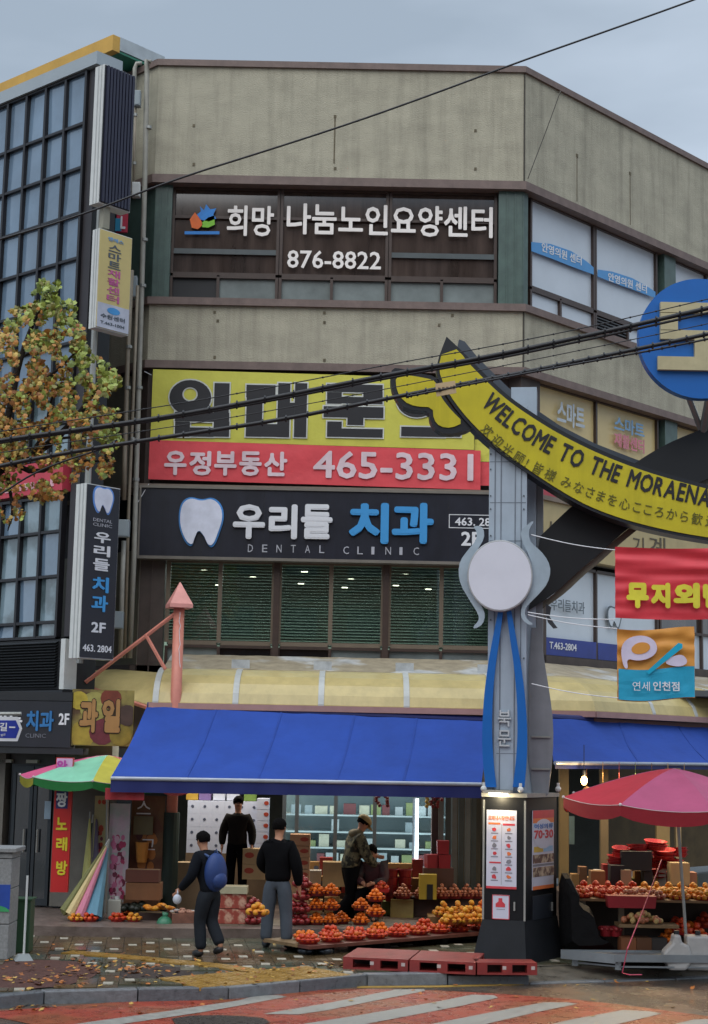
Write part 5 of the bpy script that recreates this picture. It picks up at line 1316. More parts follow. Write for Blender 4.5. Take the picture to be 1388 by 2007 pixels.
# ================================================================== OVERHEAD CABLES
CAB = M('cable_black', '15151a', .5)
def cable(label, pts, r, Y0, Y1, tie=None, n=8, mat=CAB):
    P = chaikin(pts, 2, False); x0, x1 = pts[0][0], pts[-1][0]
    W_ = [pix(x, y, Y0 + (Y1 - Y0) * (x - x0) / (x1 - x0)) for x, y in P]
    t = thing('overhead_cable', label, 'cable', W_[0]); mb = MB(); mb.tube(W_, r, n); mb.build('line', mat, t, smooth=True)
    if tie:
        mb = MB()
        for k in range(0, len(W_) - 1):
            L = (W_[k + 1] - W_[k]).length; m = max(1, int(L / tie))
            for j in range(m):
                q = W_[k].lerp(W_[k + 1], j / m); mb.cyl(q - Vector((.008, 0, 0)), q + Vector((.008, 0, 0)), r * 1.7, n=6)
        mb.build('tie', mat, t)
    return t
cable('thin black wire crossing the sky above the roof', [(-160, 516), (0, 469), (160, 422), (340, 352), (520, 296), (690, 241), (850, 184), (1012, 123), (1180, 64), (1360, 0), (1500, -54)], .011, 15.5, 16.5)
cable('upper thick black cable bundle running above the welcome arch', [(-120, 884), (0, 863), (156, 842), (330, 817), (545, 778), (779, 731), (960, 699), (1160, 656), (1362, 610), (1500, 578)], .024, 16.0, 16.2, .5)
cable('slimmer cable lashed just under the upper cable bundle', [(-120, 889), (0, 867), (156, 845), (330, 821), (545, 783), (779, 737), (960, 706), (1160, 664), (1362, 619), (1500, 588)], .014, 16.0, 16.2, .35)
cable('lower thick black cable bundle that carries the small tan tag', [(-120, 945), (0, 912), (160, 882), (330, 856), (545, 824), (700, 793), (856, 762), (980, 739), (1108, 713), (1230, 688), (1362, 660), (1500, 630)], .021, 15.7, 15.9, .45)
cable('thin wire twisted along the lower cable bundle at the right', [(800, 777), (900, 757), (1040, 730), (1160, 708), (1260, 690), (1362, 670), (1500, 640)], .011, 15.7, 15.9, .4)
cable('hair thin messenger wire above the upper cable bundle', [(-120, 868), (0, 845), (330, 795), (545, 757), (779, 711), (960, 680), (1160, 640), (1362, 592), (1500, 560)], .006, 16.0, 16.2, .55, 5)
cable('hair thin messenger wire between the two cable bundles', [(-120, 912), (0, 886), (330, 838), (545, 803), (779, 758), (960, 722), (1160, 682), (1362, 640), (1500, 610)], .005, 15.8, 16.0, .6, 5)
cable('black drop wire slanting down to the tree at the left', [(-60, 1000), (0, 970), (60, 930), (120, 905), (200, 880), (230, 862)], .010, 15.9, 15.9)
tf = Frame(*pix(852, 765, 15.72).xy, 0)
tg = thing('cable_tag', 'small tan identification tag hanging on the lower cable bundle', 'tag', pix(873, 780, 15.7))
mb = MB(); P = [tf.pt(*tf.uv(x, y), 0) for x, y in ((853, 752), (892, 746), (895, 770), (856, 777))]; mb.prism(P, (0, .008, 0)); mb.build('plate', M('tag_tan', 'c0a680', .5), tg)
mb = MB(); 
for x in (861, 869, 877, 885): u, z = tf.uv(x, 762 - (x - 861) * .1); mb.fbox(tf, u - .012, u + .012, z - .012, z + .012, .001, .004); 
mb.build('marks', M('marks_brown', '5d4636', .5), tg)
cable('thin grey wire slanting over the upper right of the beige wall', [(1099, 178), (1075, 245), (1050, 310), (1035, 350)], .008, 26.2, 26.6, mat=M('wire_grey', '57554e', .6))

# ================================================================== TREE
YTR = 17.6
tc_ = pix(-60, 1700, YTR)
tree = thing('plane_tree', 'autumn plane tree with orange and green leaves in front of the glass building', 'tree', (tc_.x, YTR, 0))
BARK = M('bark', '2b231d', .85, var=.4, vs=8, bump=.8, bs=25)
mb = MB()
tr0 = Vector((tc_.x - .35, YTR, 0)); fork = pix(-40, 960, YTR)
mb.tube([tr0, tr0.lerp(fork, .35) + Vector((-.05, .03, 0)), tr0.lerp(fork, .7) + Vector((.02, -.02, 0)), fork], [.2, .17, .14, .11], 10)
mb.build('trunk', BARK, tree, smooth=True)
limbs = [([(-40, 960), (10, 910), (60, 895), (110, 860), (150, 820), (190, 760), (215, 720)], .07), ([(-40, 960), (0, 880), (20, 800), (40, 700), (70, 620), (95, 570)], .06),
         ([(20, 905), (70, 930), (130, 900), (190, 905), (215, 900)], .035), ([(20, 800), (70, 760), (130, 710), (165, 670)], .03), ([(10, 910), (20, 960), (25, 1010), (15, 1040)], .03),
         ([(60, 895), (90, 840), (100, 780), (120, 740)], .025), ([(110, 860), (160, 855), (205, 850)], .02), ([(40, 700), (90, 680), (130, 650)], .02)]
for pts, r0 in limbs:
    P = chaikin(pts, 1, False); W_ = [pix(x, y, YTR + .25 * noise.noise(Vector((x * .03, y * .03, r0 * 50)))) for x, y in P]
    mb = MB(); mb.tube(W_, [r0 * (1 - .8 * k / (len(W_) - 1)) for k in range(len(W_))], 7); mb.build('limb', BARK, tree, smooth=True)
random.seed(11)
LC = [M('leaf_orange', 'b3772f', .55, var=.3, vs=9), M('leaf_rust', '96602e', .6, var=.3, vs=9), M('leaf_ochre', 'b89a48', .55, var=.3, vs=9), M('leaf_green', '6b7c34', .5, var=.3, vs=9), M('leaf_lime', '97a548', .5, var=.3, vs=9), M('leaf_olive', '7f7a3c', .55, var=.3, vs=9)]
lobes = [(0, -.55), (.28, -.5), (.55, -.28), (.42, -.05), (.62, .22), (.3, .22), (.22, .48), (0, .72), (-.2, .48), (-.32, .2), (-.62, .2), (-.42, -.05), (-.52, -.3), (-.26, -.48)]
def leaf_pts(c, s, nrm, spin, curl):
    nrm = nrm.normalized(); a = nrm.orthogonal().normalized(); b = nrm.cross(a); ca, sa = math.cos(spin), math.sin(spin)
    a, b = a * ca + b * sa, b * ca - a * sa
    return [c] + [c + a * (x * s) + b * (y * s) - nrm * (curl * s * (x * x + y * y)) for x, y in lobes]
NL = len(lobes); LF = [(0, 1 + i, 1 + (i + 1) % NL) for i in range(NL)]
blobs = [((85, 590), 26, .95), ((120, 610), 28, .9), ((60, 640), 45, .6), ((120, 660), 42, .5), ((150, 690), 25, .9), ((20, 690), 50, .15), ((80, 700), 50, .15), ((30, 760), 60, .05), ((100, 750), 45, .1), ((10, 830), 60, .1), ((70, 800), 60, .1), ((130, 790), 40, .3),
         ((185, 725), 26, .9), ((180, 760), 34, .6), ((215, 745), 20, .9), ((150, 830), 45, .25), ((195, 820), 38, .3), ((215, 860), 22, .8), ((100, 860), 50, .15), ((40, 880), 45, .1), ((150, 890), 40, .15), ((195, 905), 28, .25), ((110, 930), 40, .05),
         ((80, 960), 25, .02), ((20, 1000), 26, .08), ((15, 960), 30, .05), ((5, 900), 40, .1), ((-60, 700), 90, .15), ((-80, 850), 90, .1), ((-150, 780), 90, .15), ((110, 965), 18, .02), ((205, 925), 14, .1), ((95, 565), 20, 1.0)]
wts = [b[1] ** 1.7 for b in blobs]
big = []; bulk = MB()
tw = MB()
for k in range(9000):
    (cx, cy), r_, gr = random.choices(blobs, wts)[0]
    a = random.uniform(0, 6.283); rr_ = r_ * random.random() ** .62 * 1.12
    x, y = cx + rr_ * math.cos(a), cy + rr_ * math.sin(a) * .9
    if noise.noise(Vector((x * .035, y * .035, 4))) < -.2: continue
    c = pix(x, y, YTR + random.gauss(0, .0035 * r_ + .08))
    s = random.uniform(.028, .058) * (1.2 if gr > .5 else 1)
    nr = Vector((random.gauss(0, .6), -1 + random.gauss(0, .7), random.gauss(.2, .6)))
    g = random.random() < gr
    mi = random.choice((3, 4, 4, 5)) if g else random.choices((0, 1, 2, 5, 4), (4.5, 2.6, 4.5, 2.4, .9))[0]
    big.append((c, s, nr, mi, x))
big.sort(key=lambda t: -t[1] * (1.3 if t[3] in (3, 4) else 1) * (1 if t[4] > -10 else .1))
leaf_me = {}
for m_i in range(6):
    for v in range(2):
        mb = MB(); mb.add(leaf_pts(Vector((0, 0, 0)), 1.0, Vector((0, 0, 1)), 0, .15 + .25 * v), LF); leaf_me[m_i, v] = mb.mesh('leaf', LC[m_i])
for i, (c, s, nr, mi, x) in enumerate(big):
    if i < 298:
        o = inst(leaf_me[mi, i % 2], 'leaf', tree, c - tree.location, Vector(nr).to_track_quat('Z', 'Y').to_euler(), (s * 1.15,) * 3); o.rotation_euler.rotate_axis('Z', random.uniform(0, 6.28))
    else:
        bulk.cur = mi; bulk.add(leaf_pts(c, s, nr, random.uniform(0, 6.28), random.uniform(.1, .5)), LF)
bulk.build('foliage', LC, tree, kind='stuff')
# fallen leaves
random.seed(5); fl = MB()
def drop(x, y, z, s, flat=.25):
    fl.cur = random.choices((0, 2, 1), (4, 4, 2))[0]
    fl.add(leaf_pts(Vector((x, y, z + .012)), s, Vector((random.gauss(0, flat), random.gauss(0, flat), 1)), random.uniform(0, 6.28), random.uniform(-.3, .3)), LF)
for k in range(520):
    px, py = random.uniform(-30, 1360), random.triangular(1830, 2000, 1925)
    if px > 560 and py < 1905: continue
    g = G(px, py, 0)
    if inside_pave(g.x, g.y, -.1): drop(g.x, g.y, .0, random.uniform(.03, .065))
    else:
        g = G(px, py, ROAD_Z)
        if random.random() < .33: drop(g.x, g.y, ROAD_Z, random.uniform(.03, .06))
for (cx, cy, sx, sy, nn_) in ((290, 1902, 50, 9, 70), (75, 1918, 60, 9, 60), (150, 1905, 45, 8, 30), (640, 1895, 30, 6, 25), (60, 1976, 60, 5, 30), (205, 1890, 60, 8, 30), (1100, 1905, 70, 8, 40), (900, 1922, 120, 5, 40), (520, 1905, 60, 8, 25)):
    for k in range(nn_):
        px, py = random.gauss(cx, sx * .6), random.gauss(cy, sy * .7); g = G(px, py, 0)
        if inside_pave(g.x, g.y, -.1): drop(g.x, g.y, 0, random.uniform(.03, .06))
        else: g = G(px, py, ROAD_Z); drop(g.x, g.y, ROAD_Z, random.uniform(.03, .06))
o = fl.build('fallen_leaves', [M('fallen_orange', 'b06a30', .5, var=.3, vs=9), M('fallen_brown', '7d4b28', .5, var=.3, vs=9), M('fallen_yellow', 'c09a4c', .5, var=.3, vs=9)]); o['kind'] = 'stuff'; o['label'] = 'orange and brown leaves scattered over the wet pavement and crossing'

# ================================================================== LEFT FOREGROUND PROPS
GRAN = M('granite_block', '8b8c8c', .6, var=.3, vs=30, bump=.2)
gp = G(10, 1882)
gbF = Frame(gp.x - .9, gp.y, 0)
u1 = gbF.uv(24, 1780)[0]; zt = gbF.uv(10, 1662)[1]
t = thing('granite_pillar', 'speckled granite pillar with blue and green emblem cut off by the left edge', 'pillar', (gp.x - .2, gp.y, 0))
nb = 4; zz = [0, .42, .84, 1.2, zt - .06]
for a, b in zip(zz, zz[1:]): mb = MB(); mb.fbox(gbF, 0, u1 - .03, a + .004, b - .004, -.5, 0); mb.build('stone', GRAN, t, bevel=.008)
mb = MB(); mb.fbox(gbF, 0, u1 + .02, zt - .055, zt, -.55, .04); mb.build('cap_stone', GRAN, t, bevel=.01)
ux = gbF.uv(20, 1755)[0]; mb = MB(); mb.fbox(gbF, .1, ux, gbF.uv(10, 1782)[1], gbF.uv(10, 1734)[1], 0, .01); em = mb.build('emblem', M('tile_blue', '27479a', .4), t)
mb = MB(); P = [gbF.pt(ux - .16 + .16 * math.cos(a), gbF.uv(10, 1787)[1] + .07 * math.sin(a), .012) for a in [i * math.pi / 10 for i in range(11)]]; mb.prism(P, (0, .003, 0)); mb.build('green_arc', M('tile_green', '3f9e62', .4), t)
gp = G(42, 1868); gx_ = Frame(*gp.xy, 0); a, b, c, d = gx_.rect(18, 1765, 58, 1868)
t = thing('utility_box', 'dark green utility box standing behind the granite pillar', 'utility box', gp)
GRB = M('box_green', '2f4d33', .5, var=.15); mb = MB(); mb.fbox(gx_, a, b, 0, d, -.3, 0); mb.build('housing', GRB, t, bevel=.01)
mb = MB(); mb.fbox(gx_, a - .015, b + .015, d, d + .02, -.32, .02); mb.build('lid', GRB, t); mb = MB(); mb.fbox(gx_, b - .06, b - .04, d * .4, d * .5, 0, .015); mb.build('latch', BLACKM, t)
gp = G(46, 1882); t = thing('sign_stand', 'thin white pole on a small concrete foot beside the green utility box', 'pole', gp)
mb = MB(); mb.cyl(gp + Vector((0, 0, .05)), Vector((gp.x, gp.y, pix(43, 1716, gp.y).z)), .014, n=8); mb.build('pole', WHITEP, t)
mb = MB(); mb.cbox(gp, (.22, .2, .07), .3, .6); mb.build('foot', M('concrete_pale', '8e9596', .7), t)
# street name sign at the left edge
sf = Frame(*pix(-60, 1425, 19.0).xy, 0); zc = sf.uv(20, 1426)[1]
t = thing('street_name_sign', 'blue arrow shaped street name sign with white rim at the left edge', 'street sign', (sf.pt(-.5, 0).x, 19.0, 0))
S_ = lambda x, y, o=0: sf.pt(*sf.uv(x, y, o), o)
mb = MB(); mb.prism([S_(x, y) for x, y in ((-140, 1403), (34, 1405), (43, 1428), (34, 1453), (-140, 1451))], (0, .02, 0)); mb.build('rim', WHITEL, t)
mb = MB(); mb.prism([S_(x, y, .003) for x, y in ((-134, 1411), (31, 1412), (38, 1428), (31, 1447), (-134, 1445))], (0, .002, 0)); mb.build('face', M('sign_royal', '26389a', .4), t)
ptext(t, '북문길', sf, -34, 1416, 14, 1433, .005, WHITEL, .03, .002); ptext(t, '—', sf, 18, 1424, 30, 1427, .005, WHITEL, .02, .002); ptext(t, 'Bukmun-gil', sf, -34, 1437, 10, 1443, .005, WHITEL, .0, .002)
mb = MB(); mb.cyl(S_(-140, 1399, -.03), S_(42, 1399, -.03), .022, n=8); mb.build('bracket', ALU, t)
mb = MB(); mb.cyl((S_(-130, 1400).x, 19.05, 0), (S_(-130, 1400).x, 19.05, 3.2), .04, n=10); mb.build('post', ALU, t)

# ================================================================== PARASOLS
def parasol(name, label, apex, R_, h, n, mats, pole_top, pole_bot, val=.0, tilt=(0, 0), start=0.0, polem=ALU, inner=None):
    t = thing(name, label, 'parasol', pole_bot)
    rot = Matrix.Rotation(tilt[0], 3, 'X') @ Matrix.Rotation(tilt[1], 3, 'Y'); A_ = Vector(apex)
    f = lambda r, a, z: A_ + rot @ Vector((r * math.cos(a), r * math.sin(a), z))
    for k in range(n):
        a0, a1 = start + 6.2832 * k / n, start + 6.2832 * (k + 1) / n
        def fn(u, v):
            r = R_ * v; a = a0 + (a1 - a0) * u; c = math.cos((u - .5) * (a1 - a0)) ; rr = r * (math.cos((a1 - a0) / 2) / c)
            return f(rr, a, -h * (v ** 1.35) - .035 * R_ * v * (1 - (2 * u - 1) ** 2) * .8)
        mb = MB(); mb.slab(fn, 6, 8, (0, 0, -.006)); mb.build('canopy_panel', mats[k % len(mats)], t)
        if val:
            mb = MB(); mb.slab(lambda u, v: fn(u, 1) + Vector((0, 0, -.004 - val * v * (.72 + .28 * math.sin(math.pi * u) ** .5))), 8, 2, (0, 0, -.004)); 
            mb.build('valance', (inner or mats)[k % len(inner or mats)], t)
    if val:
        mb = MB()
        for k in range(n):
            a0, a1 = start + 6.2832 * k / n, start + 6.2832 * (k + 1) / n
            for (p_, q_) in ((a0, a0),): mb.ball(f(R_, a0, -h), .02, 8, 5)
            mb.tube([f(R_ * 1.0 * (math.cos((a1 - a0) / 2) / math.cos((u_ / 6 - .5) * (a1 - a0))), a0 + (a1 - a0) * u_ / 6, -h - .003 - .035 * R_ * (1 - (2 * u_ / 6 - 1) ** 2) * .8) + Vector((0, 0, 0)) for u_ in range(7)], .005, 4)
        mb.build('edge_trim', M('trim_white', 'c0b4b4', .5), t, kind='stuff')
    mb = MB()
    for k in range(n):
        a = start + 6.2832 * k / n; mb.cyl(f(0, a, -.06), f(R_ * .985, a, -h - .02), .008, n=5); mb.cyl(f(0, 0, -h * 1.05 - .15), f(R_ * .5, a, -h * .45), .007, n=5)
    mb.build('rib', M('rib_steel', '85878a', .4, metal=.5), t, kind='stuff')
    mb = MB(); mb.cyl(pole_bot, pole_top, .02, n=10); mb.build('pole', polem, t)
    return t
pb = pix(207, 1790, 24.5); pb.z = shop_z; ap = pix(212, 1480, pb.y)
RN = [M('parasol_yellow', 'b9b244', .55), M('parasol_mint', '7fc0a0', .55), M('parasol_pink', 'cc5a82', .55), M('parasol_green', '2f8a45', .55), M('parasol_red', 'b52f38', .55), M('parasol_blue', '3a4f9c', .55)]
order = [3, 4, 3, 4, 2, 1, 0, 0]
parasol('parasol', 'striped green, mint, yellow and pink parasol at the left end of the shop', ap, 1.3, .36, 8, [RN[4], RN[3], RN[4], RN[3], RN[2], RN[1], RN[0], RN[4]], ap, (pb.x, pb.y, shop_z), start=rad(0), val=.13, inner=[RN[3], RN[3], RN[4], RN[3], RN[0], RN[3], RN[3], RN[4]], tilt=(0, rad(2)))
RP = [M('parasol_rose', 'a4466a', .6, var=.1, bump=.3, bs=7), M('parasol_crimson', 'ae2a38', .6, var=.1, bump=.3, bs=7)]
pb = G(1349, 1897); ap = pix(1322, 1506, pb.y - .15)
parasol('parasol', 'large red and pink market parasol with red valance at the right edge', ap, 1.42, .42, 8, [RP[0], RP[0], RP[1], RP[0], RP[1], RP[0], RP[0], RP[0]], ap, pb, val=.17, start=rad(8), inner=[RP[1]], tilt=(rad(2), rad(2)))
for x, lab in ((1330, 'white water jug tied to the foot of the red parasol, the left one'), (1372, 'white water jug tied to the foot of the red parasol, the right one')):
    q = G(x, 1903); t = thing('water_jug', lab, 'jug', q)
    mb = MB(); w_ = .15; P = [(-.6, .0), (.5, .0), (1.0, .45), (.75, 1.15), (.25, 1.3), (.2, 1.65), (-.25, 1.65), (-.3, 1.3), (-.95, .8)]
    if x > 1350: P = [(-.8, 0), (.8, 0), (.8, 1.6), (-.8, 1.6)]
    mb.prism([q + Vector((a * .19, 0, b * .26)) for a, b in P], (0, .22, 0)); mb.build('body', M('jug_white', 'a9a8a6', .4, var=.12, vs=10), t, bevel=.03)
    mb = MB(); mb.cyl(q + Vector((0, .1, .42)), q + Vector((0, .1, .47)), .035); mb.build('cap', BLACKM, t)
q = G(1225, 1915); mb = MB()
mb.tube([pix(1297, 1685, q.y + 2), pix(1262, 1780, q.y + 1), pix(1230, 1860, q.y), G(1220, 1912) + Vector((0, 0, .03)), G(1235, 1916) + Vector((0, 0, .03)), G(1258, 1914) + Vector((0, 0, .02))], .007, 5)
tag(mb.build('twine', M('twine_pink', 'c8506a', .6)), 'pink twine hanging from the right stall down to the wet ground', 'string')

# folded cloth parasols leaning by the left parasol
def folded(x0, y0, x1, y1, col, k, r=.085, near=23.3):
    b_ = pix(x1, y1, near); b_.z = shop_z + max(0, (1790 - y1) * .004); a_ = pix(x0, y0, near + .35); a_b = b_
    t = thing('folded_parasol', k, 'folded parasol', b_)
    mb = MB(); mb.tube([a_b + Vector((0, 0, .02)), a_b.lerp(a_, .03), a_b.lerp(a_, .3), a_b.lerp(a_, .7), a_], [r * .9, r * 1.15, r * .85, r * .45, r * .15], 9); mb.build('cloth', col, t)
    mb = MB(); mb.cyl(a_b.lerp(a_, .98), a_b.lerp(a_, 1.08), .012); mb.build('tip', ALU, t)
folded(181, 1610, 158, 1765, M('cloth_green_dark', '1f3b30', .7), 'dark green folded parasol, the rearmost of the leaning bundle', .06, 24.3)
folded(176, 1605, 166, 1770, M('cloth_pale_yellow', 'b5b870', .6, bump=.3), 'pale yellow folded parasol standing upright behind the bundle', .085, 24.1)
folded(208, 1655, 124, 1765, M('cloth_olive', '6f6f40', .7), 'olive folded parasol, lowest and leftmost of the leaning bundle', .06)
folded(209, 1658, 134, 1776, M('cloth_sand', 'c9b480', .6, bump=.3), 'sand coloured folded parasol in the leaning bundle', .075)
folded(210, 1660, 155, 1780, M('cloth_pink', 'c87a92', .6, bump=.3), 'pink folded parasol in the leaning bundle', .065)
folded(211, 1662, 182, 1784, M('cloth_blue', '5f8fa6', .6, bump=.3), 'light blue folded parasol, rightmost of the leaning bundle', .12, 23.4)
folded(190, 1590, 188, 1700, M('cloth_lilac', '6f6a84', .7), 'grey violet folded parasol standing behind the pole', .06, 24.4)
for x, lab in ((188, 'white plastic jug left of the striped parasol pole'), (224, 'white plastic jug right of the striped parasol pole')):
    q = G(x, 1800, shop_z); t = thing('plastic_jug', lab, 'jug', q)
    mb = MB(); mb.cbox(q, (.2, .16, .27)); mb.build('body', M('jug_cream', 'a5a49a', .4, var=.1), t, bevel=.02); mb = MB(); mb.cyl(q + Vector((.03, 0, .27)), q + Vector((.03, 0, .31)), .03); mb.build('cap', WHITEP, t)
    mb = MB(); mb.tube([q + Vector((-.07, 0, .26)), q + Vector((-.07, 0, .31)), q + Vector((-.01, 0, .31)), q + Vector((-.01, 0, .26))], .01, 5); mb.build('handle', _m['jug_cream'], t)
# printed shop posters
def posterthing(label, x0, y0, x1, y1, Y, base, spots, chars=()):
    f = Frame(*pix(x0, (y0 + y1) / 2, Y).xy, 0); u0, u1, zb, zt = f.rect(x0, y0, x1, y1); t = thing('window_poster', label, 'poster', f.pt((u0 + u1) / 2, zb))
    mb = MB(); mb.fbox(f, u0, u1, zb, zt, -.02, 0); mb.build('sheet', base, t)
    random.seed(int(x0)); groups = {}
    for (cols, n, ra, rb, ya, yb) in spots:
        mb = MB(); k = 0
        for i in range(n):
            u = random.uniform(u0 + rb, u1 - rb); z = zb + (zt - zb) * random.uniform(ya, yb); r = random.uniform(ra, rb); mb.cur = random.randrange(len(cols))
            mb.prism([f.pt(u + r * .7 * math.cos(a), z + r * math.sin(a), .001 + .00005 * i) for a in [j * 6.2832 / 9 for j in range(9)]], f.n * .0004)
        mb.build('print', cols, t)
    for s, a, b, c, d, m_ in chars: ptext(t, s, f, a, b, c, d, .012, m_, .0, .003)
    return t
MG = [M('print_magenta', 'a62f5c', .5), M('print_rose', 'c06a92', .5), M('print_blush', 'c9a3b8', .5), M('print_plum', '6e2340', .5)]
posterthing('flower print poster with white top and pink tulips', 212, 1575, 252, 1768, 24.6, M('poster_pale', 'a9b5b4', .5, col2='c7b3c4', c2s=2), [(MG, 90, .025, .06, .03, .66)])
posterthing('narrow poster of yellow and red tulips left of the pole', 184, 1560, 210, 1680, 24.7, M('poster_straw', 'ada77c', .5), [([MG[0], MG[3], M('print_fire', 'b8432a', .5)], 12, .03, .06, .0, .5), ([_m['print_fire']], 3, .03, .05, .8, .95)])
posterthing('brown drink poster with an orange glass and white outlined Korean letters', 256, 1560, 322, 1705, 24.9, M('poster_brown', '60341f', .5, var=.4, vs=3, col2='6b4a2a', c2s=2.5), [([M('print_amber', 'a8682c', .5), M('print_maroon', '4e1a1f', .5)], 14, .05, .1, .02, .5)],
            (('스', 268, 1570, 296, 1596, WHITEL), ('고', 276, 1645, 304, 1666, WHITEL)))
f = Frame(*pix(262, 1600, 24.85).xy, 0); u0, u1, zb, zt = f.rect(262, 1600, 300, 1636); t = tag(MB().fbox(f, u0, u1, zb, zt, -.01, .012).build('olive_panel', M('olive_panel', '6a6246', .6)), 'olive panel stuck on the brown drink poster', 'panel')
u0, u1, zb, zt = f.rect(265, 1652, 292, 1690); mb = MB(); mb.lathe(f.pt((u0 + u1) / 2, zb, .02), [(.0, 0), (.075, 0), (.105, .3), (.1, .3)], 14); tag(mb.build('juice_cup', M('juice', 'c0813a', .3)), 'orange drink shape low on the brown drink poster', 'cup')
f = Frame(*pix(205, 1560, 22.95).xy, 0); u0, u1, zb, zt = f.rect(206, 1545, 283, 1568); tag(MB().slab(lambda a, b: f.pt(u0 + (u1 - u0) * a, zb + (zt - zb) * b, .01 * math.sin(a * 14)), 14, 2, (0, .004, 0)).build('red_pennant', M('pennant_red', '94222a', .6)), 'dark red cloth strip hanging below the left corner of the blue awning', 'cloth')
# cardboard, crates, bags at the left
def carton(label, px, py, w, d, h, Y=None, z=None, mat=None, rz=0, group=None, flaps=False, name='cardboard_box', cat='box', tape=True):
    q = G(px, py, shop_z if z is None else z)
    if Y is not None: q = pix(px, py, Y); q.z = (shop_z if z is None else z)
    t = thing(name, label, cat, q, group, rz)
    m_ = mat or M('cardboard', '8b6540', .75, var=.2, vs=9)
    mb = MB(); mb.cbox((0, 0, 0), (w, d, h)); o = bpy.data.objects.new('carton', mb.mesh('carton', m_)); place(o, '', t)
    if tape: mb = MB(); mb.cbox((0, 0, h), (w * .98, .05, .003)); place(bpy.data.objects.new('tape', mb.mesh('tape', M('tape', 'a58f68', .3))), '', t)
    if flaps:
        mb = MB()
        for s in (-1, 1): mb.hexa([Vector(p) for p in ((s * w / 2, -d / 2, h), (s * (w / 2 + .12), -d / 2, h + .1), (s * (w / 2 + .12), d / 2, h + .1), (s * w / 2, d / 2, h), (s * w / 2, -d / 2, h + .006), (s * (w / 2 + .12), -d / 2, h + .106), (s * (w / 2 + .12), d / 2, h + .106), (s * w / 2, d / 2, h + .006))])
        place(bpy.data.objects.new('flap', mb.mesh('flap', m_)), '', t)
    return t
CB_D = M('cardboard_dark', '5e3c22', .75, var=.3, vs=9)
carton('dark brown carton, lowest of the pile under the drink poster', 278, 1788, .52, .35, .26, mat=CB_D)
carton('brown carton, middle of the pile under the drink poster', 282, 1765, .50, .33, .24, Y=23.9, z=shop_z + .27, mat=M('cardboard_mid', '71492b', .75, var=.25))
carton('reddish carton, topmost of the pile under the drink poster', 280, 1745, .48, .33, .17, Y=23.9, z=shop_z + .52, mat=M('cardboard_red', '532a1d', .75))
carton('low dark crate holding yellow fruit left of the green post', 300, 1802, .55, .3, .1, mat=M('crate_dark', '33211c', .7))
# ---- fruit and baskets
PLR = M('basket_red', 'a32626', .35, var=.1); PLM = M('basket_maroon', '6e1b1e', .35, var=.1)
FO = M('fruit_orange', 'dc6f18', .5, var=.35, vs=14, spec=.35, bump=.2, bs=90); FRD = M('fruit_redorange', 'c8401f', .4, var=.4, vs=12, col2='b85a22', c2s=9, c2t=.58, spec=.35); FY = M('fruit_yellow', 'd59a30', .5, var=.3, vs=14, col2='cf7f24', c2s=8, spec=.35)
FA = M('fruit_apple', '8f2a2c', .3, var=.3, vs=14); FB = M('fruit_blush', 'b27050', .45, var=.25, vs=14); FG = M('fruit_cream', 'b59a62', .6, var=.2)
_bm = {}
def heap_mesh(kind, R_, fr, layers, seed):
    key = (kind.name, R_, fr, layers, seed)
    if key in _bm: return _bm[key]
    rnd = random.Random(seed); mb = MB()
    for L in range(layers):
        rr = R_ - L * fr * 1.15; z = L * fr * 1.35
        while rr > fr * .4:
            n = max(1, int(6.283 * rr / (fr * 2.02)))
            for i in range(n):
                a = 6.283 * i / n + L * .5 + rnd.uniform(-.1, .1); mb.ball((rr * math.cos(a), rr * math.sin(a), z + rnd.uniform(-.1, .1) * fr), fr * rnd.uniform(.8, 1.12), 8, 5, (1, 1, .88))
            rr -= fr * 2.0
            if L > 0 and rr < fr: break
        if R_ - L * fr * 1.15 < fr * 1.3: mb.ball((0, 0, z + fr * .5), fr, 8, 5, (1, 1, .88)); break
    _bm[key] = mb.mesh('fruit_heap', kind, smooth=True); return _bm[key]
def bowl_mesh(mat, r, h, sq=False):
    key = (mat.name, r, h)
    if key in _bm: return _bm[key]
    mb = MB(); mb.lathe((0, 0, 0), [(.001, 0), (r * .72, 0), (r * .95, h * .9), (r * 1.02, h * .92), (r * 1.02, h), (r * .95, h), (r * .74, .012), (.001, .012)], 16)
    _bm[key] = mb.mesh('bowl', mat, smooth=False); return _bm[key]
def basket(loc, label, group, fruit, bowl=None, r=.15, h=.075, fr=.034, layers=4, seed=1):
    t = thing('fruit_basket', label, 'fruit basket', loc, group, random.uniform(0, 6))
    place(bpy.data.objects.new('bowl', bowl_mesh(bowl or PLR, r, h)), '', t)
    o = bpy.data.objects.new('fruit_heap', heap_mesh(fruit, r * .8, fr, layers, seed)); o['kind'] = 'stuff'; place(o, '', t); o.location = (0, 0, h * .75)
    return t
random.seed(21)
# low front board with two rows of persimmon bowls running back to the right
b0, b1_ = G(618, 1848, .13), G(945, 1822, .13)
tb = thing('display_board', 'long low red brown board carrying the front rows of fruit bowls', 'low table', (b0 + b1_) / 2)
dv = (b1_ - b0).normalized(); nv = Vector((-dv.y, dv.x, 0))
LB = (b1_ - b0).length
WOODR = M('board_redbrown', '5b3026', .5, var=.35, vs=5, rvar=.15); WOODT = M('plank_tan', '7c6445', .55, var=.3, vs=6)
def obox(mb, o, d, n_, a0, a1, b0_, b1__, z0, z1): mb.hexa([o + d * a + n_ * b + Vector((0, 0, z - o.z)) for z in (z0, z1) for a, b in ((a0, b0_), (a1, b0_), (a1, b1__), (a0, b1__))])
for k in range(4):
    mb = MB(); obox(mb, b0, dv, nv, -.3, LB + .2, -.25 + k * .24, -.02 + k * .24, .09, .13); mb.build('board', WOODR if k < 1 else WOODT, tb)
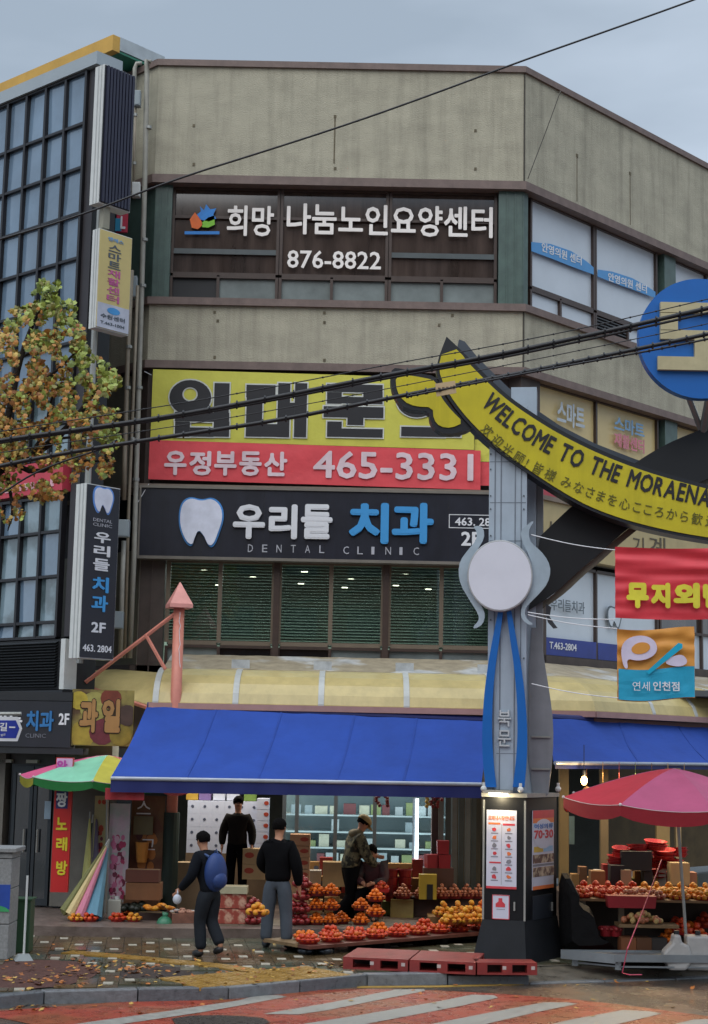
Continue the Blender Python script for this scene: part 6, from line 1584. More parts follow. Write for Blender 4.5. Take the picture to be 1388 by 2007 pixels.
for a in (.1, LB * .35, LB * .7, LB):
    mb = MB(); obox(mb, b0, dv, nv, a, a + .1, -.15, .6, .0, .09); mb.build('foot', DARK, tb)
n1 = 9
for k in range(n1):
    p = b0 + dv * (-.12 + k * (LB + .05) / (n1 - 1)); p.z = .13
    basket(p, 'bowl of red persimmons, %s from the left in the front row of the low board' % ORD[k], 'persimmon bowls in the front row', FRD, r=.165, h=.06, fr=.033, layers=2, seed=k % 4)
for k in range(8):
    p = b0 + dv * (.1 + k * (LB - .05) / 7) + nv * .33; p.z = .13
    basket(p, 'bowl of orange persimmons, %s from the left in the second row of the low board' % ORD[k], 'persimmon bowls in the second row', FRD if k % 3 else FO, r=.165, h=.06, fr=.033, layers=2 + k % 2, seed=k % 4)
for k, (x, y) in enumerate(((884, 1812), (912, 1811), (938, 1810), (868, 1797), (897, 1796), (924, 1795), (946, 1794))):
    p = G(x, y, .24); basket(p, 'basket of golden tangerines, %s in the block of baskets beside the gate post' % ORD[k], 'tangerine baskets beside the gate', FY if k != 6 else FO, M('basket_orange', '9c4a1e', .4), r=.15, fr=.042, layers=3, seed=k % 4)
carton('wide tan carton carrying the tangerine baskets beside the gate', 905, 1818, 1.0, .5, .17, z=.05, mat=M('cardboard_tan', '8e6a40', .7))
# stepped rack in the middle: stacked bowls
def stack(px, py, nlev, fruit, lab, bowl=PLM, z=.14, r=.135, fr=.031, dz=.2, gname='stacked fruit bowls', layers=4):
    q = G(px, py, z)
    for k in range(nlev):
        basket(Vector((q.x, q.y, z + k * dz)), '%s, %s' % (lab, 'on its own' if nlev == 1 else ('lowest one', 'second up', 'third up', 'topmost one')[min(k if k < nlev - 1 else 3, 3)]), gname, fruit, bowl, r, .07, fr, layers, k)
stack(619, 1812, 3, FO, 'orange bowl just right of the black jacket')
stack(648, 1812, 3, FO, 'orange bowl in the second pile from the black jacket')
stack(669, 1810, 1, FO, 'small bowl of oranges behind the camouflage jacket man')
stack(707, 1812, 2, FO, 'orange bowl right of the camouflage man')
stack(736, 1796, 2, FO, 'bowl of oranges in the raised pile left of the beige carton', z=.36)
stack(591, 1812, 4, FA, 'dark apple bowl behind the black jacket man', dz=.17, fr=.045, layers=2)
stack(572, 1812, 2, FA, 'dark apple bowl half hidden behind the grey trousers', dz=.17, fr=.045, layers=2)
stack(496, 1811, 2, FA, 'bowl of red apples between the two standing men', dz=.2, fr=.045, layers=2)
stack(505, 1796, 1, FY, 'bowl of yellow fruit above the red apples between the men', z=.55, fr=.045, layers=2)
for k, x in enumerate((790, 828, 866, 890, 915, 938)):
    q = G(x, 1782, .26); q.z = .42; basket(q, 'maroon basket of brown fruit, %s from the left in the back row by the shutters' % ORD[k], 'maroon baskets in the back row', FB, PLM, r=.15, fr=.03, layers=4, seed=k % 3)
mb = MB(); q0, q1 = G(770, 1785, .2), G(958, 1785, .2); mb.box((q0.x, q0.y - .2, .14), (q1.x, q0.y + .25, .42)); tag(mb.build('dark_crate_row', M('crate_umber', '35211c', .7, var=.3)), 'long dark crate under the back row of maroon baskets', 'crate')
for k in range(4):
    x0 = 412 + k * 80; q = G(x0, 1817, .0)
rk = thing('low_platform', 'low grey wooden platform under the stacked fruit bowls', 'platform', G(600, 1817))
for k in range(7):
    a, b = G(414 + k * 55, 1816, .12), G(414 + (k + 1) * 55 - 2, 1816, .12); mb = MB(); mb.box((a.x, a.y, .06), (b.x, a.y + .9, .135)); mb.build('plank', M('plank_grey', '6b6152', .6, var=.3), rk)
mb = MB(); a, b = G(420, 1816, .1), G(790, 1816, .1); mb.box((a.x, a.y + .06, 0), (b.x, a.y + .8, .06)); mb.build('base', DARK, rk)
# beige melon carton
carton('beige and green printed carton standing on end between orange piles and gate', 787, 1810, .34, .3, .36, z=.03, mat=M('carton_beige', 'a8955a', .6, var=.2, vs=5, col2='8a8a44', c2s=5, c2t=.6))
for k in range(4): carton('red picture carton, %s of the four stacked under the pale lid by the step' % ('upper left', 'upper right', 'lower left', 'lower right')[k], 441 if k % 2 == 0 else 468, 1812, .2, .25, .2, Y=23.4, z=.14 + (.21 if k < 2 else 0), mat=M('carton_redprint', '9a4234', .6, var=.3, vs=9, col2='b8907a', c2s=9, c2t=.55))
carton('pale carton lid laid over the red picture cartons', 455, 1760, .44, .3, .1, Y=23.4, z=.555, mat=M('carton_lid', 'a59f84', .6))
SBX = M('persimmon_box', 'b58a62', .6, var=.1)
PRR = M('box_print_red', 'a23c26', .5)
def pbox(label, px, Y, z, w, h, d=.3, mat=SBX, pmat=PRR, group=None, side=.3, ps=1.0):
    q = pix(px, 1700, Y); t = thing('fruit_box', label, 'fruit box', (q.x, Y, z), group)
    mb = MB(); mb.cbox((0, d / 2, 0), (w, d, h)); place(bpy.data.objects.new('carton', mb.mesh('carton', mat)), '', t)
    if pmat: mb = MB(); mb.prism([Vector((w * side + ps * .055 * w / .25 * math.cos(a), -.001, h * .58 + ps * .2 * h * math.sin(a))) for a in [i * 6.2832 / 9 for i in range(9)]], (0, -.003, 0)); place(bpy.data.objects.new('print', mb.mesh('print', pmat)), '', t)
    return t
for k in range(6): pbox('tan persimmon box, %s from the bottom of the tall stack right of the black jacket' % ORD[k], 587, 24.6, .3 + k * .172, .30, .165, group='persimmon boxes in the tall stack', side=.22)
for k in range(2): pbox('tan carton behind the standing men, %s one of the pair' % ('lower', 'upper')[k], 497, 25.0, .62 + k * .23, .34, .225, mat=M('carton_buff', 'b09468', .65), side=-.2)
pbox('low tan carton behind the backpack man', 375, 25.3, .13, .5, .7, mat=M('carton_buff2', 'a08a6a', .65), pmat=None)
carton('large tan carton with a dark mark behind the camouflage jacket man', 655, 1760, .36, .3, .36, Y=25.0, z=.55, mat=M('carton_buff', 'b09468'))
carton('tan carton under the red tray in front of the glass fridge', 718, 1760, .42, .3, .28, Y=24.7, z=.28, mat=CB_D)
carton('white parcel box with red mark right of the persimmon box stack', 613, 1735, .26, .3, .2, Y=25.4, z=.55, mat=M('parcel_white', 'a9a8a4', .6))
# white boxes piled high behind the man on the step
WBX = M('box_white', 'b9c0d2', .6, var=.05); DKP = M('box_print_dark', '4b5266', .5)
n_ = 0
for r_ in range(4):
    for c_ in range(6):
        q = pix(378 + c_ * 24.2, 1640, 26.2); z = pix(400, 1672 - r_ * 25.5, 26.2).z
        t = pbox('white carton, %s from the left, in the %s row up of the white box wall' % (ORD[c_], ORD[r_]), 376 + c_ * 24.2, 26.2, z, .196, .207, .3, WBX, DKP, 'white cartons in the wall behind the man in brown', side=-.1, ps=.55)
for r_ in range(5):
    z = pix(400, 1672 - r_ * 22, 26.1).z; pbox('white carton with red fruit print, %s up at the right end of the box wall' % ORD[r_], 512, 26.05, z, .19, .17, .3, WBX, PRR, 'white cartons with red fruit picture', side=.3)
for k, (x, c) in enumerate(((372, 'a8862c'), (397, '6d5a8a'), (425, 'b2b8c6'), (452, 'b2b8c6'), (486, '5f7a33'))):
    z = pix(400, 1568, 26.3).z; pbox('small %s box lying on top of the white wall of boxes' % ('yellow', 'violet and yellow', 'pale grey', 'plain white', 'green and red')[k], x, 26.3, z, .19, .12, .3, M('topbox_%d' % k, c, .6), None)
pbd = MB(); z0 = pix(400, 1672, 26.2).z; a, b = pix(364, 1672, 26.2), pix(525, 1672, 26.2); pbd.box((a.x, 26.2, .13), (b.x, 26.7, z0)); tag(pbd.build('trestle', M('trestle', '6d5a45', .7)), 'wooden trestle under the wall of white cartons', 'table')
# glass fronted fridge
fz0, fz1 = pix(700, 1722, 25.9).z, pix(700, 1535, 25.9).z
fa, fb = pix(556, 1640, 25.9).x, pix(885, 1640, 25.9).x
fr_t = thing('display_fridge', 'long glass fronted display fridge with lit white shelves at the back of the shop', 'fridge', ((fa + fb) / 2, 25.9, .13))
FM = M('fridge_metal', '6f7a80', .35, metal=.4, var=.1); FI = M('fridge_inner', '8d9da2', .5, var=.08)
mb = MB(); mb.box((fa, 26.65, fz0), (fb, 26.7, fz1 + .1)); mb.box((fa, 25.95, fz1 + .02), (fb, 26.65, fz1 + .1)); mb.box((fa, 25.95, fz0), (fb, 26.65, fz0 + .06)); mb.build('cabinet', FI, fr_t)
mb = MB(); mb.box((fa, 25.9, .13), (fb, 26.7, fz0)); mb.build('base', M('fridge_base', '3b3f43', .5), fr_t)
xs_ = [pix(x, 1640, 25.9).x for x in (556, 581, 657, 734, 812, 885)]
for x in xs_:
    mb = MB(); mb.box((x - .03, 25.88, fz0), (x + .03, 25.94, fz1)); mb.build('door_frame', FM, fr_t)
for k in range(5):
    mb = MB(); mb.box((xs_[k] + .03, 25.905, fz0 + .03), (xs_[k + 1] - .03, 25.915, fz1)); mb.build('door_pane', glass('fridge_glass', (.8, .86, .86), .02, .6, 1.4), fr_t)
for k, y in enumerate((1698, 1664, 1633, 1600)):
    z = pix(700, y, 26.1).z; mb = MB(); mb.box((fa, 26.0, z), (fb, 26.6, z + .025)); mb.build('shelf', M('shelf_white', 'a8b2b4', .4), fr_t)
    random.seed(60 + k)
    x = fa + .1; j = 0
    while x < fb - .2:
        w_ = random.choice((.14, .18, .22)); hh = random.uniform(.09, .2)
        if random.random() < (.95 if k in (0, 3) else .5):
            c = random.choice(('b7b4a2', '7f8a5c', 'a3a9ac', '8e9aa0', '8e9aa0', 'a3a9ac', '6e3a3e', 'a9afb2'))
            mb = MB(); mb.box((x, 26.08, z + .027), (x + w_ - .02, 26.3, z + .027 + hh)); 
            tag(mb.build('packed_goods', M('goods_' + c, c, .6, var=.15, vs=12)), 'small %s pack, %s from the left on the %s shelf of the glass fridge' % ({'b7b4a2': 'cream', '7f8a5c': 'green', 'a3a9ac': 'grey', '8e9aa0': 'blue grey', '6e3a3e': 'red', 'a9afb2': 'pale grey'}[c], ORD[j % 20], ('lowest', 'second', 'third', 'highest')[k]), 'pack', 'goods on the fridge shelves'); j += 1
        x += w_ + random.uniform(0, .08)
mb = MB(); xx = pix(817, 1640, 25.85).x; mb.cyl((xx, 25.85, pix(817, 1690, 25.85).z), (xx, 25.85, pix(817, 1566, 25.85).z), .022, n=8); mb.build('light_tube', LENSC, fr_t)
for x0, x1 in ((590, 650), (740, 806)):
    mb = MB(); mb.cyl((pix(x0, 1600, 26).x, 26.0, fz1 - .02), (pix(x1, 1600, 26).x, 26.0, fz1 - .02), .012, n=8); mb.build('light_tube', LENSC, fr_t)
lamp('fridge_light', 'AREA', ((fa + fb) / 2, 25.96, (fz0 + fz1) / 2), 17, (.85, .95, 1), fb - fa, fz1 - fz0, (rad(90), 0, 0))
lamp('shop_light', 'AREA', (XL + 3.2, 25.75, 3.0), 100, (1, .9, .76), 4.5, 1.0)
lamp('shop_light_left', 'AREA', (XL + .3, 25.6, 3.0), 34, (1, .95, .88), 1.6, .8)
# more stock packed between the fruit and the fridge
random.seed(77)
STK = [M('stock_kraft', '94703f', .75, var=.2), M('stock_tan', 'a98758', .7, var=.15), M('stock_brown', '6d4a2c', .75, var=.2), M('stock_white', 'a4a39c', .6, var=.1), M('stock_red', '8c2c28', .5, var=.2), M('stock_green', '5f6a35', .6, var=.2)]
SNM = ['kraft', 'tan', 'brown', 'off white', 'dark red', 'olive green']
for r_, (Yk, zk) in enumerate(((24.9, .14), (25.3, .42), (25.55, .66))):
    x = 556 + r_ * 7; k = 0
    while x < 850:
        wpx = random.choice((22, 26, 30)); ci = random.choice((0, 0, 1, 1, 2, 3, 4, 5)); hk = random.choice((.2, .24, .27))
        pbox('%s carton, %s from the left in the %s row of stock before the fridge' % (SNM[ci], ORD[k], ('front', 'middle', 'rear')[r_]), x + wpx / 2, Yk, zk - (.3 if 0 else 0), wpx * Yk / FPX - .01, hk, .24, STK[ci], PRR if ci in (1, 3) else DKP if ci == 0 else None, 'cartons stocked before the fridge', ps=.8)
        x += wpx + random.choice((0, 0, 3)); k += 1
mb = MB(); mb.box((pix(556, 1700, 25.3).x, 25.28, .13), (pix(856, 1700, 25.3).x, 25.54, .415)); tag(mb.build('bench', M('bench_dark', '3a2c22', .7)), 'low dark bench under the middle row of stock cartons', 'bench')
mb = MB(); mb.box((pix(556, 1700, 25.6).x, 25.55, .13), (pix(870, 1700, 25.6).x, 25.85, .655)); tag(mb.build('bench', _m['bench_dark']), 'higher dark bench under the rear row of stock cartons', 'bench')
for k, x in enumerate((742, 756, 838, 848, 862)):
    q = pix(x, 1560, 24.9); mb = MB(); n_h = 9
    for i in range(n_h): mb.ball((q.x + random.uniform(-.035, .035), 24.9 + random.uniform(-.03, .03), 2.05 - i * .035), .03, 6, 4)
    mb.cyl((q.x, 24.9, 2.05), (q.x, 24.9, 2.7), .004, n=4)
    tag(mb.build('hanging_string', (M('string_red', '6d2024', .6), M('string_yellow', 'a8924a', .6))[k in (2,)]), 'string of small goods hanging below the awning, %s from the left' % ORD[k], 'string')
# folded shutter sheets right of the fridge
for k, x in enumerate((866, 880, 893, 906, 919, 931)):
    a, b = pix(x, 1560, 25.2), pix(x, 1775, 25.2); mb = MB(); mb.box((a.x - .045, 25.2 + k * .02, b.z), (a.x + .035, 25.28 + k * .02, a.z))
    tag(mb.build('shutter_panel', M('shutter_%d' % (k % 2), ('6a6f6b', '4a514e')[k % 2], .35, metal=.3, var=.2)), 'grey folding shutter leaf, %s from the left beside the gate post' % ORD[k], 'shutter panel', 'folded shutter leaves')
mb = MB(); x = pix(858, 1600, 25.3).x; mb.box((x - .09, 25.3, .13), (x + .07, 25.5, 2.6)); tag(mb.build('shop_pillar', M('pillar_umber', '564740', .6, var=.3)), 'brown pillar between the glass fridge and the folded shutters', 'pillar')
for k, x in enumerate((767, 793)):
    q = pix(x, 1760, 24.9); t = thing('stacked_bins', 'stack of dark red plastic bins, %s one right of the camouflage jacket man' % ('left', 'right')[k], 'bin', (q.x, 24.9, .35))
    for j in range(4): mb = MB(); mb.lathe((q.x, 24.9, .35 + j * .12), [(.001, 0), (.09, 0), (.105, .1), (.115, .1), (.115, .115), (.1, .115)], 14); mb.build('bin', M('bin_red', '8a1f24', .35), t)
for k, (x, y, c) in enumerate(((868, 1.06, '7c1f26'), (870, .852, '7c1f26'), (846, .852, '6a1a20'))):
    q = pix(x, 1700, 24.9); mb = MB(); mb.cbox((q.x, 24.95, y), (.17, .2, .2), .1 * k, 1.08); tag(mb.build('red_crate', M('crate_red', '86222a', .4)), 'dark red crate, %s in the pile by the brown pillar' % ('topmost', 'right', 'left')[k], 'crate')
q = pix(838, 1760, 24.6); t = thing('yellow_bin', 'yellow box with a dark opening right of the red bins', 'box', (q.x, 24.6, .4)); mb = MB(); mb.cbox((q.x, 24.6, .42), (.26, .2, .36)); mb.build('shell', M('yellow_paint', 'a8912c', .5), t); mb = MB(); mb.cbox((q.x + .03, 24.495, .42), (.09, .01, .22)); mb.build('opening', DARK, t)
q = pix(848, 1740, 25.0); mb = MB(); mb.cbox((q.x + .08, 25, .14), (.46, .3, .71)); tag(mb.build('brown_crate', M('crate_brown2', '4c3228', .6)), 'dark brown crate under the red crates by the brown pillar', 'crate')
# pink crates seen under the fruit, small yellow bananas and greens at left
def heap_thing(name, label, cat, px, py, z, rx, n, fr, mats, sc=(1, 1, 1), Y=None):
    q = G(px, py, z) if Y is None else pix(px, py, Y); 
    if Y is not None: q.z = z
    rnd = random.Random(int(px)); mb = MB()
    for i in range(n):
        mb.cur = rnd.randrange(len(mats)); a, r = rnd.uniform(0, 6.28), rx * math.sqrt(rnd.random()); mb.ball(q + Vector((r * math.cos(a), r * .5 * math.sin(a), fr + (1 - r / rx) * rx * .45 * rnd.random())), fr * rnd.uniform(.8, 1.1), 7, 5, sc)
    o = mb.build(name, mats, None, smooth=True); tag(o, label, cat); return o
heap_thing('fruit_pile', 'heap of yellow bananas on the dark crate left of the green post', 'fruit', 305, 1788, .25, .22, 14, .055, [FY], (1.3, .7, .6))
heap_thing('vegetable_pile', 'heap of dark green squashes below the drink poster', 'vegetables', 263, 1790, .2, .24, 16, .07, [M('squash_dark', '1d2218', .5, var=.4)], (1, 1, .8))
for k, (x, y, f_) in enumerate(((150, 1806, FY), (176, 1806, FRD), (230, 1806, FRD), (245, 1797, FO), (262, 1806, FY))):
    basket(G(x, y, shop_z), 'small red bowl of mixed fruit, %s from the left along the edge of the step' % ORD[k], 'small bowls on the step edge', f_, PLR, r=.12, h=.06, fr=.035, layers=2, seed=k % 3)
q = G(322, 1828); mb = MB(); mb.ball(q + Vector((0, 0, .1)), .12, 12, 8, (1, 1, 1.1)); mb.cyl(q + Vector((0, 0, .2)), q + Vector((.01, 0, .28)), .03, .05); tag(mb.build('plastic_bag', M('bag_green', '3a7a5c', .4, bump=.5, bs=8), smooth=True), 'green plastic bag at the foot of the green post', 'bag')
t = carton('open carton of crumpled packing with flaps at the foot of the green post', 357, 1826, .36, .3, .26, z=0, mat=M('carton_pinkish', '7d5444', .7, var=.4, vs=8), flaps=True, rz=.3)
heap_thing('packing_scraps', 'pink and white scraps spilling from the open carton', 'waste', 357, 1806, .22, .17, 18, .05, [M('scrap_pink', 'a87a66', .7), M('scrap_dark', '2b1f1e', .7), M('scrap_white', 'a9a4a0', .7)], (1.2, 1, .5), Y=G(357, 1826).y)

# ================================================================== PALLETS AND TROLLEYS
PAL = M('pallet_red', '842c29', .5, var=.3, vs=5, streak=.15, bump=.15); PAD = M('pallet_inner', '2c1413', .7)
def pallet(o, dd, nn, w_, d_, label, h=.14):
    t = thing('plastic_pallet', label, 'pallet', o)
    def B(a0, a1, b0_, b1__, z0, z1, nm, m_): mb = MB(); obox(mb, o, dd, nn, a0, a1, b0_, b1__, z0, z1); return mb.build(nm, m_, t)
    for k in range(7):
        b = d_ * k / 7; B(0, w_, b + .004, b + d_ / 7 - .004, h - .025, h, 'deck_slat', PAL)
    B(0, w_, .0, d_, .0, .02, 'bottom_deck', PAL)
    for a in (0, w_ / 2 - .06, w_ - .12):
        for b in (0, d_ / 2 - .06, d_ - .12): B(a, a + .12, b + .001, b + .12, .02, h - .025, 'block', PAL)
    B(.02, w_ - .02, d_ * .4, d_ * .42, .02, h - .03, 'inner_rib', PAD)
    for a in (w_ * .42, w_ * .9): B(a, a + .045, -.002, 0, .06, .1, 'stencil', M('stencil_white', 'b8a8a4', .6))
    return t
pA = G(672, 1899); pC = G(932, 1911); dd = (pC - pA); dd.z = 0; LP = dd.length; dd.normalize(); nn = Vector((-dd.y, dd.x, 0))
e2 = G(1037, 1903); d2 = (e2 - pC).normalized()
pallet(pA, dd, nn, LP / 2 - .01, .95, 'red plastic pallet, left one of the pair lying in front of the fruit rows')
pallet(pA + dd * (LP / 2 + .01), dd, nn, LP / 2 - .01, .95, 'red plastic pallet, right one of the pair before the gate plinth')
pallet(pA + dd * (LP + .02) + nn * .02, (dd + nn * .3).normalized(), (nn - dd * .3).normalized(), .72, .34, 'red plastic pallet turned at an angle in front of the gate plinth')
for k, x in enumerate((600, 637)):
    q = G(x, 1870); mb = MB(); mb.lathe(q, [(.001, .0), (.1, .0), (.115, .05), (.08, .09), (.001, .095)], 16); tag(mb.build('steel_lid', M('steel_dark', '3d4249', .25, metal=.7), smooth=True), 'dark steel lid lying on the wet paving, %s one beside the pallets' % ('left', 'right')[k], 'lid')
# flat steel trolley at right
q0, q1 = G(1103, 1892), G(1205, 1902)
dq = (q1 - q0); dq.z = 0; wq = dq.length; dq.normalize(); nq = Vector((-dq.y, dq.x, 0)); nq = (nq + dq * 1.3).normalized()
t = thing('flatbed_trolley', 'low grey steel flatbed trolley lying right of the gate plinth', 'trolley', q0)
STL = M('trolley_steel', '8c9296', .35, metal=.6, var=.2); STD = M('trolley_dark', '33363a', .5)
def TB(a0, a1, b0_, b1__, z0, z1, nm, m_): mb = MB(); obox(mb, Vector((q0.x, q0.y, 0)), dq, nq, a0, a1, b0_, b1__, z0, z1); return mb.build(nm, m_, t)
TB(0, wq, 0, 1.5, .15, .17, 'deck', STL); TB(-.01, wq + .01, -.015, 0, .08, .19, 'front_rim', STL); TB(wq, wq + .015, 0, 1.5, .1, .19, 'side_rim', STL); TB(-.015, 0, 0, 1.5, .1, .19, 'side_rim', STL)
TB(.02, wq - .02, .1, .14, .03, .05, 'lower_rail', STL); TB(wq - .06, wq - .02, .1, 1.4, .03, .05, 'lower_rail', STL)
for a in (.04, wq - .08):
    for b in (.08, 1.3): TB(a, a + .04, b, b + .04, 0, .15, 'leg', STL)
mb = MB(); c0 = G(1290, 1886, .0); mb.cyl(c0 + Vector((-.3, 0, .12)), c0 + Vector((.1, .1, .12)), .04, n=10)
tag(mb.build('roll', STD), 'dark roll lying at the right end of the steel trolley', 'roll')

# ================================================================== RIGHT STALL
tzz = .72
ta, tb_ = pix(1125, 1770, 21.6), pix(1420, 1770, 21.6)
st = thing('stall_table', 'wooden stall table loaded with fruit trays under the red parasol', 'table', ((ta.x + tb_.x) / 2, 21.6, 0))
zt = pix(1240, 1762, 21.4).z
for k in range(5): mb = MB(); mb.box((ta.x, 21.3 + k * .2, zt - .03), (tb_.x + 1, 21.49 + k * .2, zt)); mb.build('board', M('stall_plank', '7a5c3c', .6, var=.3), st)
for x in (ta.x + .05, pix(1212, 1800, 21.4).x, tb_.x): mb = MB(); mb.box((x, 21.35, 0), (x + .07, 21.42, zt - .03)); mb.build('leg', M('leg_pale', '8a7a66', .6), st)
for k in range(12):
    q = pix(1140 + k * 24, 1750, 21.45); col = FRD if k < 4 else FB if k < 7 else FY
    basket((q.x, 21.45 + (k % 2) * .25, zt), 'shallow red tray of %s, %s from the left on the stall table' % (('bright red persimmons', 'blushing peaches', 'golden tangerines')[0 if k < 4 else 1 if k < 7 else 2], ORD[k]), 'fruit trays on the right stall table', col, PLR, r=.145, h=.05, fr=.036, layers=2, seed=k % 3)
for k in range(11):
    q = pix(1146 + k * 24, 1740, 21.9); basket((q.x, 22.0, zt), 'tray of %s in the back row of the stall table, %s from the left' % ('red persimmons' if k < 5 else 'golden tangerines', ORD[k]), 'back row trays on the stall table', FRD if k < 5 else FY, PLM, r=.14, h=.05, fr=.036, layers=3, seed=k % 3)
q = pix(1235, 1775, 21.25); mb = MB(); mb.cbox((q.x, 21.2, zt - .09), (.6, .2, .15), 0, 1.06); tag(mb.build('red_tray', M('tray_red', '9c2630', .35)), 'long crimson plastic tray hanging over the front edge of the stall table', 'tray')
q = pix(1275, 1830, 21.0); mb = MB(); z2 = pix(1275, 1812, 21.0).z
t = thing('lower_shelf', 'low shelf of cartons and pale fruit beneath the stall table', 'shelf', (q.x, 21.0, 0)); mb.box((pix(1212, 1830, 21).x, 20.95, z2 - .04), (pix(1330, 1830, 21).x, 21.3, z2)); mb.build('board', WOODT, t)
heap_thing('garlic_pile', 'pile of cream and pink onions on the low shelf', 'vegetables', 1260, 1806, z2, .28, 30, .04, [FG, FB], Y=21.05)
for k, (x, c) in enumerate(((1232, '7a4a2a'), (1262, '5c3b22'), (1292, '33302e'))): pbox('%s carton, %s on the ground under the low shelf' % (('orange brown', 'brown', 'black')[k], ORD[k]), x, 20.95, .05, .19, .26, .3, M('lowcarton_%d' % k, c, .7), None)
for k in range(6):
    q = G(1310 + k * 14, 1850 - (k % 2) * 14, .22); basket(Vector((q.x, q.y, .22 + .06 * (k % 3))), 'bowl of red and orange persimmons, %s in the low group behind the parasol pole' % ORD[k], 'low bowls behind the parasol pole', FRD if k % 3 else FO, PLR, r=.14, fr=.038, layers=3, seed=k % 4)
tag(MB().box((pix(1140, 1850, 21).x, 20.75, .06), (pix(1345, 1850, 21).x, 21.2, .1)).build('red_mat_board', M('mat_scarlet', '8e2c22', .5, var=.2)), 'low red board on the ground under the right stall', 'board')
mb = MB(); mb.box((pix(1300, 1860, 21).x, 20.85, .02), (pix(1400, 1860, 21).x, 21.25, .21)); tag(mb.build('produce_crate', WOODT), 'crate carrying the low bowls behind the parasol pole', 'crate')
for k, x in enumerate((1185, 1205)): q = pix(x, 1800, 21.3); basket((q.x, 21.2, .3), 'small crimson tub, %s one in the shade under the stall table' % ('left', 'right')[k], 'crimson tubs under the table', FA, M('tub_crimson', '8e2028', .4), r=.09, h=.12, fr=.03, layers=1, seed=1)
# red crates and cartons on the table
for k, (x, y, w_) in enumerate(((1210, 1685, .3), (1218, 1668, .26), (1250, 1662, .3), (1285, 1655, .32), (1300, 1672, .34), (1318, 1690, .3), (1285, 1690, .3), (1290, 1710, .3), (1330, 1668, .26), (1195, 1700, .22), (1300, 1726, .3))):
    q = pix(x, y, 22.6 + .04 * k); t = thing('red_basket_stack', 'stack of empty red plastic baskets, %s in the pile behind the stall table' % ORD[k], 'basket', (q.x, q.y, q.z - .08), 'empty red baskets behind the table')
    for j in range(3): o = inst(bowl_mesh(PLR, w_ / 2, .06), 'bowl', t, (0.01 * (j % 2), 0, j * .035)); o.rotation_euler = (random.uniform(-.2, .2), random.uniform(-.15, .15), 0)
for k, (x, y, w_, h_, c) in enumerate(((1170, 1728, .19, .28, '8a6238'), (1225, 1728, .14, .3, 'a08868'), (1208, 1735, .19, .36, '17161a'), (1330, 1715, .26, .3, 'b39a6c'), (1350, 1730, .18, .24, '9c6a4c'), (1245, 1690, .42, .26, '191a1a'), (1268, 1726, .12, .2, '1b1c20'))):
    q = pix(x, y, 22.2); lab = ('brown carton at the left end of the stall table', 'tan carton beside the black bottle crate', 'tall black bottle crate behind the red trays', 'cream carton stack left of the parasol pole', 'small orange carton right of the parasol pole', 'large black basket among the red baskets', 'small black box behind the tangerine trays')[k]
    carton(lab, x, y, w_, .25, h_, Y=22.3 + .05 * k, z=max(zt + .004, q.z - h_ / 2), mat=M('stallbox_%d' % k, c, .6, var=.15), tape=(k in (0, 3)))
mb = MB(); mb.box((ta.x - .1, 22.2, 0), (tb_.x + .8, 23.2, zt)); tag(mb.build('rear_counter', M('rear_counter', '3b2c22', .7)), 'dark rear counter behind the stall table', 'counter')
for k in range(16):
    x = 1128 + k * 15.5; ci = (0, 2, 1, 3, 4, 0, 2, 5)[k % 8]; q = pix(x, 1700, 22.75)
    pbox('%s carton, %s from the left on the dark rear counter of the stall' % (SNM[ci], ORD[k]), x, 22.75, zt + .002, .105, (.2, .3, .16, .26, .34)[k % 5], .2, STK[ci], None, 'cartons on the rear counter')
for k in range(7):
    q = pix(1150 + k * 32, 1560, 23.4); mb = MB(); mb.ball((q.x, 23.4, 2.02), .1, 10, 7, (.8, .5, 1.3 + .2 * (k % 3))); mb.cyl((q.x, 23.4, 2.1), (q.x, 23.4, 2.5), .005, n=4)
    tag(mb.build('hanging_bag', STK[(2, 0, 4, 5, 2, 1, 0)[k]], smooth=True), 'dim bag hanging at the back of the right stall, %s from the left' % ORD[k], 'bag')
# warm bulb and stall back posts
q = pix(1145, 1530, 23.0); t = thing('bare_bulb', 'bare warm light bulb hanging under the right awning', 'lamp', (q.x, 23.0, q.z + .2))
mb = MB(); mb.ball(q, .045, 12, 8, (1, 1, 1.4)); mb.build('bulb', M('bulb_glow', 'ffffff', .5, emit='ffc060', es=30), t, smooth=True)
mb = MB(); mb.cyl(q + Vector((0, 0, .06)), q + Vector((0, 0, .14)), .025); mb.cyl(q + Vector((0, 0, .14)), q + Vector((0, 0, .5)), .006, n=5); mb.build('socket', BLACKM, t)
lamp('bulb_light', 'POINT', (q.x + .05, 22.85, q.z), 14, (1, .7, .35), .05)
lamp('stall_fill', 'AREA', (pix(1290, 1500, 22.6).x, 23.2, 2.35), 60, (1, .75, .45), 1.5, .8)  # added warm fill without a fixture, brightens the back of the stall
for k, (x, w_, c) in enumerate(((1106, .14, '5f5030'), (1185, .12, '5c4f38'), (1300, .2, '6e6040'), (1330, .08, '8a7d60'))):
    q = pix(x, 1600, 24.4 + .2 * k); mb = MB(); mb.box((q.x - w_ / 2, q.y, .0), (q.x + w_ / 2, q.y + .12, 2.42)); tag(mb.build('stall_post', M('post_%d' % k, c, .6, var=.2)), 'brown post at the back of the right stall, %s from the gate' % ORD[k], 'post')
q = pix(1121, 1640, 21.5); mb = MB(); mb.box((q.x - .035, 21.5, pix(1121, 1655, 21.5).z), (q.x + .035, 21.51, pix(1121, 1600, 21.5).z)); tag(mb.build('paper_strip', M('paper_mint', '8a9f8c', .6)), 'pale green paper strip hanging behind the gate cabinet', 'paper')
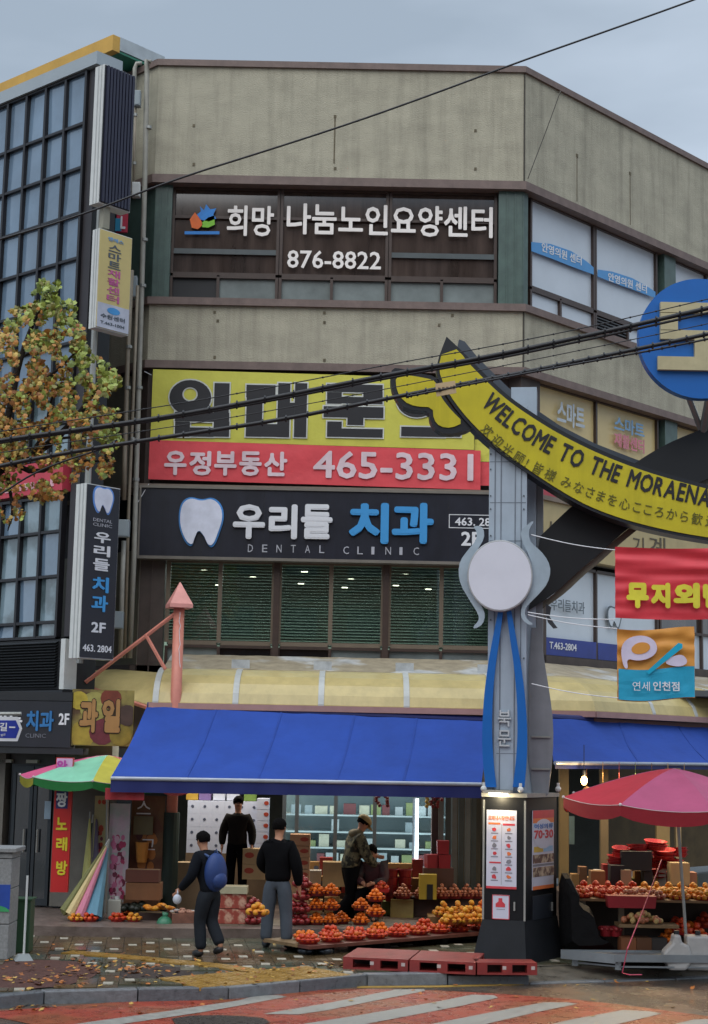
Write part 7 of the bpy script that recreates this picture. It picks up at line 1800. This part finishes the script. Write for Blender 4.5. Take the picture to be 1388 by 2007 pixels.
mb = MB(); a, b = pix(1185, 1575, 25.0), pix(1245, 1525, 25.0); mb.box((a.x, 25.0, a.z), (b.x + .3, 25.02, b.z)); tag(mb.build('backdrop_cloth', M('panel_dim', '3f372a', .6, var=.4, vs=8)), 'dim brown cloth hanging at the back of the right stall', 'cloth')
# black tarpaulin heap beside the gate
def lump(name, label, cat, pts, Y0, d_, mat, seed):
    P = [pix(x, y, Y0) for x, y in pts]; c = sum(P, Vector()) / len(P); mb = MB(); n = len(P); rows = []
    for k in range(5):
        t = k / 4; s = 1 - .35 * abs(2 * t - 1) ** 2; rows.append([c + (p - c) * s + Vector((0, d_ * (t - .5), 0)) + Vector((.02 * noise.noise(p * 6 + Vector((seed, k, 0))), 0, .02 * noise.noise(p * 5 + Vector((0, seed, k))))) for p in P])
    for r_ in rows:
        for p in r_: p.z = max(p.z, .01)
    vs = [p for r_ in rows for p in r_]; mb.add(vs, [(k * n + i, k * n + (i + 1) % n, (k + 1) * n + (i + 1) % n, (k + 1) * n + i) for k in range(4) for i in range(n)] + [tuple(range(n))[::-1], tuple(range(4 * n, 5 * n))])
    return tag(mb.build(name, mat, None), label, cat)
TARP = M('tarp_black', '0e0e10', .75, bump=.8, bs=7, spec=.2)
lump('tarpaulin', 'black tarpaulin draped in a tall heap right of the gate cabinet', 'tarpaulin', chaikin([(1096, 1712), (1118, 1712), (1125, 1760), (1160, 1778), (1172, 1820), (1180, 1850), (1215, 1862), (1180, 1872), (1100, 1872), (1094, 1800)], 1), 21.3, .7, TARP, 3)

# ================================================================== THE BLOCK ACROSS THE STREET (mirrored in the upper windows)
ob = thing('apartment_block', 'brown brick apartment block across the street, mirrored in the upper windows', 'building', (0, -24, 0))
mb = MB(); mb.box((-14, -34, ROAD_Z), (16, -24, 30)); mb.build('wall', M('brick_far', '70503f', .9, var=.15, col2='5d4438', c2s=.4), ob)
wm_ = MB()
for i in range(9):
    for j in range(9): wm_.box((-12.6 + i * 3.1, -23.99, 2.0 + j * 3.0), (-11.0 + i * 3.1, -23.9, 3.4 + j * 3.0))
wm_.build('window_rows', M('far_window', '2f3a44', .2), ob)

# ================================================================== PEOPLE
SKIN = M('skin', 'a9785c', .55, var=.08); HAIR = M('hair_black', '0c0a0a', .9, var=.3, vs=30, bump=.5, bs=60, spec=.1)
def skin_mesh(name, verts, edges, radii, root=0, sub=2):
    me = bpy.data.meshes.new('sk'); me.from_pydata(verts, edges, []); o = bpy.data.objects.new('sk', me); COL.objects.link(o)
    m = o.modifiers.new('s', 'SKIN'); sm = o.modifiers.new('u', 'SUBSURF'); sm.levels = sub; sm.render_levels = sub
    for i, r in enumerate(radii):
        v = me.skin_vertices[0].data[i]; v.radius = r if isinstance(r, tuple) else (r, r); v.use_root = (i == root)
    dg = bpy.context.evaluated_depsgraph_get(); dg.update()
    out = bpy.data.meshes.new_from_object(o.evaluated_get(dg)); out.name = name
    bpy.data.objects.remove(o); bpy.data.meshes.remove(me)
    for p in out.polygons: p.use_smooth = True
    return out
class Sk:
    def __init__(s): s.v, s.e, s.r = [], [], []
    def add(s, p, r, parent=None): s.v.append(tuple(p)); s.r.append(r); i = len(s.v) - 1; (parent is not None) and s.e.append((parent, i)); return i
    def chain(s, pts, parent=None):
        for p, r in pts: parent = s.add(p, r, parent)
        return parent
    def mesh(s, name, mat, sub=2, root=0):
        m = skin_mesh(name, s.v, s.e, s.r, root, sub); m.materials.clear(); m.materials.append(mat); return m
def person(label, feet, h, facing, J, top, trousers, shoes, hair='short', extra=None, bulk=1.0):
    """J: joints in units of body height, x right, y forward, z up"""
    t = thing('person', label, 'person', feet, None, facing)
    V = lambda k: Vector(J[k]) * h
    S = lambda r: r * h
    # one continuous body
    b = Sk()
    pel = b.add(V('pelvis'), (S(.06), S(.048)))
    ch = b.chain([(V('pelvis').lerp(V('chest'), .5), (S(.056), S(.045))), (V('chest'), (S(.085), S(.06)))], pel)
    nk = b.chain([(V('neck'), S(.03)), (V('head') - (V('head') - V('neck')) * .35, S(.036))], ch)
    b.chain([(V('head'), (S(.045), S(.054))), (V('head') + Vector((0, 0, S(.035))), (S(.04), S(.048)))], nk)
    for s in 'LR':
        sh = b.add(V('sho' + s), S(.034), ch); el = b.add(V('elb' + s), S(.024), sh); wr = b.add(V('wri' + s), S(.016), el)
        hd = (V('wri' + s) - V('elb' + s)).normalized(); palm = V('wri' + s) + hd * S(.03); pm = b.add(palm, (S(.02), S(.012)), wr)
        side = hd.cross(Vector((1, 0, 0))).normalized() if abs(hd.x) < .8 else Vector((0, 1, 0))
        for k in range(4):
            o_ = side * S(.0085) * (k - 1.5); q = palm + hd * S(.018) + o_; f1 = b.add(q, S(.0058), pm)
            f2 = b.add(q + hd * S(.018 + .003 * (k in (1, 2))) + Vector((0, S(.004), 0)), S(.0052), f1); b.add(q + hd * S(.03 + .004 * (k in (1, 2))) + Vector((0, S(.014), 0)), S(.0045), f2)
        q = palm - hd * S(.008) - side * S(.02); f1 = b.add(q, S(.0065), pm); b.add(q + hd * S(.02) - side * S(.006), S(.0052), f1)
        hp = b.add(V('hip' + s), S(.05), pel); kn = b.add(V('kne' + s), S(.035), hp); an = b.add(V('ank' + s), S(.022), kn); b.add(V('toe' + s), S(.02), an)
    place(bpy.data.objects.new('body', b.mesh('body', SKIN, 2)), '', t)
    # trousers
    k_ = Sk(); p0 = k_.add(V('pelvis') + Vector((0, 0, S(.07))), (S(.085), S(.064))); pe = k_.add(V('pelvis') + Vector((0, 0, S(.005))), (S(.102), S(.078)), p0)
    for s in 'LR':
        hp = k_.add(V('hip' + s), S(.072), pe); th = k_.add(V('hip' + s).lerp(V('kne' + s), .5), S(.064), hp); kn = k_.add(V('kne' + s), S(.053), th)
        cf = k_.add(V('kne' + s).lerp(V('ank' + s), .5), S(.051), kn); k_.add(V('kne' + s).lerp(V('ank' + s), .97), S(.047), cf)
    place(bpy.data.objects.new('trousers', k_.mesh('trousers', trousers, 2)), '', t)
    # jacket
    j = Sk(); l0 = j.add(V('pelvis') - Vector((0, 0, S(.045))), (S(.098 * bulk), S(.076 * bulk))); lo = j.add(V('pelvis') + Vector((0, 0, S(.03))), (S(.1 * bulk), S(.078 * bulk)), l0); md = j.add(V('pelvis').lerp(V('chest'), .5), (S(.096 * bulk), S(.074 * bulk)), lo)
    c1 = j.add(V('chest'), (S(.11 * bulk), S(.082 * bulk)), md); c2_ = j.add(V('chest').lerp(V('neck'), .65), (S(.07), S(.052)), c1); j.add(V('neck') + (V('head') - V('neck')) * .12, S(.044), c2_)
    for s in 'LR':
        sh = j.add(V('sho' + s), S(.056), c1); ua = j.add(V('sho' + s).lerp(V('elb' + s), .5), S(.05 * bulk), sh); el = j.add(V('elb' + s), S(.044 * bulk), ua); fa_ = j.add(V('elb' + s).lerp(V('wri' + s), .55), S(.038 * bulk), el); j.add(V('wri' + s), S(.03), fa_)
    place(bpy.data.objects.new('jacket', j.mesh('jacket', top, 2)), '', t)
    # shoes
    for s in 'LR':
        a, to = V('ank' + s), V('toe' + s); q = Sk(); d_ = (to - a); d_.z = 0; d_.normalize()
        i0 = q.add(a - d_ * S(.02) + Vector((0, 0, -S(.012))), S(.036)); i1 = q.add(a.lerp(to, .5) + Vector((0, 0, -S(.004))), (S(.038), S(.032)), i0); q.add(to, (S(.036), S(.024)), i1)
        place(bpy.data.objects.new('shoe', q.mesh('shoe', shoes, 1)), '', t)
    # head details
    hc = V('head') + Vector((0, 0, S(.018))); look = Vector(J.get('look', (0, 1, 0))).normalized(); sd = look.cross(Vector((0, 0, 1))).normalized(); up = sd.cross(look)
    mb = MB(); mb.prism([hc + look * S(.048) + up * S(.012), hc + look * S(.048) - sd * S(.008) - up * S(.012), hc + look * S(.064) - up * S(.012), hc + look * S(.048) + sd * S(.008) - up * S(.012)], up * .001); place(bpy.data.objects.new('nose', mb.mesh('nose', SKIN)), '', t)
    mb = MB()
    for s in (-1, 1): mb.ball(hc + look * S(.045) + sd * s * S(.018) + up * S(.008), S(.0065), 8, 5)
    mb.cbox(hc + look * S(.047) - up * S(.026), (S(.022), S(.006), S(.003))); place(bpy.data.objects.new('eyes', mb.mesh('eyes', HAIR)), '', t)
    mb = MB()
    for s in (-1, 1): mb.ball(hc + sd * s * S(.045) - up * S(.002), S(.013), 8, 5, (.5, .8, 1.2))
    place(bpy.data.objects.new('ears', mb.mesh('ears', SKIN, smooth=True)), '', t)
    if hair:
        mb = MB(); c = hc + up * S(.016) - look * S(.008); nu, nv = 20, 12
        def hp_(a, b):
            th = b * 2.15; ph = a * 6.2832; d0 = sd * math.cos(ph) * math.sin(th) + look * math.sin(ph) * math.sin(th) + up * math.cos(th)
            f = max(0, d0.dot(look)); lim = 1.0 if f < .35 else max(.42, 1 - (f - .35) * 1.1)
            th2 = th * lim; d1 = sd * math.cos(ph) * math.sin(th2) + look * math.sin(ph) * math.sin(th2) + up * math.cos(th2)
            r = S(.058) * (1 + .13 * noise.noise(d1 * 7 + Vector((h, 0, 0)))); return c + sd * d1.dot(sd) * r * .93 + look * d1.dot(look) * r * 1.06 + up * d1.dot(up) * r * 1.0
        mb.grid(hp_, nu, nv); place(bpy.data.objects.new('hair', mb.mesh('hair', HAIR, smooth=True)), '', t)
    if extra: extra(t, V, S, look, sd, up, hc)
    return t
def base(**k):
    J = dict(pelvis=(0, 0, .53), chest=(0, 0, .73), neck=(0, 0, .83), head=(0, .01, .905), shoL=(-.098, 0, .777), shoR=(.098, 0, .777), elbL=(-.14, -.01, .62), elbR=(.14, -.01, .62),
             wriL=(-.145, .03, .48), wriR=(.145, .03, .48), hipL=(-.05, 0, .5), hipR=(.05, 0, .5), kneL=(-.06, .01, .28), kneR=(.06, .01, .28), ankL=(-.065, 0, .045), ankR=(.065, 0, .045),
             toeL=(-.075, .1, .02), toeR=(.075, .1, .02))
    J.update(k); return J
# the man with the backpack, mid stride, seen from behind
def pack(t, V, S, look, sd, up, hc):
    c = V('chest') + Vector((0, -S(.105), -S(.05)))
    mb = MB(); mb.ball(c, S(.12), 16, 12, (.86, .62, 1.28)); mb.ball(c + Vector((0, -S(.05), -S(.06))), S(.075), 14, 10, (.95, .6, .9)); place(bpy.data.objects.new('backpack', mb.mesh('backpack', M('pack_blue', '1c3870', .6, var=.12, bump=.2, bs=15), smooth=True)), '', t)
    mb = MB()
    for s in (-1, 1): mb.tube([c + Vector((s * S(.055), S(.02), S(.12))), V('chest') + Vector((s * S(.07), S(.0), S(.105))), V('chest') + Vector((s * S(.075), S(.085), S(.02))), V('chest') + Vector((s * S(.075), S(.05), -S(.1)))], S(.012), 6)
    mb.tube([c + Vector((0, -S(.02), S(.15))), c + Vector((0, -S(.0), S(.18))), c + Vector((0, S(.02), S(.15)))], S(.005), 5)
    place(bpy.data.objects.new('strap', mb.mesh('strap', M('strap_blue', '24406e', .6))), '', t)
q = G(408, 1876)
person('man walking left in dark jacket with a blue backpack', q, 1.58, rad(48), base(pelvis=(0, 0, .52), chest=(0, .05, .71), neck=(0, .08, .81), head=(0, .11, .885), shoL=(-.1, .05, .775), shoR=(.1, .04, .775),
       elbL=(-.15, .06, .63), wriL=(-.17, .17, .52), elbR=(.15, .0, .62), wriR=(.14, .08, .5), kneL=(-.05, .06, .29), ankL=(-.05, .03, .045), toeL=(-.05, .12, .02), kneR=(.045, .03, .28), ankR=(.04, -.1, .09), toeR=(.04, -.03, .03), look=(-.1, 1, -.1)),
       M('coat_charcoal', '12151c', .9, spec=.15, var=.2, bump=.3, bs=10), M('trouser_grey', '23272d', .85, spec=.15, var=.2, bump=.4, bs=8), M('shoe_black', '141417', .5), extra=pack)
q = G(541, 1859)
person('man in a black jacket and grey trousers standing with his back turned', q, 1.70, rad(-14), base(chest=(0, .0, .73), head=(.0, .02, .9), kneL=(-.075, .01, .28), ankL=(-.085, 0, .045), toeL=(-.1, .09, .02), kneR=(.07, .01, .28), ankR=(.085, .0, .045), toeR=(.11, .09, .02),
       elbL=(-.15, .03, .63), wriL=(-.1, .12, .56), elbR=(.155, -.01, .62), wriR=(.165, .03, .47), look=(.25, 1, 0)),
       M('jacket_black', '08080b', .9, spec=.12, var=.2, bump=.3, bs=9), M('jeans_grey', '4a515a', .9, spec=.15, var=.22, bump=.4, bs=8), M('boot_slate', '2a2f36', .5), bulk=1.14)
YM = 25.2
q = pix(462, 1757, YM)
t = thing('step_box', 'upturned crate under the feet of the man in brown', 'crate', (q.x, YM, shop_z)); mb = MB(); mb.cbox((q.x, YM, shop_z), (.5, .35, q.z - shop_z)); mb.build('shell', CB_D, t); mb = MB(); mb.cbox((q.x, YM - .178, shop_z + .03), (.2, .004, .04)); mb.build('hand_slot', DARK, t)
person('man in a dark brown zipped jacket standing on a crate facing the street', q, (pix(462, 1559, YM).z - q.z) * 1.0, rad(180), base(look=(-.15, 1, -.05), head=(0, .015, .905), elbL=(-.15, -.01, .63), elbR=(.15, -.01, .63), wriL=(-.15, .04, .5), wriR=(.15, .04, .5)),
       M('jacket_brown', '191512', .85, spec=.15, var=.25, bump=.3, bs=9), M('trouser_black', '08080a', .95, spec=.1), M('shoe_black', '141417'), bulk=1.08)
# man in camouflage with a cap, bending over the rows
CAMO = M('camo', '67644a', .85, var=.55, vs=14, col2='1c2016', c2s=16, c2t=.5, bump=.3, bs=9)
def cap(t, V, S, look, sd, up, hc):
    c = hc + up * S(.02) - look * S(.004); mb = MB()
    mb.grid(lambda a, b: c + (sd * math.cos(a * 6.2832) * math.sin(b * 1.6) * .96 + look * math.sin(a * 6.2832) * math.sin(b * 1.6) * 1.12 + up * math.cos(b * 1.6) * .95) * S(.064), 18, 8)
    mb.slab(lambda a, b: c + look * S(.06 + .05 * b * math.sin(a * math.pi) ** .5) + sd * S((a - .5) * .1) - up * S(.004 + .014 * b), 8, 3, -up * S(.004))
    place(bpy.data.objects.new('cap', mb.mesh('cap', M('cap_khaki', '9a8452', .7), smooth=True)), '', t)
    mb = MB(); mb.ball(V('chest') + Vector((0, S(.0), S(.09))), S(.07), 12, 8, (1.1, 1, .6)); place(bpy.data.objects.new('hood', mb.mesh('hood', M('hood_tan', '6e6448', .7, var=.3, vs=12), smooth=True)), '', t)
q = G(688, 1819)
person('man in camouflage jacket, black trousers and khaki cap bending over fruit', q, 1.66, rad(-70), base(pelvis=(0, -.02, .54), chest=(0, .03, .735), neck=(0, .06, .83), head=(0, .1, .895), shoL=(-.1, .035, .785), shoR=(.1, .035, .785), elbL=(-.12, .1, .64), elbR=(.12, .1, .62), wriL=(-.08, .24, .62), wriR=(.09, .2, .54),
       hipL=(-.05, -.02, .51), hipR=(.05, -.02, .51), kneL=(-.055, .03, .28), ankL=(-.06, .0, .045), toeL=(-.06, .1, .02), kneR=(.055, -.03, .27), ankR=(.06, -.19, .085), toeR=(.06, -.11, .02), look=(0, 1, -.75)),
       CAMO, M('trouser_black', '0d0d0f'), M('shoe_black', '141417'), extra=cap, bulk=1.12)
# seated vendor behind him, dark hair, dark red jacket
YV = 24.4
q = pix(731, 1745, YV)
st_ = thing('stool', 'low wooden stool under the seated vendor', 'stool', (q.x, YV + .1, shop_z)); mb = MB(); mb.cbox((q.x, YV + .12, .40), (.32, .3, .05)); mb.build('seat', WOODT, st_)
for a in (-.12, .12):
    for b in (-.1, .1): mb = MB(); mb.cbox((q.x + a, YV + .12 + b, shop_z), (.04, .04, .27)); mb.build('leg', WOODT, st_)
person('vendor with black hair and dark red jacket seated behind the camouflage man', (q.x, YV, .13), 1.58, rad(165), base(pelvis=(0, -.06, .24), chest=(0, .0, .43), neck=(0, .04, .53), head=(0, .075, .60), shoL=(-.1, .01, .49), shoR=(.1, .01, .49), elbL=(-.13, .07, .36), elbR=(.13, .07, .36), wriL=(-.05, .19, .34), wriR=(.05, .19, .34),
       hipL=(-.055, -.05, .22), hipR=(.055, -.05, .22), kneL=(-.08, .17, .25), kneR=(.08, .17, .25), ankL=(-.08, .2, .04), ankR=(.08, .2, .04), toeL=(-.08, .29, .02), toeR=(.08, .29, .02), look=(0, 1, -.5)),
       M('jacket_darkred', '401014', .65, var=.4, vs=8, col2='14090b', c2s=4, c2t=.5), M('trouser_black', '0d0d0f'), M('shoe_black', '141417'), bulk=1.1)
t = thing('red_bag', 'small red tray of fruit in front of the seated vendor', 'tray', (pix(748, 1705, 24.0).x, 24.0, .55)); mb = MB(); mb.cbox((pix(748, 1705, 24.0).x, 24.0, .56), (.22, .18, .05), 0, 1.1); mb.build('tray', PLR, t)
o = bpy.data.objects.new('fruit_heap', heap_mesh(FRD, .08, .034, 2, 1)); o['kind'] = 'stuff'; place(o, '', t); o.location = (0, 0, .08)
# white gloved hand cloth of the walking man is left as a small white bag
q = G(408, 1876); mb = MB(); c = q + Vector((-.41, -.03, .70)); mb.tube([c + Vector((0, 0, .04)), c + Vector((.01, .01, .12))], .012, 6); mb.ball(c, .055, 10, 8, (1, .7, 1.15)); tag(mb.build('white_bag', M('bag_white', 'b5bac4', .5, bump=.5, bs=10), smooth=True), 'small white plastic bag held in the left hand of the backpack man', 'bag')
